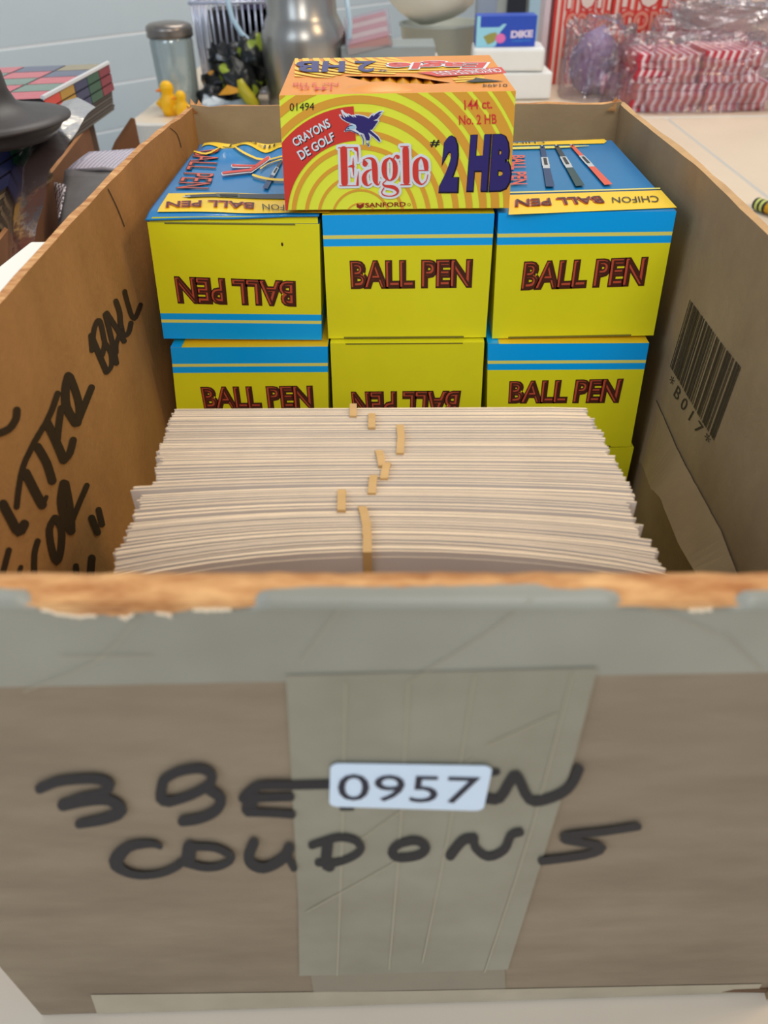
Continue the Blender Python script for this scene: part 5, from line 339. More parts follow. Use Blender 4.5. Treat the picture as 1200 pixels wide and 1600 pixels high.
# ---------------------------------------------------------------- setting: tables and wall
TZ = -.207
def slab(name, x0, x1, y0, y1, r, m, label, rl=None, zt=TZ, h=.036, cat='table'):
    """table top with rounded corners; rl picks which corners are round"""
    t = thing(name, ((x0+x1)/2, (y0+y1)/2, zt-h), label, cat)
    pts = []
    for (cx, cy, a, k) in ((x1, y1, 0, 0), (x0, y1, 90, 1), (x0, y0, 180, 2), (x1, y0, 270, 3)):
        rr = r if (rl is None or k in rl) else .004
        ox = cx-rr if cx == x1 else cx+rr; oy = cy-rr if cy == y1 else cy+rr
        for j in range(9):
            th = math.radians(a+90*j/8); pts.append((ox+rr*math.cos(th), oy+rr*math.sin(th)))
    n = len(pts); b = MB()
    cxx = (x0+x1)/2; cyy = (y0+y1)/2
    ins = [(p[0]+(cxx-p[0])*.006, p[1]+(cyy-p[1])*.01) for p in pts]
    b.add([(p[0], p[1], zt) for p in ins], [list(range(n))], m); b.build('table_top', t)
    e = MB(); vs = [(p[0], p[1], zt) for p in ins]+[(p[0], p[1], zt-.004) for p in pts]+[(p[0], p[1], zt-h) for p in pts]
    e.add(vs, [[k*n+i, (k+1)*n+i, (k+1)*n+(i+1) % n, k*n+(i+1) % n] for k in (0, 1) for i in range(n)]+[list(range(2*n, 3*n))[::-1]], table_edge_m)
    e.build('table_edge', t)
    for (lx, ly) in ((x0+.08, y0+.08), (x1-.08, y0+.08), (x0+.08, y1-.08), (x1-.08, y1-.08)):
        g = MB(); g.tube([(lx, ly, zt-h), (lx, ly, zt-.74)], .013, mat('table_leg_metal', (90, 92, 94), .4, metal=.7)); g.build('leg', t, True)
    return t
slab('folding_table', -.9, .62, -.9, .687, .03, table_near_m, 'pale folding table the open cardboard box stands on', rl=())
slab('folding_table', .66, 1.5, -.9, .687, .03, table_near_m, 'cream table at the right edge that the jumbo pencils lie on', rl=())
bpy.data.objects['folding_table.001'].location.x -= .035
slab('folding_table', .02, .6405, .6925, 1.2365, .02, table_m, 'cream table square behind the right side of the cardboard box', rl=())
slab('folding_table', .643, 1.5, .6925, 1.2365, .02, table_m, 'cream table top in front of the wrapped striped paper bags', rl=())
slab('folding_table', -.412, 1.9, 1.241, 2.0, .045, table_m, 'long folding table with rounded corner carrying jar, canister and striped bags', h=.045)
# board wall, running off to the right at an angle
wdir = Vector((.68217, .7312, 0)); wn = Vector((.7312, -.68217, 0))
w0 = Vector((-.6692, 2.0666, -.2613))
for k in range(-5, 9):
    z0 = -.2613+k*.1145; b = MB()
    for (s0, s1) in ((-2.2, 2.6),):
        p0 = w0+wdir*s0; p1 = w0+wdir*s1; h = .1145-.0075
        f = lambda p, zz, d: Vector((p.x, p.y, zz))+wn*d
        b.hexa([f(p0, z0+h, 0), f(p1, z0+h, 0), f(p1, z0+h, -.015), f(p0, z0+h, -.015)], [f(p0, z0, 0), f(p1, z0, 0), f(p1, z0, -.015), f(p0, z0, -.015)], wall_m)
    if k == -5:
        root = thing('wall_left', tuple(w0+Vector((0, 0, -.6))), None, None); tag(root, 'white horizontal board wall', kind='structure'); 
    b.build('wall_board', root)
b = MB(); p0 = w0-wdir*2.2-wn*.0012; p1 = w0+wdir*2.6-wn*.0012
b.quad([Vector((p0.x, p0.y, .8)), Vector((p1.x, p1.y, .8)), Vector((p1.x, p1.y, -.95)), Vector((p0.x, p0.y, -.95))], mat('board_joint_highlight', (252, 254, 255), .4)); b.build('board_joint_highlight', root)  # white seen through the gaps paints the light caught by board bevels
b = MB(); b.box((.4, .6, -.96), (8, 8, .02), mat('floor_concrete', (150, 148, 144), .6, .05, 3)); tag(b.build('floor'), 'grey floor', kind='structure')
# back wall: dark opening, pale panels, bright window
b = MB()
b.box((1.9, 3.3, .1), (3.9, .05, 2.1), mat('back_wall_paint', (188, 192, 186), .6, .03, 3)); tag(b.build('wall_back'), 'pale grey-green back wall', kind='structure')
b = MB(); b.box((-.2, 3.27, .1), (.30, .03, 1.6), mat('dark_opening', (28, 28, 30), .7)); tag(b.build('trim_1'), 'dark doorway strip', kind='structure')
b = MB(); b.box((.60, 3.26, .1), (.075, .03, 1.6), mat('dark_post', (44, 46, 56), .6)); tag(b.build('trim_2'), 'dark post', kind='structure')
wr = thing('window_1', (.75, 3.26, -.6), None, None); tag(wr, 'pale blue window pane', kind='structure')
b = MB(); b.box((.73, 3.262, .1), (.16, .012, 1.5), mat('pale_glass', (196, 224, 238), .2)); b.build('pane', wr)
b = MB(); b.box((.825, 3.26, .1), (.03, .03, 1.5), mat('window_frame_paint', (230, 222, 222), .5)); b.build('window_frame', wr)
# ---------------------------------------------------------------- the open cardboard box
LY = [-.28, -.13, -.094, -.054, .018, .07, .119, .146, .185]; LX = [-.012, -.0128, -.0151, -.0167, -.0186, -.0198, -.0185, -.0163, -.0150]
RY = [-.28, -.07, -.02, .046, .134, .185]; RX = [.2735, .2745, .2770, .2775, .2745, .2750]
def xl(y, z): t = (z+.205)/.22; return interp(y, LY, LX)*t+(1-t)*interp(y, [-.28, 0, .18], [-.009, -.0135, -.013])
def xr(y, z): t = (z+.205)/.22; return interp(y, RY, RX)*t+(1-t)*interp(y, [-.28, 0, .18], [.268, .276, .276])
def yf(x, z): return -.2795+.010*max(0, min(1.1, (x+.008)/.258))*max(0, min(1, (.015-z)/.222))
box = thing('cardboard_box', (.13, -.05, TZ), 'large open brown cardboard box with handwriting, in the foreground', 'box')
ZB, ZT = TZ+.001, .015
ys = [-.272+i*(.452/26) for i in range(27)]; zs = [ZB+(ZT-ZB)*j/6 for j in range(7)]
def side(fn, s, m, name):
    b = MB(); ny, nz = len(ys), len(zs); vs = []
    for k in (0, 1):
        for j, z in enumerate(zs):
            for i, y in enumerate(ys):
                jit = (R.uniform(-.0004, .0004) if j == nz-1 else 0)
                vs.append((fn(y, z)+s*.004*k, y, z+jit))
    g = lambda k, j, i: k*ny*nz+j*ny+i
    fs = []
    for j in range(nz-1):
        for i in range(ny-1):
            fs.append([g(0, j, i), g(0, j, i+1), g(0, j+1, i+1), g(0, j+1, i)]); fs.append([g(1, j, i), g(1, j+1, i), g(1, j+1, i+1), g(1, j, i+1)])
    b.add(vs, fs, m)
    b.add([vs[g(k, nz-1, i)] for k in (0, 1) for i in range(ny)], [[i, i+1, ny+i+1, ny+i] for i in range(ny-1)], mat('kraft_rim', (196, 158, 112), .9, .12, 50) if s < 0 else kraft_edge)
    return b.build(name, box, True)
side(xl, 1, kraft_left, 'left_panel'); side(xr, -1, kraft_right, 'right_panel')
# back panel, slightly bowed, with a furry upper edge
b = MB(); n = 24; vs = []
for k, dy in ((0, 0), (1, .004)):
    for z in (ZB, ZT):
        for i in range(n+1):
            a = i/n; x = -.0125+a*(.2715+.0125); y = .1785+.007*math.sin(math.pi*a)-.006*a+dy
            vs.append((x, y, z+(R.uniform(-.0006, .0006)+(.002 if i in (0, n) else 0) if z == ZT else 0)))
g = lambda k, j, i: (k*2+j)*(n+1)+i
b.add(vs, [[g(0, 0, i), g(0, 0, i+1), g(0, 1, i+1), g(0, 1, i)] for i in range(n)]+[[g(1, 0, i), g(1, 1, i), g(1, 1, i+1), g(1, 0, i+1)] for i in range(n)], kraft_right)
b.add(vs, [[g(0, 1, i), g(0, 1, i+1), g(1, 1, i+1), g(1, 1, i)] for i in range(n)], kraft_edge)
b.build('back_panel', box, True)
# torn corner bits at the two far corners
b = MB()
for (cx, cy, s) in ((-.014, .178, 1), (.272, .171, -1)):
    for k in range(5):
        a = Vector((cx+s*R.uniform(-.002, .004), cy+R.uniform(-.004, .004), ZT-.004))
        b.poly([a, a+Vector((s*.007, R.uniform(-.003, .003), .001)), a+Vector((s*R.uniform(0, .004), R.uniform(-.003, .003), R.uniform(.005, .009)))], kraft_edge)
b.build('torn_corner', box)
# front panel
b = MB(); nx, nz = 16, 8; vs = []
for k in (0, 1):
    for j in range(nz+1):
        for i in range(nx+1):
            z = ZB+(ZT-ZB)*j/nz; x0, x1 = xl(-.28, z), xr(-.28, z); x = x0+(x1-x0)*i/nx
            vs.append((x, yf(x, z)+.0072*k*(1 if True else 0), z))
g = lambda k, j, i: (k*(nz+1)+j)*(nx+1)+i
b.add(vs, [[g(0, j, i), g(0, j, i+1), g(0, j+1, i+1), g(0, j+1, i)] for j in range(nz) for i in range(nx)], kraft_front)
b.add(vs, [[g(1, j, i), g(1, j+1, i), g(1, j+1, i+1), g(1, j, i+1)] for j in range(nz) for i in range(nx)], kraft_left)
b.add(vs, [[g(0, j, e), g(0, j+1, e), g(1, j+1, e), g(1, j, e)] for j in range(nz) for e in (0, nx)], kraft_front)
b.add(vs, [[g(0, nz, i), g(0, nz, i+1), g(1, nz, i+1), g(1, nz, i)] for i in range(nx)], kraft_edge)
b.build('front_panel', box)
b = MB(); b.quad([Vector((-.009, .18, ZB+.002)), Vector((.272, .18, ZB+.002)), Vector((.264, -.27, ZB+.002)), Vector((-.004, -.27, ZB+.002))], kraft_dark); b.build('bottom_panel', box, solid=-.003)
# rough top edge and torn paper over the front
rng = random.Random(3)
b = MB(); n = 90; x0, x1 = -.012, .2735; rows = []
for i in range(n+1):
    x = x0+(x1-x0)*i/n; e = .0010*noise.noise(Vector((x*160, 0, 0)))+.0005*noise.noise(Vector((x*600, 3, 0)))
    rows.append([Vector((x, -.2722+.0005*e, ZT-.001)), Vector((x, -.2725, ZT+.0009+e*.6)), Vector((x, -.2755, ZT+.0012+e)), Vector((x, -.2786, ZT+.0008+e*.8)), Vector((x, -.2798, ZT-.0002))])
b.add([p for r in rows for p in r], [[i*5+k, i*5+k+1, (i+1)*5+k+1, (i+1)*5+k] for i in range(n) for k in range(4)], kraft_edge)
b.build('rim_edge', box, True)
b = MB(); tp = [p for p in Q['torn']]
up = []; lo = []
xs_t = [p.x for p in tp]; zs_t = [p.z for p in tp]
for i in range(121):
    x = .03+(.205-.03)*i/120; z = interp(x, xs_t, zs_t)+.0005*noise.noise(Vector((x*500, 0, 1)))
    lo.append(Vector((x, -.2801-.0003, min(z, ZT-.0002)))); up.append(Vector((x, -.2800, ZT+.0002)))
b.add(up+lo, [[i, i+1, 122+i, 121+i] for i in range(120)], kraft_edge)
tw = MB(); ra = []
for i in range(121):
    x = -.0118+(.2735+.0118)*i/120; z = interp(x, xs_t, zs_t) if .038 < x < .208 else ZT+.0008+.0025*noise.noise(Vector((x*60, 2, 0)))
    on = z > ZT+.0004; yl = -.2792+max(0, z-ZT)*.75+.0005*noise.noise(Vector((x*260, 0, 3)))+.0003*noise.noise(Vector((x*900, 0, 3)))
    ra += [Vector((x, -.2807, ZT-.0010)), Vector((x, -.2802, ZT+.0012)), Vector((x, max(yl, -.2795), ZT+.0020))] if on else [Vector((x, -.2803, ZT-.0014)), Vector((x, -.2790, ZT-.0012)), Vector((x, -.2785, ZT-.0010))]
tw.add(ra, [[i*3+k, (i+1)*3+k, (i+1)*3+k+1, i*3+k+1] for i in range(120) for k in (0, 1)], tape_top_m); 
tw.build('packing_tape', box, True)
w_ = MB()
for i in range(0, 120):
    if ZT-lo[i].z > .0006 and noise.noise(Vector((lo[i].x*150, 0, 5))) > -.05:
        w_.add([lo[i], lo[i+1], lo[i+1]+Vector((0, -.0003, -.0005-.0006*rng.random())), lo[i]+Vector((0, -.0003, -.0004))], [[0, 1, 2, 3]], mat('torn_white', (226, 206, 178), .9))
b.build('torn_edge', box); 
if w_.v: w_.build('torn_fringe', box)
def fpt(p, d): x, z = p[0]*1e-5, p[1]*1e-5; return Vector((x, yf(x, z)-d, z))
def fpoly(name, key, m, d):
    b = MB(); b.poly(Q[key], m, (0, -d, 0)); return b.build(name, box)
def tapegrid(name, tl, tr, br, bl, m, d, n=14, k=6):
    b = MB(); b.quad([tl, tr, br, bl], m, (0, 0, 0), n, k, warp=lambda p: Vector((0, yf(p.x, p.z)-d-p.y+.00012*noise.noise(p*120), 0))); return b.build(name, box, True)
V3 = lambda x, z: Vector((x, -.28, z))
q = Q['tape_top']; tapegrid('packing_tape', V3(-.0115, ZT), V3(.2725, ZT), V3(.2722, q[2].z+.0003), V3(-.0112, q[5].z+.0005), tape_top_m, .0003, 40, 6)
def convex_tape(key, m, d, name='packing_tape'):
    b = MB(); q = Q[key]; b.poly([Vector((p.x, yf(p.x, p.z)-d, max(p.z, TZ+.0012))) for p in q], m); return b.build(name, box)
convex_tape('tape_low', mat('paper_tape_low', (136, 128, 112), .5, .05, 30), .0003)
convex_tape('tape_mid', tape_m, .0006)
convex_tape('tape_bottom', mat('paper_tape_bottom', (180, 170, 150), .5, .06, 20, alt=(160, 150, 130)), .0003)
b = MB()
for st in D['creases']: b.strip(st, lambda p: fpt(p, .0008), crease_m)
b.build('tape_crease', box)
b = MB()
for st in D['front_marks']: b.strip(st, lambda p: fpt(p, .0010), ink)
b.build('handwriting', box)
# number sticker with rounded corners
q = [Vector((p.x, yf(p.x, p.z)-.0014, p.z)) for p in Q['sticker']]
def roundquad(q, r):
    out = []
    for i in range(4):
        a, c, d = q[i], q[(i-1) % 4], q[(i+1) % 4]; e1 = (c-a).normalized()*r; e2 = (d-a).normalized()*r
        for k in range(6):
            t = math.pi/2*k/5; out.append(a+e1+e2-e1*math.sin(t)-e2*(1-math.cos(t)) if False else a+e1*(1-math.sin(t))+e2*(1-math.cos(t)))
    return out
b = MB(); b.poly(roundquad(q, .0022), mat('sticker_white', (206, 224, 244), .35)); st = b.build('number_sticker', box, solid=.0002); tag(st, 'white number sticker')
b = MB(); text(b, '0957', [Vector((p.x, yf(p.x, p.z)-.0018, p.z)) for p in Q['sticker_text']], mat('sticker_ink', (30, 32, 52), .5), (0, 0, 0), .0); b.build('number', st)
# left inside writing and cuts, right inside barcode and flap
def lpt(p, d=.0003): y, z = p[0]*1e-5, p[1]*1e-5; return Vector((xl(y, z)+.004+d, y, z))
def rpt(p, d=.0003): y, z = p[0]*1e-5, p[1]*1e-5; return Vector((xr(y, z)-.004-d, y, z))
b = MB()
for st_ in D['left_marks']: b.strip(st_, lpt, ink_brown, (3e-6, 0, 0))
b.build('handwriting', box)
b = MB()
for st_ in D['left_creases']: b.strip(st_, lpt, mat('crease_dark', (72, 48, 24), .9), (3e-6, 0, 0))
b.build('crease', box)
b = MB()
for st_ in D['barcode']: b.strip(st_, rpt, mat('barcode_ink', (62, 50, 34), .8), (0, 0, 0))
text(b, '* B 0 1 7 *', Q['barcode_text'], mat('barcode_ink', (62, 50, 34), .8), (0, 0, 0), 0, fn=lambda p: Vector((xr(p.y, p.z)-.0044, p.y, p.z)))
b.build('barcode', box)
fl = MB(); hi = [( .18, -.0985)]+[(p.y, p.z) for p in Q['flap_hi']]+[(-.27, -.103)]; lo = [(.18, -.143)]+[(p.y, p.z) for p in Q['flap_lo']]+[(-.27, -.137)]
hy = [p[0] for p in hi][::-1]; hz = [p[1] for p in hi][::-1]; ly = [p[0] for p in lo][::-1]; lz = [p[1] for p in lo][::-1]
rows = []
for i in range(61):
    y = -.268+(-.004+.268)*i/60
    zt = interp(y, hy, hz)+.0004*noise.noise(Vector((y*150, 0, 0))); zb = interp(y, ly, lz)+.0009*noise.noise(Vector((y*220, 4, 0)))
    t = min(1, max(0, (-.01-y)/.05))
    rows.append([Vector((xr(y, zt)-.0042, y, zt+.001)), Vector((xr(y, zt)-.0050, y, zt)), Vector((xr(y, zb)-.0055-.0105*t, y, zb)), Vector((xr(y, zb)-.0042-.0105*t, y, zb))])
fl.add([p for r in rows for p in r], [[i*4+k, i*4+k+1, (i+1)*4+k+1, (i+1)*4+k] for i in range(60) for k in (1,)], kraft_right)
fl.add([p for r in rows for p in r], [[i*4+k, i*4+k+1, (i+1)*4+k+1, (i+1)*4+k] for i in range(60) for k in (2,)], kraft_edge)
fl.build('inner_flap', box)
# ---------------------------------------------------------------- pen boxes
LP = .143
def crumple(p):
    x, y = p.x, p.y
    t = max(0, min(1, (.072-x)/.03))
    dent = -.0035*math.exp(-(((x-.045)/.010)**2+((y-.112)/.018)**2))+.0035*math.exp(-(((x-.020)/.010)**2+((y-.118)/.014)**2))+.002*math.exp(-((y-.135)/.01)**2)*math.sin(x*260)
    return Vector((0, 0, t*(dent+.0012*math.exp(-((x-.03)/.02)**2-((y-.02)/.02)**2)-.0012*math.exp(-((y)/.006)**2))))
def pen_box(key, label, rot, upside_front, topz=None, text_on=True):
    q = [Vector(p) for p in Q['pen_'+key]]
    if topz is not None:
        q[0].z = min(q[0].z, topz); q[1].z = min(q[1].z, topz)
    t = thing('pen_box', ((q[0].x+q[1].x)/2, (q[0].y+LP/2), min(q[2].z, q[3].z)), label, 'box', 'pen boxes stacked in the cardboard box')
    back = [p+Vector((0, LP, 0)) for p in q]
    if key == 'A': back[0] = Vector((-.0028, .1445, q[0].z)); back[3] = Vector((-.003, .1445, q[3].z))
    b = MB()
    bands = [(0, .15, blue), (.15, .178, paleyel), (.178, .235, blue), (.235, 1, lemon)]
    if rot: bands = [(1-b1, 1-b0, m) for b0, b1, m in bands][::-1]
    if key in 'EG': bands = [(0, 1, lemon)]
    for (v0, v1, m) in bands:
        L = lambda a, v: a[0]*(1-v)+a[3]*v
        Rr = lambda a, v: a[1]*(1-v)+a[2]*v
        for (P, S) in ((q, q), (back, back)):
            b.add([L(P, v0), Rr(P, v0), Rr(P, v1), L(P, v1)], [[0, 3, 2, 1] if P is q else [0, 1, 2, 3]], m)
        b.add([L(back, v0), L(q, v0), L(q, v1), L(back, v1)], [[0, 3, 2, 1]], m)
        b.add([Rr(q, v0), Rr(back, v0), Rr(back, v1), Rr(q, v1)], [[0, 3, 2, 1]], m)
    topm = deepblue if key in 'AC' else lemon
    b.add([q[0], q[1], back[1], back[0]], [[0, 1, 2, 3]], gold if key in 'DF' else topm)
    b.add([q[3], q[2], back[2], back[3]], [[0, 3, 2, 1]], lemon)
    b.build('carton', t, bevel=0)
    if key in 'DF':   # blue margin at the left of the visible lip
        b = MB(); w = .006; z = .0002
        b.add([q[0]+Vector((0, -.0001, z)), q[0]+Vector((w, -.0001, z)), q[0]+Vector((w, .05, z)), q[0]+Vector((0, .05, z))], [[0, 1, 2, 3]], blue); b.build('printed_margin', t)
    # tuck-flap seam along the lower or upper front edge
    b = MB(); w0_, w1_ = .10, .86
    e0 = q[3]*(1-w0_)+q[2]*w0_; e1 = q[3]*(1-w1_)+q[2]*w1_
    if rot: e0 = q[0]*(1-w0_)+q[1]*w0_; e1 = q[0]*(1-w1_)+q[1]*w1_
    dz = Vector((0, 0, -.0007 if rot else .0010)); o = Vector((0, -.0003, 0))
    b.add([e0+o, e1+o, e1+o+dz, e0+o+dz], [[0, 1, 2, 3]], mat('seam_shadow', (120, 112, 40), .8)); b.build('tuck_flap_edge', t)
    if text_on and 'pent_'+key in Q:
        tq = Q['pent_'+key]
        if rot: tq = [tq[2], tq[3], tq[0], tq[1]]
        b = MB(); text(b, 'BALL PEN', tq, brown, (.0001, -.0002, -.0001), .075, .0005); text(b, 'BALL PEN', tq, brick, (-.0003, -.0003, .0001), .012, -.0004); text(b, 'BALL PEN', tq, brown, (.0003, -.0004, -.0002), -.015, -.0006)
        b.build('lettering', t)
    return t, q, back
def pen_picture(b, q, warp, cols):
    L = lambda v: q[0]*(1-v)+q[3]*v
    Rr = lambda v: q[1]*(1-v)+q[2]*v
    C4 = lambda v, a: L(v)*(1-a)+Rr(v)*a
    seq = [(-.03, .04, .35, .65, 0), (.0, .30, .08, .92, 1), (.30, .52, 0, 1, 2), (.52, .58, .05, .95, 3), (.58, 1, .05, .95, 4)]
    for v0, v1, a0, a1, c in seq:
        b.quad([C4(v0, a0), C4(v0, a1), C4(v1, a1), C4(v1, a0)], cols[c], (0, 0, .0008), 1, 2, warp=warp)
    b.quad([C4(.33, .3), C4(.33, .75), C4(.5, .75), C4(.5, .3)], black, (0, 0, .0010), 1, 1, warp=warp)
grey_p = mat('grey_print', (150, 156, 160), .3); dk = mat('charcoal_print', (44, 50, 60), .3); sil = mat('silver_print', (196, 204, 210), .3); dblue = mat('dark_blue_print', (28, 60, 110), .3); dgreen = mat('dark_green_print', (36, 70, 76), .3); coral = mat('coral_print', (226, 92, 66), .3)
PB = {}
desc = {'A': 'top left yellow pen box with crumpled blue lid and upside-down lettering', 'B': 'top middle yellow and blue pen box directly under the pencil box',
        'C': 'top right pen box with three pens pictured on its blue lid', 'D': 'left yellow pen box in the second row, under the crumpled one',
        'E': 'plain yellow pen box with upside-down lettering, middle of the second row', 'F': 'right yellow pen box with blue stripes in the second row, beside the envelopes',
        'G': 'lowest pen box on the right, mostly hidden beside the envelopes'}
for key, rot in (('A', 1), ('B', 0), ('C', 0), ('D', 0), ('E', 1), ('F', 0), ('G', 0)):
    if key == 'G': Q['pen_G'][2] = Vector((.266, -.005, -.2045)); Q['pen_G'][3] = Vector((.180, -.005, -.2045)); Q['pen_G'][1].x = .2655
    if key in 'DEF': 
        for i in (2, 3): Q['pen_'+key][i].z = -.1345
        Q['pen_'+key][0].z = Q['pen_'+key][1].z = {'D': -.0684, 'E': -.0670, 'F': -.0675}[key]
    if key in 'ABC':
        for i in (2, 3): Q['pen_'+key][i].z = max(-.0669, Q['pen_'+key][i].z)
    PB[key] = pen_box(key, desc[key], rot, rot, {'B': -.0004, 'C': -.0002, 'G': -.1352}.get(key))
for key, px in (('D', -.0005), ('E', .0885)):     # the two hidden boxes that carry the left and middle stacks
    Q['pen_Z'] = [Vector((px, -.004, -.1352)), Vector((px+.086, -.004, -.1352)), Vector((px+.086, -.004, -.2045)), Vector((px, -.004, -.2045))]
    pen_box('Z', 'hidden pen box at the bottom of the %s stack behind the envelopes' % ('left' if key == 'D' else 'middle'), 0, 0, text_on=False)
def w2(p): return crumple(p)
# lid and print of the crumpled box
t, q, back = PB['A']
lidq = [Vector((-.0028, .1465, 0)), Vector((.0865, .1445, 0)), Vector((.0869, -.001, 0)), Vector((.0005, -.001, 0))]
b = MB(); b.quad(lidq, deepblue, (0, 0, -.0002), 84, 90, warp=w2); b.build('lid', t, True, solid=.0006)
b = MB()
b.quad([Q['topA_strip'][3], Q['topA_strip'][2]+Vector((.02, 0, 0)), Q['topA_strip'][1]+Vector((.02, 0, 0)), Q['topA_strip'][0]], gold, (0, 0, .0003), 64, 14, warp=w2)
b.quad([Vector((.0005, .146, 0)), Vector((.085, .144, 0)), Vector((.085, .130, 0)), Vector((.0015, .133, 0))], gold, (0, 0, .0003), 84, 14, warp=w2)
for key, m, dz in (('topA_yel', gold, .0010), ('topA_ring', gold, .0010), ('topA_white', white, .0010), ('topA_red', red, .0014)):
    for st_ in D[key]: b.strip(st_, lambda p: Vector((p[0]*1e-5, p[1]*1e-5, dz))+w2(Vector((p[0]*1e-5, p[1]*1e-5, 0))), m, (0, 0, 3e-6))
pq = Q['topA_pen']; pen_picture(b, pq, w2, [sil, dk, sil, sil, dblue])
pq = Q['topA_longpen']; pen_picture(b, [pq[0], pq[3], pq[2], pq[1]], w2, [sil, dk, mat('olive_print', (84, 88, 70), .3), dk, dk])
b.build('lid_print', t)
b = MB()
def rot180(q): return [q[2], q[3], q[0], q[1]]
text(b, 'BALL PEN', rot180(Q['topA_bp']), brick, (0, 0, .0009), .04, .0003, warp=w2); text(b, 'BALL PEN', rot180(Q['topA_bp']), brown, (.0002, 0, .0010), .0, 0, warp=w2)
text(b, 'CHIFON', rot180(Q['topA_ch']), black, (0, 0, .0011), 0, warp=w2)
text(b, 'BALL PEN', Q['topA_side'], dnavy, (0, 0, .0005), .03, .0004, warp=w2); text(b, 'BALL PEN', Q['topA_side'], coral, (.0002, 0, .0006), -.01, 0, warp=w2)
text(b, 'CHIFON', [Vector((.062, .136, 0)), Vector((.018, .138, 0)), Vector((.018, .143, 0)), Vector((.062, .141, 0))], black, (0, 0, .0011), 0, warp=w2)
b.build('lettering', t)
b = MB(); b.poly([Vector((.0672+.0006*math.cos(a), -.0001, -.0145+.0010*math.sin(a))) for a in [k*math.pi/4 for k in range(8)]], brown); b.build('dark_spot', t)
# inner tuck flap showing between lid and front
b = MB(); b.quad([Vector((.004, .0006, -.0006)), Vector((.086, .0006, -.0008)), Vector((.086, .0002, -.0045)), Vector((.002, .0002, -.0028))], lemon, (0, 0, 0), 10, 1); b.build('tuck_flap', t)
# the lid print of the right box
t, q, back = PB['C']; b = MB(); z = .0002
b.quad([Q['topC_strip'][3], Q['topC_strip'][2], Q['topC_strip'][1], Q['topC_strip'][0]], gold, (0, .0004, z))
b.poly(Q['topC_back'], gold, (0, 0, z))
for st_ in D['topC_yel']: b.strip(st_, lambda p: Vector((p[0]*1e-5, p[1]*1e-5, z+.0002)), paleyel, (0, 0, 3e-6))
for i, cols in enumerate(([sil, dblue, sil, sil, dblue], [sil, dk, sil, sil, dgreen], [sil, coral, sil, sil, coral])):
    pen_picture(b, Q['topC_pen%d' % i], None, cols)
b.build('lid_print', t)
b = MB()
text(b, 'BALL PEN', rot180(Q['topC_bp']), brick, (0, 0, .0006), .045, .0003); text(b, 'BALL PEN', rot180(Q['topC_bp']), brown, (.0002, 0, .0010), 0)
text(b, 'CHIFON', rot180(Q['topC_ch']), black, (0, 0, .0006), 0)
text(b, 'BALL PEN', Q['topC_side'], coral, (0, 0, .0006), .02)
text(b, 'CHIFON', [Vector((.218, .1345, 0)), Vector((.190, .1345, 0)), Vector((.190, .139, 0)), Vector((.218, .139, 0))], black, (0, 0, .0006), 0)
b.build('lettering', t)
# ---------------------------------------------------------------- pencil box on top
q = Q['eagle']; EZ = q[0].z; zb_ = .0022
q = [q[0], q[1], Vector((q[2].x, 0, zb_)), Vector((q[3].x, 0, zb_))]
tq = Q['eagle_top']; bk = [Vector((tq[3].x+.003, .104, EZ)), Vector((tq[2].x, .1025, EZ+.0008)), Vector((.178, .103, zb_)), Vector((.072, .103, zb_))]
eb = thing('pencil_box', (.125, .05, zb_), 'yellow and amber striped pencil box resting on top of the pen boxes, lid torn open', 'box')
b = MB()
b.add([q[0], q[1], q[2], q[3]], [[0, 3, 2, 1]], elemon); b.add([bk[0], bk[1], bk[2], bk[3]], [[0, 1, 2, 3]], amber)
b.add([bk[0], q[0], q[3], bk[3]], [[0, 3, 2, 1]], amber); b.add([q[1], bk[1], bk[2], q[2]], [[0, 3, 2, 1]], amber)
b.add([q[3], q[2], bk[2], bk[3]], [[0, 1, 2, 3]], amber)
b.build('carton', eb, bevel=0)
hole = Q['t_hole']
for h in hole: h.z = EZ
def sag(p):   # the front half of the lid dips towards the opening
    x, y = p.x, p.y
    return Vector((0, 0, -.0035*math.exp(-((x-.132)/.018)**2)*max(0, min(1, (y-.004)/.02))*(1 if y < .031 else 0)))
b = MB()
# lid: ring of quads around the opening
outer = [q[0], q[1], bk[1], bk[0]]
b.poly(outer, orange, (0, 0, 0), [hole]); b.build('lid', eb)
b = MB(); b.box((.125, .052, .024), (.100, .098, .040), mat('kraft_inner', (96, 66, 34), .9)); b.build('inner_tray', eb)
b = MB(); b.quad([Vector((hole[6].x-.012, hole[6].y-.005, EZ+.0003)), Vector((hole[3].x-.006, hole[3].y-.003, EZ+.0003)), Vector((hole[3].x-.004, .003, EZ+.0006)), Vector((hole[6].x-.010, .003, EZ+.0006))], orange, nx=8, ny=3, warp=lambda p: Vector((0, 0, -.0008+.0030*math.sin(math.pi*max(0, min(1, (p.y-.003)/.022)))*math.sin(math.pi*max(0, min(1, (p.x-hole[6].x+.012)/(hole[3].x-hole[6].x+.006))))))); b.build('lid_bulge', eb, True)
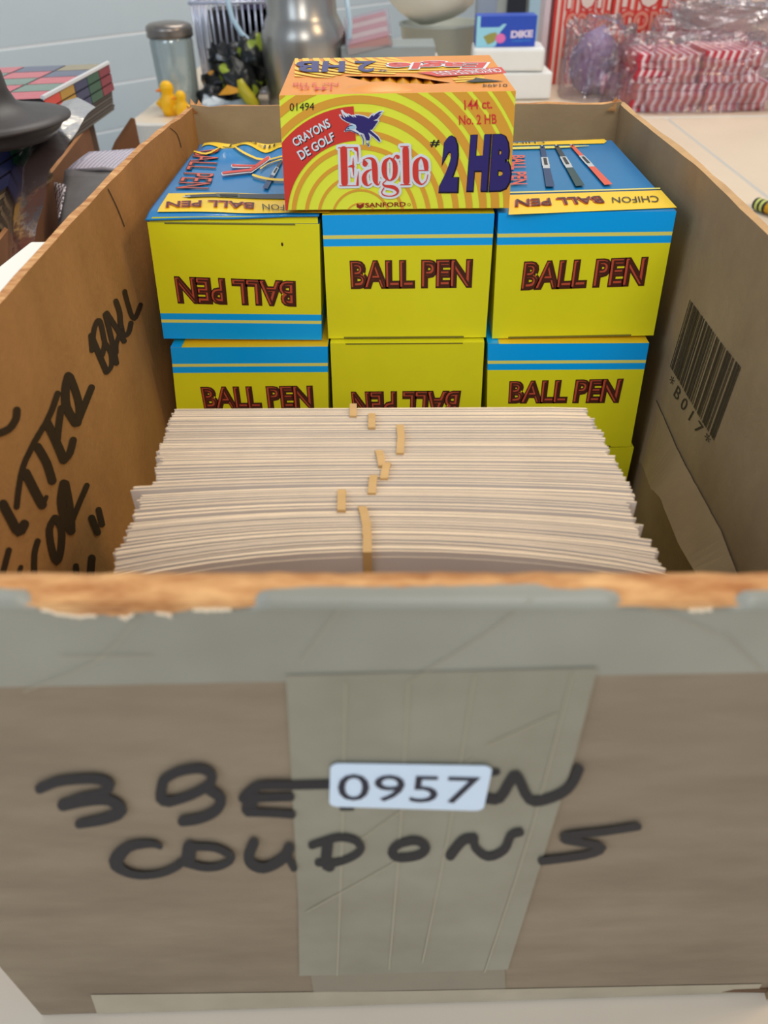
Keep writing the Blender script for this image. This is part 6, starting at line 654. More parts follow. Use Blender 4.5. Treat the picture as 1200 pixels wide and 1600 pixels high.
# arcs on the front
cen = (.1075, -.0030); cl = [(q[3].x, q[3].z), (q[2].x, q[2].z), (q[1].x, q[1].z), (q[0].x, q[0].z)]
fe = lambda d: (lambda p: Vector((p[0], -d, p[1])))
b = MB()
rr = [.0078, .0137, .0203, .0262, .0323, .0383, .0445, .0508, .0573, .0630, .0690, .0750, .0812, .0875]
for k, r0 in enumerate(rr):
    wdt = .0007+.00036*k if k < 11 else .0046
    r0 = r0+.0008*(k > 5)
    ring(b, cen, r0, r0+wdt, 0, 180, cl, fe(.00025), amber)
b.build('arc_print', eb)
b = MB(); ring(b, cen, .0362, .0505, 92, 180, cl, fe(.0003), red)
b.build('red_band', eb)
b = MB()
for i_, st_ in enumerate(D['eagle_halo']): b.strip(st_, lambda p: Vector((p[0]*1e-5, -.00035-i_*8e-6, p[1]*1e-5)), white)
# fill between the letters
b.build('word_halo', eb)
b = MB()
for i_, st_ in enumerate(D['eagle_word']): b.strip(st_, lambda p: Vector((p[0]*1e-5, -.00065-i_*8e-6, p[1]*1e-5)), red)
b.build('word_lettering', eb)
b = MB(); of = (0, -.0004, 0)
text(b, '01494', Q['e_01494'], black, of, 0); text(b, '144 ct.', Q['e_144 ct.'], red, of, .015); text(b, 'No. 2 HB', Q['e_No. 2 HB'], red, of, .015)
text(b, '#', Q['e_#'], dnavy, of, .02)
for ch in '2HB':
    text(b, ch, Q['e_'+ch], dnavy, (.0003, -.0004, -.0002), .075, .0003); text(b, ch, Q['e_'+ch], navy, (0, -.00055, .0001), .06, -.0002)
for s_ in ('CRAYONS', 'DE GOLF'):
    text(b, s_, Q['e_'+s_], black, (.0004, -.0004, -.0003), .03); text(b, s_, Q['e_'+s_], white, (0, -.00055, 0), .025)
text(b, 'SANFORD', Q['e_SANFORD'], mat('maroon_print', (150, 44, 36), .4), of, .02); text(b, 'O', Q['e_R'], mat('maroon_print', (150, 44, 36), .4), of, 0)
b.poly(Q['e_logo'], mat('maroon_print', (150, 44, 36), .4), of)
b.build('lettering', eb)
b = MB()
for i_, st_ in enumerate(D['bird_halo']): b.strip(st_, lambda p: Vector((p[0]*1e-5, -.0004-i_*4e-6, p[1]*1e-5)), white)
b.poly(Q['bird_body_fill'], white, (0, -.00065, 0)); b.poly(Q['bird'], navy, (0, -.0007, 0)); b.poly(Q['bird_head'], mat('pale_blue_print', (170, 214, 236), .4), (0, -.0008, 0))
for st_ in D['bird_lines']: b.strip(st_, lambda p: Vector((p[0]*1e-5, -.0009, p[1]*1e-5)), navy)
b.build('bird_emblem', eb)
# print on the lid (the same artwork seen upside down)
hx0 = min(h.x for h in hole); hx1 = max(h.x for h in hole); hy0 = min(h.y for h in hole); hy1 = max(h.y for h in hole)
cl = [(outer[0].x, .0345), (outer[1].x, .002), (outer[2].x, outer[2].y), (outer[3].x, outer[3].y)]
cl = [(outer[0].x+.002, .046), (outer[1].x-.0003, .016), (outer[2].x-.0003, outer[2].y-.0003), (outer[3].x+.0003, outer[3].y-.0003)]
b = MB(); fl_ = lambda p: Vector((p[0], p[1], EZ+.0004))
keep = lambda p: not (any(hx0-.001 < a[0] < hx1+.001 and hy0-.004 < a[1] < hy1+.001 for a in p))
for k in range(22):
    r0 = .006+k*.0058; ring(b, (.140, .108), r0, r0+.0036, 180, 360, cl, fl_, gold, 3, keep)
b.build('lid_arc_print', eb)
b = MB(); of = (0, 0, .0005)
b.poly(Q['t_band'], red, (0, 0, .00045))
for k_, m_, bo in (('B', navy, .04), ('H', navy, .04), ('2', navy, .03), ('#', navy, .0), ('144 ct.', red, .01), ('No. 2 HB', red, .01)):
    text(b, k_, rot180(Q['t_'+k_]), m_, of, bo)
text(b, 'Eagle', rot180(Q['t_word']), white, (0, 0, .00055), .07, .0016); text(b, 'Eagle', rot180(Q['t_word']), red, (0, 0, .00065), .03)
text(b, 'CRAYONS DE GOLF', rot180(Q['t_bandtext']), white, (0, 0, .0006), .01)
text(b, '01494', rot180(Q['t_01494']), black, of, 0); b.poly(Q['t_bird'], black, (0, 0, .0006))
b.build('lid_lettering', eb)
pen_m = mat('pencil_yellow', (226, 158, 30), .35)
for i in range(9):
    b = MB(); x = .1085+i*.0066; vs = []
    for yy, rr_ in ((.012, .0037), (.094, .0037), (.1005, .0006)):
        for k in range(6):
            a = math.radians(60*k+30); vs.append((x+rr_*math.cos(a), yy, .0478+rr_*math.sin(a)))
    b.add(vs, [[j*6+k, (j+1)*6+k, (j+1)*6+(k+1) % 6, j*6+(k+1) % 6] for j in (0, 1) for k in range(6)]+[list(range(6))], pen_m)
    tag(b.build('golf_pencil'), 'short yellow pencil in the opening of the pencil box, '+['leftmost', 'second from left', 'third from left', 'fourth from left', 'middle one', 'fourth from right', 'third from right', 'second from right', 'rightmost'][i], 'pencil', 'pencils inside the pencil box')
# ---------------------------------------------------------------- bundles of envelopes
ordn = ['farthest bundle, against the pen boxes', 'second bundle from the pen boxes', 'third from the pen boxes, its band furthest right', 'fourth from the pen boxes, band slanting left',
        'fifth from the pen boxes, with twisted band', 'sixth from the pen boxes', 'seventh from the pen boxes, its band furthest left', 'eighth from the pen boxes, with slanting band',
        'thin bundle just behind the nearest one', 'nearest bundle, grey front sheet showing']
edgeL = [.0353, .0353, .0362, .0385, .0395, .0370, .0375, .0378, .0368, .0385]
edgeR = [.2005, .2018, .2032, .2048, .2055, .2058, .2030, .2030, .2058, .2068]
EB = TZ+.004; SH = {}
bands = [[Vector(p)*1e-5 for p in bb] for bb in D['bands']]
for k, (b0, b1) in enumerate(bands):
    ya, yb = b0.y, (bands[k+1][0].y if k < 9 else b1.y-.0012)
    if k == 9: yb = b1.y
    n = max(6, int(round((ya-yb)/.00066))); gap = (ya-yb)/n
    root = thing('envelope_bundle', (.12, (ya+yb)/2, EB), 'rubber-banded bundle of cream envelopes, '+ordn[k], 'envelopes', 'bundles of envelopes standing in the cardboard box')
    bow0 = .0105*((k)/9.)**2.2; bow1 = .0105*((k+1)/9.5)**2.0
    for i in range(n):
        s = (i+.5)/n; yc = ya-(ya-yb)*s; bow = bow0+(bow1-bow0)*s
        x0 = edgeL[k]+R.uniform(-.0011, .0009); x1 = edgeR[k]+R.uniform(-.0011, .0011)+ (.0016 if i == 0 and k in (5, 7) else 0)
        if k == 5 and i < 5: x0 -= .0040
        if k == 7 and i > n-4: x1 += .002
        if k == 9: x1 += .0045*max(0, s-.6)/.4; x0 += .002*max(0, s-.8)/.2
        zt = -.0402+R.uniform(-.0005, .0004)-.0004*(i == n-1); th = gap*R.uniform(.52, .74)
        if R.random() < .12: zt -= .0012
        m = 12; vs = []
        ph = R.uniform(0, 6); slope = R.uniform(-.0002, .0002)
        for j in range(m+1):
            a = j/m; x = x0+(x1-x0)*a; d = (a-.48)*2
            lf = 1.25 if d < 0 else 1.0
            y = yc-bow*lf*abs(d)**2.1+slope*d+.00012*math.sin(5*a+ph)
            for (dy, zz) in ((0, zt), (-th, zt), (-th, EB), (0, EB)): vs.append((x, y+dy, zz-.0004*(abs(d) > .97 and zz > -.1)))
        fs = [[j*4+c, j*4+(c+1) % 4, (j+1)*4+(c+1) % 4, (j+1)*4+c] for j in range(m) for c in range(4)]+[[3, 2, 1, 0], [m*4, m*4+1, m*4+2, m*4+3]]
        mb = MB(); mb.add(vs, fs, paper); mb.mi(paper_grey)
        mb.m = [1 if (f_i % 4 in (1, 3) and f_i < 4*m) else 0 for f_i in range(len(fs))]
        mb.build('envelope', root)
    # rubber band round the bundle
    mb = MB(); xa, xb = b0.x, b1.x; wv = .0014
    loop = [(xa, ya+.0003, EB+.03), (xa, ya+.0003, -.0395), (xa*.5+xb*.5, (ya+yb)/2, -.0391), (xb, yb-.0008, -.0395), (xb, yb-.0012, EB+.03)]
    if k == 2: loop = [(xa, ya+.0003, EB+.03), (xa, ya+.0003, -.0395), (xa+.0004, ya*.5+yb*.5, -.0391), (xb, yb-.0008, -.0395), (xb, yb-.0012, EB+.03)]
    vs = []
    for (x, y, z) in loop: vs += [(x-wv, y, z), (x+wv, y, z)]
    mb.add(vs, [[2*i, 2*i+1, 2*i+3, 2*i+2] for i in range(4)], rubber); mb.build('rubber_band', root, solid=.0006)
# ---------------------------------------------------------------- things behind, on the long table
steel = mat('brushed_steel', (172, 168, 162), .3, .2, 14, (1, 1, .06), metal=.9)
chrome = mat('chrome', (205, 205, 208), .15, metal=1)
jar_glass = clear('jar_glass', (.93, .97, .97), .5, .06, .30, (206, 220, 220))
wrap_film = clear('crumpled_film', (.97, .94, .96), .35, .12, .05, (235, 214, 224), .6, 45)
bag_film = clear('thin_film', (.93, .92, .93), .4, .12, .07, (200, 190, 196), .6, 30)
# glass jar with a metal lid
t = thing('glass_jar', (-.335, 1.40, TZ), 'ribbed clear glass sugar jar with metal lid, at the table corner', 'jar')
b = MB(); b.lathe([(.030, .0005), (.038, .002), (.040, .012), (.0405, .05), (.043, .118), (.041, .128), (.036, .134), (.0352, .132), (.040, .126), (.0415, .116), (.039, .05), (.038, .014), (.030, .008), (.0, .007)], (-.335, 1.40, TZ), jar_glass, 48, .018, (.03, .115)); b.build('jar_body', t, True)
b = MB(); b.lathe([(.036, .126), (.0455, .127), (.0465, .131), (.0455, .135), (.0465, .139), (.045, .146), (.038, .1505), (.020, .153), (0, .1535)], (-.335, 1.40, TZ), mat('worn_lid_metal', (138, 130, 124), .3, .2, 40, metal=.85), 40); b.build('jar_lid', t, True)
# steel canister
t = thing('steel_canister', (-.0685, 1.425, TZ), 'large brushed steel canister with narrower neck, behind the pencil box', 'canister')
b = MB(); b.lathe([(.0, .0), (.080, .0), (.083, .004), (.084, .03), (.086, .10), (.0865, .118), (.084, .134), (.076, .150), (.0705, .160), (.069, .20)], (-.0685, 1.425, TZ), steel, 56); b.build('canister_body', t, True)
b = MB(); b.lathe([(.0705, .199), (.073, .201), (.073, .235), (.068, .242), (.03, .25), (.0, .251)], (-.0685, 1.425, TZ), steel, 56); b.build('canister_lid', t, True)
b = MB(); b.tube([(-.0685+.074, 1.41, -.0), (.024, 1.39, -.015), (.030, 1.39, -.06), (.026, 1.39, -.10), (.016, 1.40, -.115)], .005, mat('pale_handle', (190, 216, 232), .2)); b.build('handle', t, True)
# wire basket
t = thing('wire_basket', (-.225, 1.60, TZ), 'silver wire basket behind the black and yellow toys', 'basket')
bx0, bx1, by0, by1, bz0, bz1 = -.315, -.150, 1.53, 1.66, TZ+.003, .02
wire = mat('silver_wire', (214, 218, 236), .22, metal=.6)
def ringwire(z, r=.003, e=0):
    b = MB(); b.tube([(bx0-e, by0-e, z), (bx1+e, by0-e, z), (bx1+e, by1+e, z), (bx0-e, by1+e, z), (bx0-e, by0-e, z)], r, wire, 6); b.build('rim_wire', t, True)
ringwire(bz0); ringwire(-.035, .0035, .002); ringwire(bz1, .004, .003)
for i in range(13):
    x = bx0+(bx1-bx0)*i/12; dx = (x-(bx0+bx1)/2)*.08
    b = MB(); b.tube([(x-dx, by0, bz0), (x, by0-.002, bz1)], .0022, wire, 6); b.build('upright_wire', t, True)
for i in range(9):
    x = bx0+(bx1-bx0)*i/8+.004
    b = MB(); b.tube([(x, by1, bz0), (x, by1+.002, bz1)], .0022, wire, 6); b.build('upright_wire', t, True)
for i in range(1, 6):
    y = by0+(by1-by0)*i/6
    for x in (bx0, bx1):
        b = MB(); b.tube([(x, y, bz0), (x, y, bz1)], .0022, wire, 6); b.build('upright_wire', t, True)
b = MB(); b.tube([(-.232, 1.51, .0), (-.229, 1.50, -.03), (-.222, 1.49, -.06), (-.205, 1.48, -.085), (-.180, 1.475, -.105), (-.160, 1.475, -.118)], [.006, .0058, .0055, .005, .004, .003], mat('pale_handle', (190, 216, 232), .2), 8); b.build('handle', t, True)
b = MB(); b.box((-.225, 1.60, -.12), (.12, .09, .14), mat('dark_packet', (42, 38, 40), .5, .3, 25)); b.box((-.19, 1.595, -.06), (.05, .08, .07), mat('purple_packet', (92, 78, 110), .4))
tag(b.build('dark_packet'), 'dark packets standing inside the wire basket', 'packet')
# black and yellow toys
def blob(name, c, s, m, seed, amp=.35, fr=2.2, parent=None, sub=3):
    bm = bmesh.new(); bmesh.ops.create_icosphere(bm, subdivisions=sub, radius=1)
    vs = []
    for v in bm.verts:
        p = v.co.copy(); k = 1+amp*noise.noise(p*fr+Vector((seed*7.1, seed, 0)))
        z = p.z*s[2]*k
        vs.append(Vector((c[0]+p.x*s[0]*k, c[1]+p.y*s[1]*k, max(c[2]+z, TZ+.0008))))
    fs = [[v.index for v in f.verts] for f in bm.faces]; bm.free()
    b = MB(); b.add(vs, fs, m); return b.build(name, parent, True)
camo = mat('black_yellow_print', (24, 26, 26), .4, .6, 34, alt=(28, 30, 28))
def blotch(name, c0, c1, sc_, pos=.56):
    m = mat(name, c0, .35, .1, sc_, detail=1); nt = m.node_tree
    rp = [n for n in nt.nodes if n.type == 'VALTORGB'][0]; rp.color_ramp.elements[0].position = pos-.02; rp.color_ramp.elements[1].position = pos+.02
    rp.color_ramp.elements[0].color = (*lin(c0), 1); rp.color_ramp.elements[1].color = (*lin(c1), 1); return m
m1 = blotch('toy_black_green', (26, 28, 28), (150, 168, 52), 26, .57); m2 = blotch('toy_black_orange', (24, 24, 26), (196, 140, 46), 30, .6); m3 = blotch('toy_black', (24, 26, 30), (120, 130, 140), 40, .62)
for i, (c, s, m, lab) in enumerate([((-.245, 1.43, -.175), (.045, .035, .035), m2, 'black toy pouch with orange patches beside the glass jar'),
        ((-.205, 1.40, -.170), (.040, .035, .040), m1, 'black toy pouch with lime green patches at the front of the pile'),
        ((-.235, 1.45, -.128), (.040, .030, .030), m3, 'black and silver toy pouch on top of the pile'),
        ((-.185, 1.455, -.135), (.035, .030, .045), m1, 'black and green toy pouch standing beside the steel canister'),
        ((-.262, 1.385, -.188), (.030, .025, .020), m3, 'low black toy pouch in front of the glass jar')]):
    tag(blob('toy_pouch', c, s, m, i+1, .8, 2.6), lab, 'toy', 'black and yellow toys by the wire basket')
b = MB(); b.tube([(-.196, 1.352, -.150), (-.192, 1.350, -.165), (-.180, 1.348, -.183), (-.168, 1.348, -.2), ], [.006, .011, .013, .010], mat('olive_plastic', (176, 164, 28), .35), 10); tag(b.build('plastic_banana', smooth=True), 'curved olive yellow plastic toy beside the steel canister', 'toy')
b = MB(); b.poly([Vector((-.242, 1.355, -.178)), Vector((-.222, 1.352, -.160)), Vector((-.186, 1.35, -.170)), Vector((-.215, 1.35, -.176))], mat('orange_plastic', (226, 160, 44), .4)); tag(b.build('orange_beak', solid=.006), 'small flat orange plastic piece in the toy pile', 'toy')
b = MB(); b.quad([Vector((-.275, 1.36, -.182)), Vector((-.165, 1.36, -.196)), Vector((-.165, 1.30, TZ+.002)), Vector((-.275, 1.30, TZ+.002))], clear('blue_film', (.86, .93, 1), .5, .15, .45, (186, 206, 222), .5, 30), nx=10, ny=5, warp=lambda p: Vector((0, 0, max(-(p.z-TZ-.001), .012*noise.noise(p*35))))); tag(b.build('clear_packet', smooth=True), 'clear crumpled plastic packet in front of the black toys', 'packet')
yel = mat('chick_yellow', (250, 190, 10), .4)
for i, (x, y, s, lab) in enumerate([(-.3375, 1.315, 1.0, 'taller bright yellow plastic chick in front of the glass jar'), (-.306, 1.290, .78, 'smaller bright yellow plastic chick beside the cardboard box corner')]):
    t = thing('plastic_chick', (x, y, TZ), lab, 'toy', 'yellow plastic chicks')
    b = MB(); b.lathe([(0, 0), (.013*s, .0), (.017*s, .012*s), (.0175*s, .026*s), (.013*s, .036*s), (.0115*s, .040*s), (.0135*s, .047*s), (.0125*s, .055*s), (.007*s, .061*s), (0, .0625*s)], (x, y, TZ), yel, 20); b.build('body', t, True)
    b = MB(); b.tube([(x-.011*s, y-.004, TZ+.047*s), (x-.021*s, y-.008, TZ+.045*s)], [.0045*s, .001], mat('beak_orange', (236, 130, 20), .4), 8); b.build('beak', t, True)
    for sx in (-1, 1):
        b = MB(); b.tube([(x+sx*.014*s, y-.004, TZ+.030*s), (x+sx*.020*s, y-.002, TZ+.022*s), (x+sx*.018*s, y+.004, TZ+.012*s)], [.004*s, .006*s, .002*s], yel, 8); b.build('wing', t, True)
# clear case with red stripes, on two flat boxes
b = MB(); b.box((.108, 1.43, -.166), (.20, .12, .080), mat('white_carton', (226, 218, 212), .5, .03, 10)); tag(b.build('white_carton', bevel=.002), 'white carton under the striped clear case, behind the pencil box', 'box')
b = MB(); b.box((.105, 1.43, -.1125), (.19, .11, .026), clear('grey_lid', (.8, .84, .86), .4, .2, .55, (176, 186, 188))); tag(b.build('plastic_tray', bevel=.003), 'grey translucent plastic tray on the white carton', 'tray')
t = thing('clear_case', (.064, 1.42, -.0985), 'clear plastic case with red striped contents, tilted on the grey tray', 'case')
def tilt(p, c=Vector((.064, 1.42, -.099))): 
    M = Matrix.Rotation(math.radians(11), 3, 'Y').inverted() @ Matrix.Rotation(math.radians(20), 3, 'X'); q = M @ Vector(p); return c+q+Vector((0, 0, .020))
cs = clear('case_plastic', (.95, .95, .98), .5, .08, .25, (214, 212, 226))
b = MB(); hx, hy, hz = .046, .055, .011
b.hexa([tilt((-hx, -hy, hz)), tilt((hx, -hy, hz)), tilt((hx, hy, hz)), tilt((-hx, hy, hz))], [tilt((-hx, -hy, -hz)), tilt((hx, -hy, -hz)), tilt((hx, hy, -hz)), tilt((-hx, hy, -hz))], cs); b.build('case_shell', t, bevel=.003)
for k in range(5):
    y0 = -.048+k*.020; b = MB(); m = (mat('case_red', (214, 66, 56), .4) if k % 2 == 0 else mat('case_cream', (236, 196, 178), .5))
    b.hexa([tilt((-.040, y0, .007)), tilt((.040, y0, .007)), tilt((.040, y0+.018, .007)), tilt((-.040, y0+.018, .007))], [tilt((-.040, y0, -.008)), tilt((.040, y0, -.008)), tilt((.040, y0+.018, -.008)), tilt((-.040, y0+.018, -.008))], m); b.build('striped_insert', t)
# grey bin with a white bag on it
b = MB(); b.lathe([(0, 0), (.080, 0), (.084, .004), (.094, .105), (.098, .107), (.098, .113), (.090, .113), (.080, .008), (0, .006)], (.225, 1.72, TZ), mat('grey_bin', (172, 178, 170), .4, .05, 8), 40); tag(b.build('plastic_bin', smooth=True), 'grey-green plastic bin behind the blue and white box', 'bin')
tag(blob('white_bag', (.205, 1.70, -.012), (.105, .085, .085), mat('milky_bag', (226, 224, 212), .45, .03, 12, bump=.2), 12, .12, 1.4), 'bulging milky white bag resting on the grey bin', 'bag')
b = MB(); b.box((.318, 1.60, -.11), (.045, .05, .19), mat('blue_grey_bottle', (158, 170, 184), .35, .05, 12)); tag(b.build('grey_carton', bevel=.008), 'slim blue-grey carton standing between bin and blue box', 'box')
# white boxes and the blue box
wb = mat('white_box_card', (238, 240, 238), .5, .02, 20)
b = MB(); b.box((.372, 1.475, -.181), (.150, .110, .050), wb, .02); tag(b.build('white_box', bevel=.004), 'lower white box of two stacked beside the pencil box, on the table', 'box')
b = MB(); b.box((.356, 1.475, -.1335), (.148, .100, .042), wb, -.05); tag(b.build('white_box', bevel=.006), 'upper white box of the stack, directly under the blue box', 'box')
t = thing('blue_box', (.343, 1.47, -.112), 'small blue and light blue retail box on top of the white boxes', 'box')
X0, X1, Y0, Y1, Z0, Z1 = .286, .408, 1.445, 1.50, -.112, -.058
royal = mat('royal_blue_print', (44, 82, 196), .35); sky = mat('sky_print', (158, 222, 244), .35)
b = MB(); b.box(((X0+X1)/2, (Y0+Y1)/2, (Z0+Z1)/2), (X1-X0, Y1-Y0, Z1-Z0), royal); b.build('carton', t, bevel=.001)
b = MB(); P = lambda u, v: Vector((X0+(X1-X0)*u, Y0-.0003, Z1-(Z1-Z0)*v))
b.poly([P(0, 0), P(.06, 0), P(.06, .36), P(.38, .36), P(.44, .26), P(.5, .26), P(.40, .52), P(.34, .95), P(.30, 1), P(0, 1)], sky); b.build('light_panel', t)
b = MB(); o = (0, -.0004, 0)
text(b, 'DIKE', [P(.58, .48), P(.95, .46), P(.95, .70), P(.58, .72)], mat('pale_pink_print', (226, 214, 240), .4), o, .06)
text(b, 'CORRECTION', [P(.60, .78), P(.92, .76), P(.92, .83), P(.60, .85)], mat('cyan_print', (60, 150, 230), .4), o, .02); b.build('lettering', t)
b = MB(); rr_ = [P(.41+.085*math.cos(a*.524), .72+.16*math.sin(a*.524)) for a in range(12)]; b.poly(rr_, mat('pink_print', (236, 120, 190), .4), (0, -.0007, 0))
b.poly([P(.12, .66), P(.22, .56), P(.33, .52), P(.36, .66), P(.30, .84), P(.20, .92), P(.16, .78)], mat('olive_gold_print', (160, 158, 84), .4), (0, -.0005, 0)); b.build('picture', t)
# striped popcorn cartons
pred = mat('popcorn_red', (232, 66, 60), .4); pwhite = mat('popcorn_white', (248, 226, 214), .45); ppink = mat('popcorn_pink', (240, 150, 130), .45); cherry = mat('cherry', (190, 44, 62), .45); rosew = mat('rose_white', (240, 222, 226), .5); rosem = mat('rose_mid', (206, 128, 148), .5)
for i, (x0, x1, lab, dd) in enumerate([(.468, .590, 'left red and white striped popcorn carton behind the wrapped bags', 0), (.596, .742, 'right red and white striped popcorn carton with large white letters', .012)]):
    t = thing('popcorn_carton', ((x0+x1)/2, 1.64+dd, TZ), lab, 'carton', 'striped popcorn cartons')
    n = 9; w = (x1-x0)/n; b = MB(); y0 = 1.60+dd
    for k in range(n):
        xa = x0+k*w
        for (a, c, m) in ((0, .45, pred), (.45, .8, pwhite), (.8, 1, ppink)):
            b.hexa([Vector((xa+w*a, y0, .06)), Vector((xa+w*c, y0, .06)), Vector((xa+w*c, y0+.08, .06)), Vector((xa+w*a, y0+.08, .06))], [Vector((xa+w*a, y0, TZ)), Vector((xa+w*c, y0, TZ)), Vector((xa+w*c, y0+.08, TZ)), Vector((xa+w*a, y0+.08, TZ))], m)
    b.build('striped_carton', t)
    b = MB(); xm = x0+(x1-x0)*(.22 if i == 0 else .14); xn = x1-.006
    for s_, za, zb2 in (('POP', .024, -.062), ('CORN', -.069, -.104)):
        qq = [Vector((xm, y0-.001, za)), Vector((xn, y0-.001, za)), Vector((xn, y0-.001, zb2)), Vector((xm, y0-.001, zb2))]
        text(b, s_, qq, pred, (0, 0, 0), .09, .004); text(b, s_, qq, pwhite if s_ == 'POP' else ppink, (0, -.001, 0), .03)
    b.build('lettering', t)
b = MB(); b.box((.452, 1.63, -.09), (.012, .07, .234), mat('pale_pink_card', (228, 208, 212), .5)); tag(b.build('card_divider'), 'upright pale pink card beside the left popcorn carton', 'card')
b = MB(); b.box((.93, 1.72, -.105), (.34, .2, .2), mat('blush_carton', (226, 200, 190), .6, .04, 10)); tag(b.build('pale_carton', bevel=.004), 'pale pink-beige carton at the top right, behind the wrapped bags', 'box')
# striped paper bags in stacks, under clear film
for si, (x0, x1, z0, z1, lab) in enumerate([(.582, .716, TZ+.001, -.1575, 'lower left stack of red and white striped paper bags under film'), (.722, .846, TZ+.001, -.1575, 'lower right stack of red and white striped paper bags under film'),
        (.583, .700, -.1565, -.108, 'upper left stack of striped paper bags, crooked, under film'), (.707, .822, -.1565, -.103, 'upper right stack of striped paper bags with striped top showing')]):
    t = thing('striped_bag_stack', ((x0+x1)/2, 1.35, z0), lab, 'paper bags', 'stacks of striped paper bags in clear film')
    L_ = 4; n = 8; w = (x1-x0)/n; off = 0
    for l in range(L_):
        za = z0+(z1-z0)*l/L_; zc = z0+(z1-z0)*(l+1)/L_-.0006; b = MB(); sl = (.004 if l % 2 else -.0015)+R.uniform(-.001, .001); y0 = 1.285+R.uniform(-.003, .003)
        for k in range(n):
            xa = x0+k*w+off
            for (a, c, m) in ((0, .38, cherry), (.38, .5, rosem), (.5, .82, rosew), (.82, 1, rosem)):
                T_ = [Vector((xa+w*a+sl, y0, zc)), Vector((xa+w*c+sl, y0, zc)), Vector((xa+w*c+sl, 1.42, zc)), Vector((xa+w*a+sl, 1.42, zc))]
                B_ = [Vector((xa+w*a, y0, za)), Vector((xa+w*c, y0, za)), Vector((xa+w*c, 1.42, za)), Vector((xa+w*a, 1.42, za))]
                b.hexa(T_, B_, m)
        off += sl; off = max(-.004, min(.004, off))
        b.build('paper_bag', t)
def film(name, c, s, seed, m, label, amp=.22):
    bm = bmesh.new(); bmesh.ops.create_icosphere(bm, subdivisions=5, radius=1); vs = []
    for v in bm.verts:
        p = v.co.copy(); q = Vector([math.copysign(abs(t)**.55, t) for t in p])
        n1 = noise.noise(p*2.3+Vector((seed, 0, 0))); n2 = noise.noise(p*7+Vector((0, seed, 0))); n3 = abs(noise.noise(p*14+Vector((0, 0, seed))))
        k = 1+amp*n1+amp*.45*n2-amp*.35*n3
        vs.append(Vector((c[0]+q.x*s[0]*k, c[1]+q.y*s[1]*k, max(TZ+.0006, c[2]+q.z*s[2]*k))))
    fs = [[v.index for v in f.verts] for f in bm.faces if max(vs[v.index].z for v in f.verts) > TZ+.0008]; bm.free()
    b = MB(); b.add(vs, fs, m); o = b.build(name, None, False); tag(o, label, 'plastic wrap'); return o
film('plastic_wrap', (.722, 1.365, -.175), (.165, .098, .088), 3.1, wrap_film, 'crumpled clear plastic film wrapped over the stacks of striped bags')
film('plastic_wrap', (.86, 1.50, -.10), (.16, .09, .060), 8.4, wrap_film, 'loose crumpled clear film piled behind the striped bags, far right', .4)
film('plastic_bag', (.552, 1.475, -.175), (.072, .085, .105), 5.7, wrap_film, 'clear plastic bag with purple and pink contents left of the striped bags', .2)
tag(blob('purple_bundle', (.540, 1.48, -.150), (.045, .05, .060), mat('lilac_paper', (150, 128, 168), .6, .3, 30), 31, .4, 2.5), 'lilac paper bundle inside the clear bag', 'bundle')
tag(blob('pink_bundle', (.582, 1.44, -.185), (.030, .035, .026), mat('pink_paper', (216, 150, 172), .6, .3, 30), 33, .4, 2.5), 'small pink paper bundle low in the clear bag', 'bundle')
# jumbo pencils at the right edge
for i, (x, y, c, lab) in enumerate([(.611, .668, (236, 176, 30), 'jumbo yellow pencil with black-banded end, right edge of the photo'), (.632, .672, (232, 226, 214), 'white-ended jumbo pencil behind the yellow one')]):
    t = thing('jumbo_pencil', (x, y, TZ), lab, 'pencil', 'jumbo pencils on the table at the right')
    dr = Vector((.42, -.90, 0)).normalized(); p0 = Vector((x-.008, y+.004, TZ+.0085)); r = .0075
    b = MB(); b.tube([p0+dr*.022, p0+dr*.20], r, mat('jumbo_%d' % i, c, .4), 8); b.build('barrel', t, True)
    b = MB(); b.tube([p0+dr*.2, p0+dr*.225], [r, .001], mat('wood_tip', (220, 180, 130), .6), 8); b.build('tip', t)
    for k in range(5):
        b = MB(); b.tube([p0+dr*(.002+k*.004), p0+dr*(.006+k*.004)], r*1.04, (mat('ferrule_black', (30, 34, 30), .4) if (k % 2 == 0 and i == 0) else mat('ferrule_pale', (206, 214, 110) if i == 0 else (224, 224, 224), .4)), 12); b.build('ferrule_band', t, True)
# ---------------------------------------------------------------- second open cardboard box on the left, with what is in and on it
cb = thing('cardboard_box', (-.12, .25, TZ), 'second open brown cardboard box, at the left behind the large one', 'box')
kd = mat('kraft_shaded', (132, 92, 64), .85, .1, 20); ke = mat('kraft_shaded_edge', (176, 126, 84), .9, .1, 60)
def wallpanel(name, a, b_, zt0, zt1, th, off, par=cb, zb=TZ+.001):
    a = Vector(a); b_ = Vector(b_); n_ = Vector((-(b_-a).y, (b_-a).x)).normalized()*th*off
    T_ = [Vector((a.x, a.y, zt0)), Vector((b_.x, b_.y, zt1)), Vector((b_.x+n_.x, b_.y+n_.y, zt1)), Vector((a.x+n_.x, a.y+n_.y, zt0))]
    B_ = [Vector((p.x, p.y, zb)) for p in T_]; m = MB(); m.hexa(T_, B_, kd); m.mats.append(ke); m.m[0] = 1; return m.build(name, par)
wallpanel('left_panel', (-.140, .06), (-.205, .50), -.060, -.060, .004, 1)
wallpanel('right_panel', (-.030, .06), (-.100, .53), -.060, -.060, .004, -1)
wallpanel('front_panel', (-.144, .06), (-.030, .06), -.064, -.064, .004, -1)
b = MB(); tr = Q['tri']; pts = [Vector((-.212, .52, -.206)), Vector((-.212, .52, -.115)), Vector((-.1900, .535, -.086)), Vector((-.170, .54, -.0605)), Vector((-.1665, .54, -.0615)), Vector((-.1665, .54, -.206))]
b.poly(pts, kd); b.build('back_panel', cb, solid=.004)
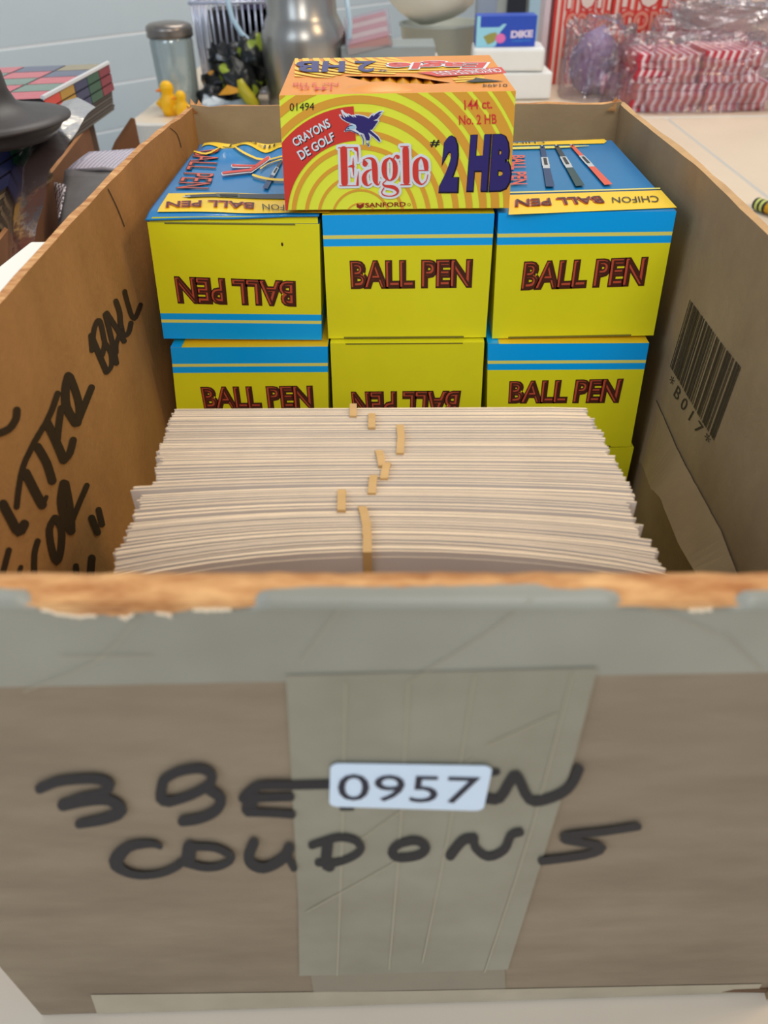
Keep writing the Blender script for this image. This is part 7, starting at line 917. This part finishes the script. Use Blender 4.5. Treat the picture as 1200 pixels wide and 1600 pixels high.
b = MB(); b.box((-.119, .29, TZ+.004), (.10, .42, .004), kd, .155); b.build('bottom_panel', cb)
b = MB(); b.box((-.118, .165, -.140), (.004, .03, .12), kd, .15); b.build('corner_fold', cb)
# white carton between the two open boxes
b = MB(); b.hexa([Vector((-.099, -.14, -.030)), Vector((-.026, -.14, -.030)), Vector((-.030, .054, -.030)), Vector((-.087, .054, -.030))], [Vector((-.099, -.14, TZ+.001)), Vector((-.026, -.14, TZ+.001)), Vector((-.030, .054, TZ+.001)), Vector((-.087, .054, TZ+.001))], mat('white_card', (244, 242, 232), .6)); tag(b.build('white_carton', bevel=.002), 'plain white carton pressed against the outside of the large cardboard box, left edge', 'box')
# cap with mesh panels
grey_c = mat('grey_cloth', (116, 116, 118), .8, .1, 60, bump=.15); light_c = mat('light_cloth', (168, 164, 172), .8)
def meshcloth(name, c0, c1, sc_):
    m = mat(name, c0, .7); nt = m.node_tree; N = nt.nodes; L = nt.links; tc = N.new('ShaderNodeTexCoord')
    mp = N.new('ShaderNodeMapping'); mp.inputs['Rotation'].default_value = (0, 0, .785); L.new(tc.outputs['Object'], mp.inputs[0])
    ck = N.new('ShaderNodeTexChecker'); ck.inputs['Scale'].default_value = sc_; ck.inputs[1].default_value = (*lin(c0), 1); ck.inputs[2].default_value = (*lin(c1), 1)
    L.new(mp.outputs[0], ck.inputs[0]); L.new(ck.outputs[0], N['Principled BSDF'].inputs['Base Color']); return m
mesh_c = meshcloth('mesh_cloth', (214, 208, 222), (150, 146, 162), 420)
mesh_w = meshcloth('mesh_cloth_coarse', (236, 232, 240), (100, 98, 108), 300)
t = thing('mesh_cap', (-.125, .30, -.20), 'grey cloth cap with white mesh panels inside the second cardboard box', 'cap')
V = Vector
A_ = V((-.158, .300, -.058)); B_ = V((-.155, .355, -.052)); C_ = V((-.113, .395, -.054)); D_ = V((-.088, .30, -.060)); E_ = V((-.128, .245, -.066))
b = MB(); b.quad([B_, C_, D_, A_], mesh_c, nx=8, ny=8, warp=lambda p: V((0, 0, .004*math.sin((p.y-.25)*30)))); b.build('mesh_panel', t, True, solid=.002)
F_ = V((-.148, .205, -.110)); G_ = V((-.085, .19, -.105)); H_ = V((-.152, .175, -.19)); I_ = V((-.075, .16, -.19))
b = MB(); b.quad([A_, D_, G_, F_], grey_c, nx=10, ny=10, warp=lambda p: V((0, 0, .006*math.sin(math.pi*max(0, min(1, (-.05-p.z)/.06)))))); b.build('front_panel', t, True, solid=-.003)
b = MB(); b.quad([F_, G_, I_, H_], mat('grey_cloth_dark', (96, 98, 104), .8, .1, 60), nx=8, ny=6, warp=lambda p: V((0, -.008*math.sin(math.pi*max(0, min(1, (-.10-p.z)/.09))), 0))); b.build('lower_panel', t, True, solid=-.003)
b = MB(); b.quad([V((-.166, .288, -.062)), V((-.150, .272, -.060)), V((-.150, .240, -.078)), V((-.160, .262, -.082))], mesh_w, nx=4, ny=4, warp=lambda p: V((0, 0, .002))); b.build('mesh_patch', t, True, solid=.001)
b = MB(); b.tube([A_+V((0, 0, .003)), V((-.125, .297, -.052)), D_+V((0, 0, .003))], .0016, light_c, 6); b.tube([F_+V((0, 0, .003)), A_+V((0, 0, .003))], .0016, mat('dark_seam', (60, 60, 66), .8), 6); b.build('seam', t, True)
# boxes with coloured squares
cols = [(232, 66, 50), (196, 150, 44), (42, 52, 100), (34, 92, 70), (140, 36, 58)]
cm = [mat('square_%d' % i, c, .3) for i, c in enumerate(cols)]; gridm = mat('square_grid', (34, 28, 30), .5); glossy = mat('glossy_lid', (60, 40, 50), .08, spec=.8)
def square_box(x0, y0, y1, zt, zb, wd_, lab, rot):
    t = thing('puzzle_print_box', (x0, (y0+y1)/2, zb), lab, 'box', None)
    b = MB(); b.hexa([V((x0, y0, zt)), V((x0, y1, zt)), V((x0-wd_, y1-.02, zt)), V((x0-wd_, y0-.02, zt))], [V((x0, y0, zb)), V((x0, y1, zb)), V((x0-wd_, y1-.02, zb)), V((x0-wd_, y0-.02, zb))], gridm); b.build('carton', t)
    dy = (y1-y0)/5; dz = (zt-zb)/3
    for j in range(3):
        for i in range(5):
            b = MB(); ya = y0+dy*i+.0008; yb = y0+dy*(i+1)-.0008; za = zt-dz*j-.0007; zc = zt-dz*(j+1)+.0007
            b.hexa([V((x0+.0012, ya, za)), V((x0+.0012, yb, za)), V((x0, yb, za)), V((x0, ya, za))], [V((x0+.0012, ya, zc)), V((x0+.0012, yb, zc)), V((x0, yb, zc)), V((x0, ya, zc))], cm[i]); b.build('colour_tile', t)
    b = MB(); rr_ = random.Random(rot)
    for i in range(5):
        for j in range(3):
            a0 = y0+dy*i; xx = x0-wd_*j/3; xw = wd_/3
            b.add([V((xx-.002, a0+.001-.02*j/3, zt+.0005)), V((xx-.002, a0+dy-.001-.02*j/3, zt+.0005)), V((xx-xw, a0+dy-.001-.02*(j+1)/3, zt+.0005)), V((xx-xw, a0+.001-.02*(j+1)/3, zt+.0005))], [[0, 1, 2, 3]], [mat('lid_red', (214, 60, 80), .1), mat('lid_navy', (40, 46, 100), .1), mat('lid_green', (96, 130, 110), .1), mat('lid_olive', (150, 128, 70), .1), mat('lid_red', (214, 60, 80), .1)][(i*2+j*3+rot) % 5])
    b.build('lid_print', t)
    b = MB(); b.tube([V((x0, y0, zt+.001)), V((x0, y1, zt+.001))], .0022, mat('white_edge', (214, 216, 220), .3), 6); b.build('lid_edge', t)
    return t
square_box(-.199, .388, .586, -.015, -.0410, .13, 'upper box printed with coloured squares, on a stack of grey boards', 0)
for k in range(6):
    zt = -.0418-k*.0030; b = MB(); b.box((-.264, .485-.001*k, zt-.0013), (.128, .196, .0024), mat('grey_board_%d' % (k % 2), (104, 98, 92) if k % 2 else (86, 80, 76), .6), R.uniform(-.01, .01)); tag(b.build('grey_board'), 'thin grey board under the box with coloured squares, '+['topmost', 'second from top', 'third from top', 'third from bottom', 'second from bottom', 'lowest'][k], 'board', 'grey boards under the coloured box')
b = MB(); b.box((-.275, .485, -.133), (.10, .17, .146), mat('brown_prop_box', (92, 70, 56), .8, .1, 20)); tag(b.build('brown_carton'), 'brown carton holding up the grey boards, beside the second cardboard box', 'box')
square_box(-.168, .12, .30, -.0180, -.042, .12, 'lower, nearer box with coloured squares under clear film, at the left edge', 2)
for k in range(6):
    zt = -.0428-k*.0032; b = MB(); b.box((-.230, .208, zt-.0013), (.118, .184, .0026), mat('tan_board_%d' % (k % 2), (150, 132, 104) if k % 2 else (86, 76, 64), .6), R.uniform(-.01, .01)); tag(b.build('tan_board'), 'thin tan board in the nearer stack at the left edge, '+['topmost', 'second from top', 'third from top', 'third from bottom', 'second from bottom', 'lowest'][k], 'board', 'tan boards at the left edge')
b = MB(); b.box((-.235, .205, -.134), (.10, .16, .144), mat('dark_prop_box', (44, 42, 48), .6, .1, 20)); tag(b.build('dark_carton'), 'dark carton under the tan boards at the left edge', 'box')
# dark lidded pot standing on the nearer coloured box
t = thing('lidded_pot', (-.187, .235, -.0175), 'dark grey knobbed lid and pot at the left edge, partly under clear film', 'pot')
dkm = mat('dark_pot', (58, 54, 54), .45, .3, 25, bump=.1)
cx, cy, cz = -.187, .235, -.0175
b = MB(); b.lathe([(.0, 0), (.036, .0), (.052, .003), (.058, .009), (.057, .014)], (cx, cy, cz), dkm, 36); b.build('pot_body', t, True)
b = MB(); b.lathe([(.060, .013), (.066, .0145), (.066, .0165), (.056, .0185), (.042, .021), (.030, .026), (.0265, .034), (.0255, .046), (.020, .054), (.010, .0575), (0, .058)], (cx, cy, cz), dkm, 36); b.build('pot_lid', t, True)
bpy.context.view_layer.update()
# clear film hanging over the left stacks
b = MB(); cols_ = []
n1, n2 = 14, 26
top = [V((-.205, .40, -.008)), V((-.165, .34, -.010))]
path = [(-.150, .345, -.006), (-.148, .27, -.014), (-.150, .21, -.030), (-.152, .17, -.055), (-.150, .14, -.085)]
vs = []
for j in range(n2+1):
    t_ = j/n2*(len(path)-1); i0 = min(int(t_), len(path)-2); f = t_-i0; c = V(path[i0])*(1-f)+V(path[i0+1])*f
    for i in range(n1+1):
        a = (i/n1-.5)*.040; p = V((c.x+a*.9, c.y-a*.5, c.z-abs(a)*.25)); p += V((.003*noise.noise(p*30), .003*noise.noise(p*30+V((9, 0, 0))), .003*noise.noise(p*25+V((0, 5, 0))))); vs.append(p)
b.add(vs, [[j*(n1+1)+i, j*(n1+1)+i+1, (j+1)*(n1+1)+i+1, (j+1)*(n1+1)+i] for j in range(n2) for i in range(n1)], clear('brown_film', (.70, .60, .60), .12, .25, .12, (130, 100, 100), .3, 25))
tag(b.build('plastic_film', smooth=True), 'strip of clear brownish plastic film hanging over the left stacks', 'plastic wrap')
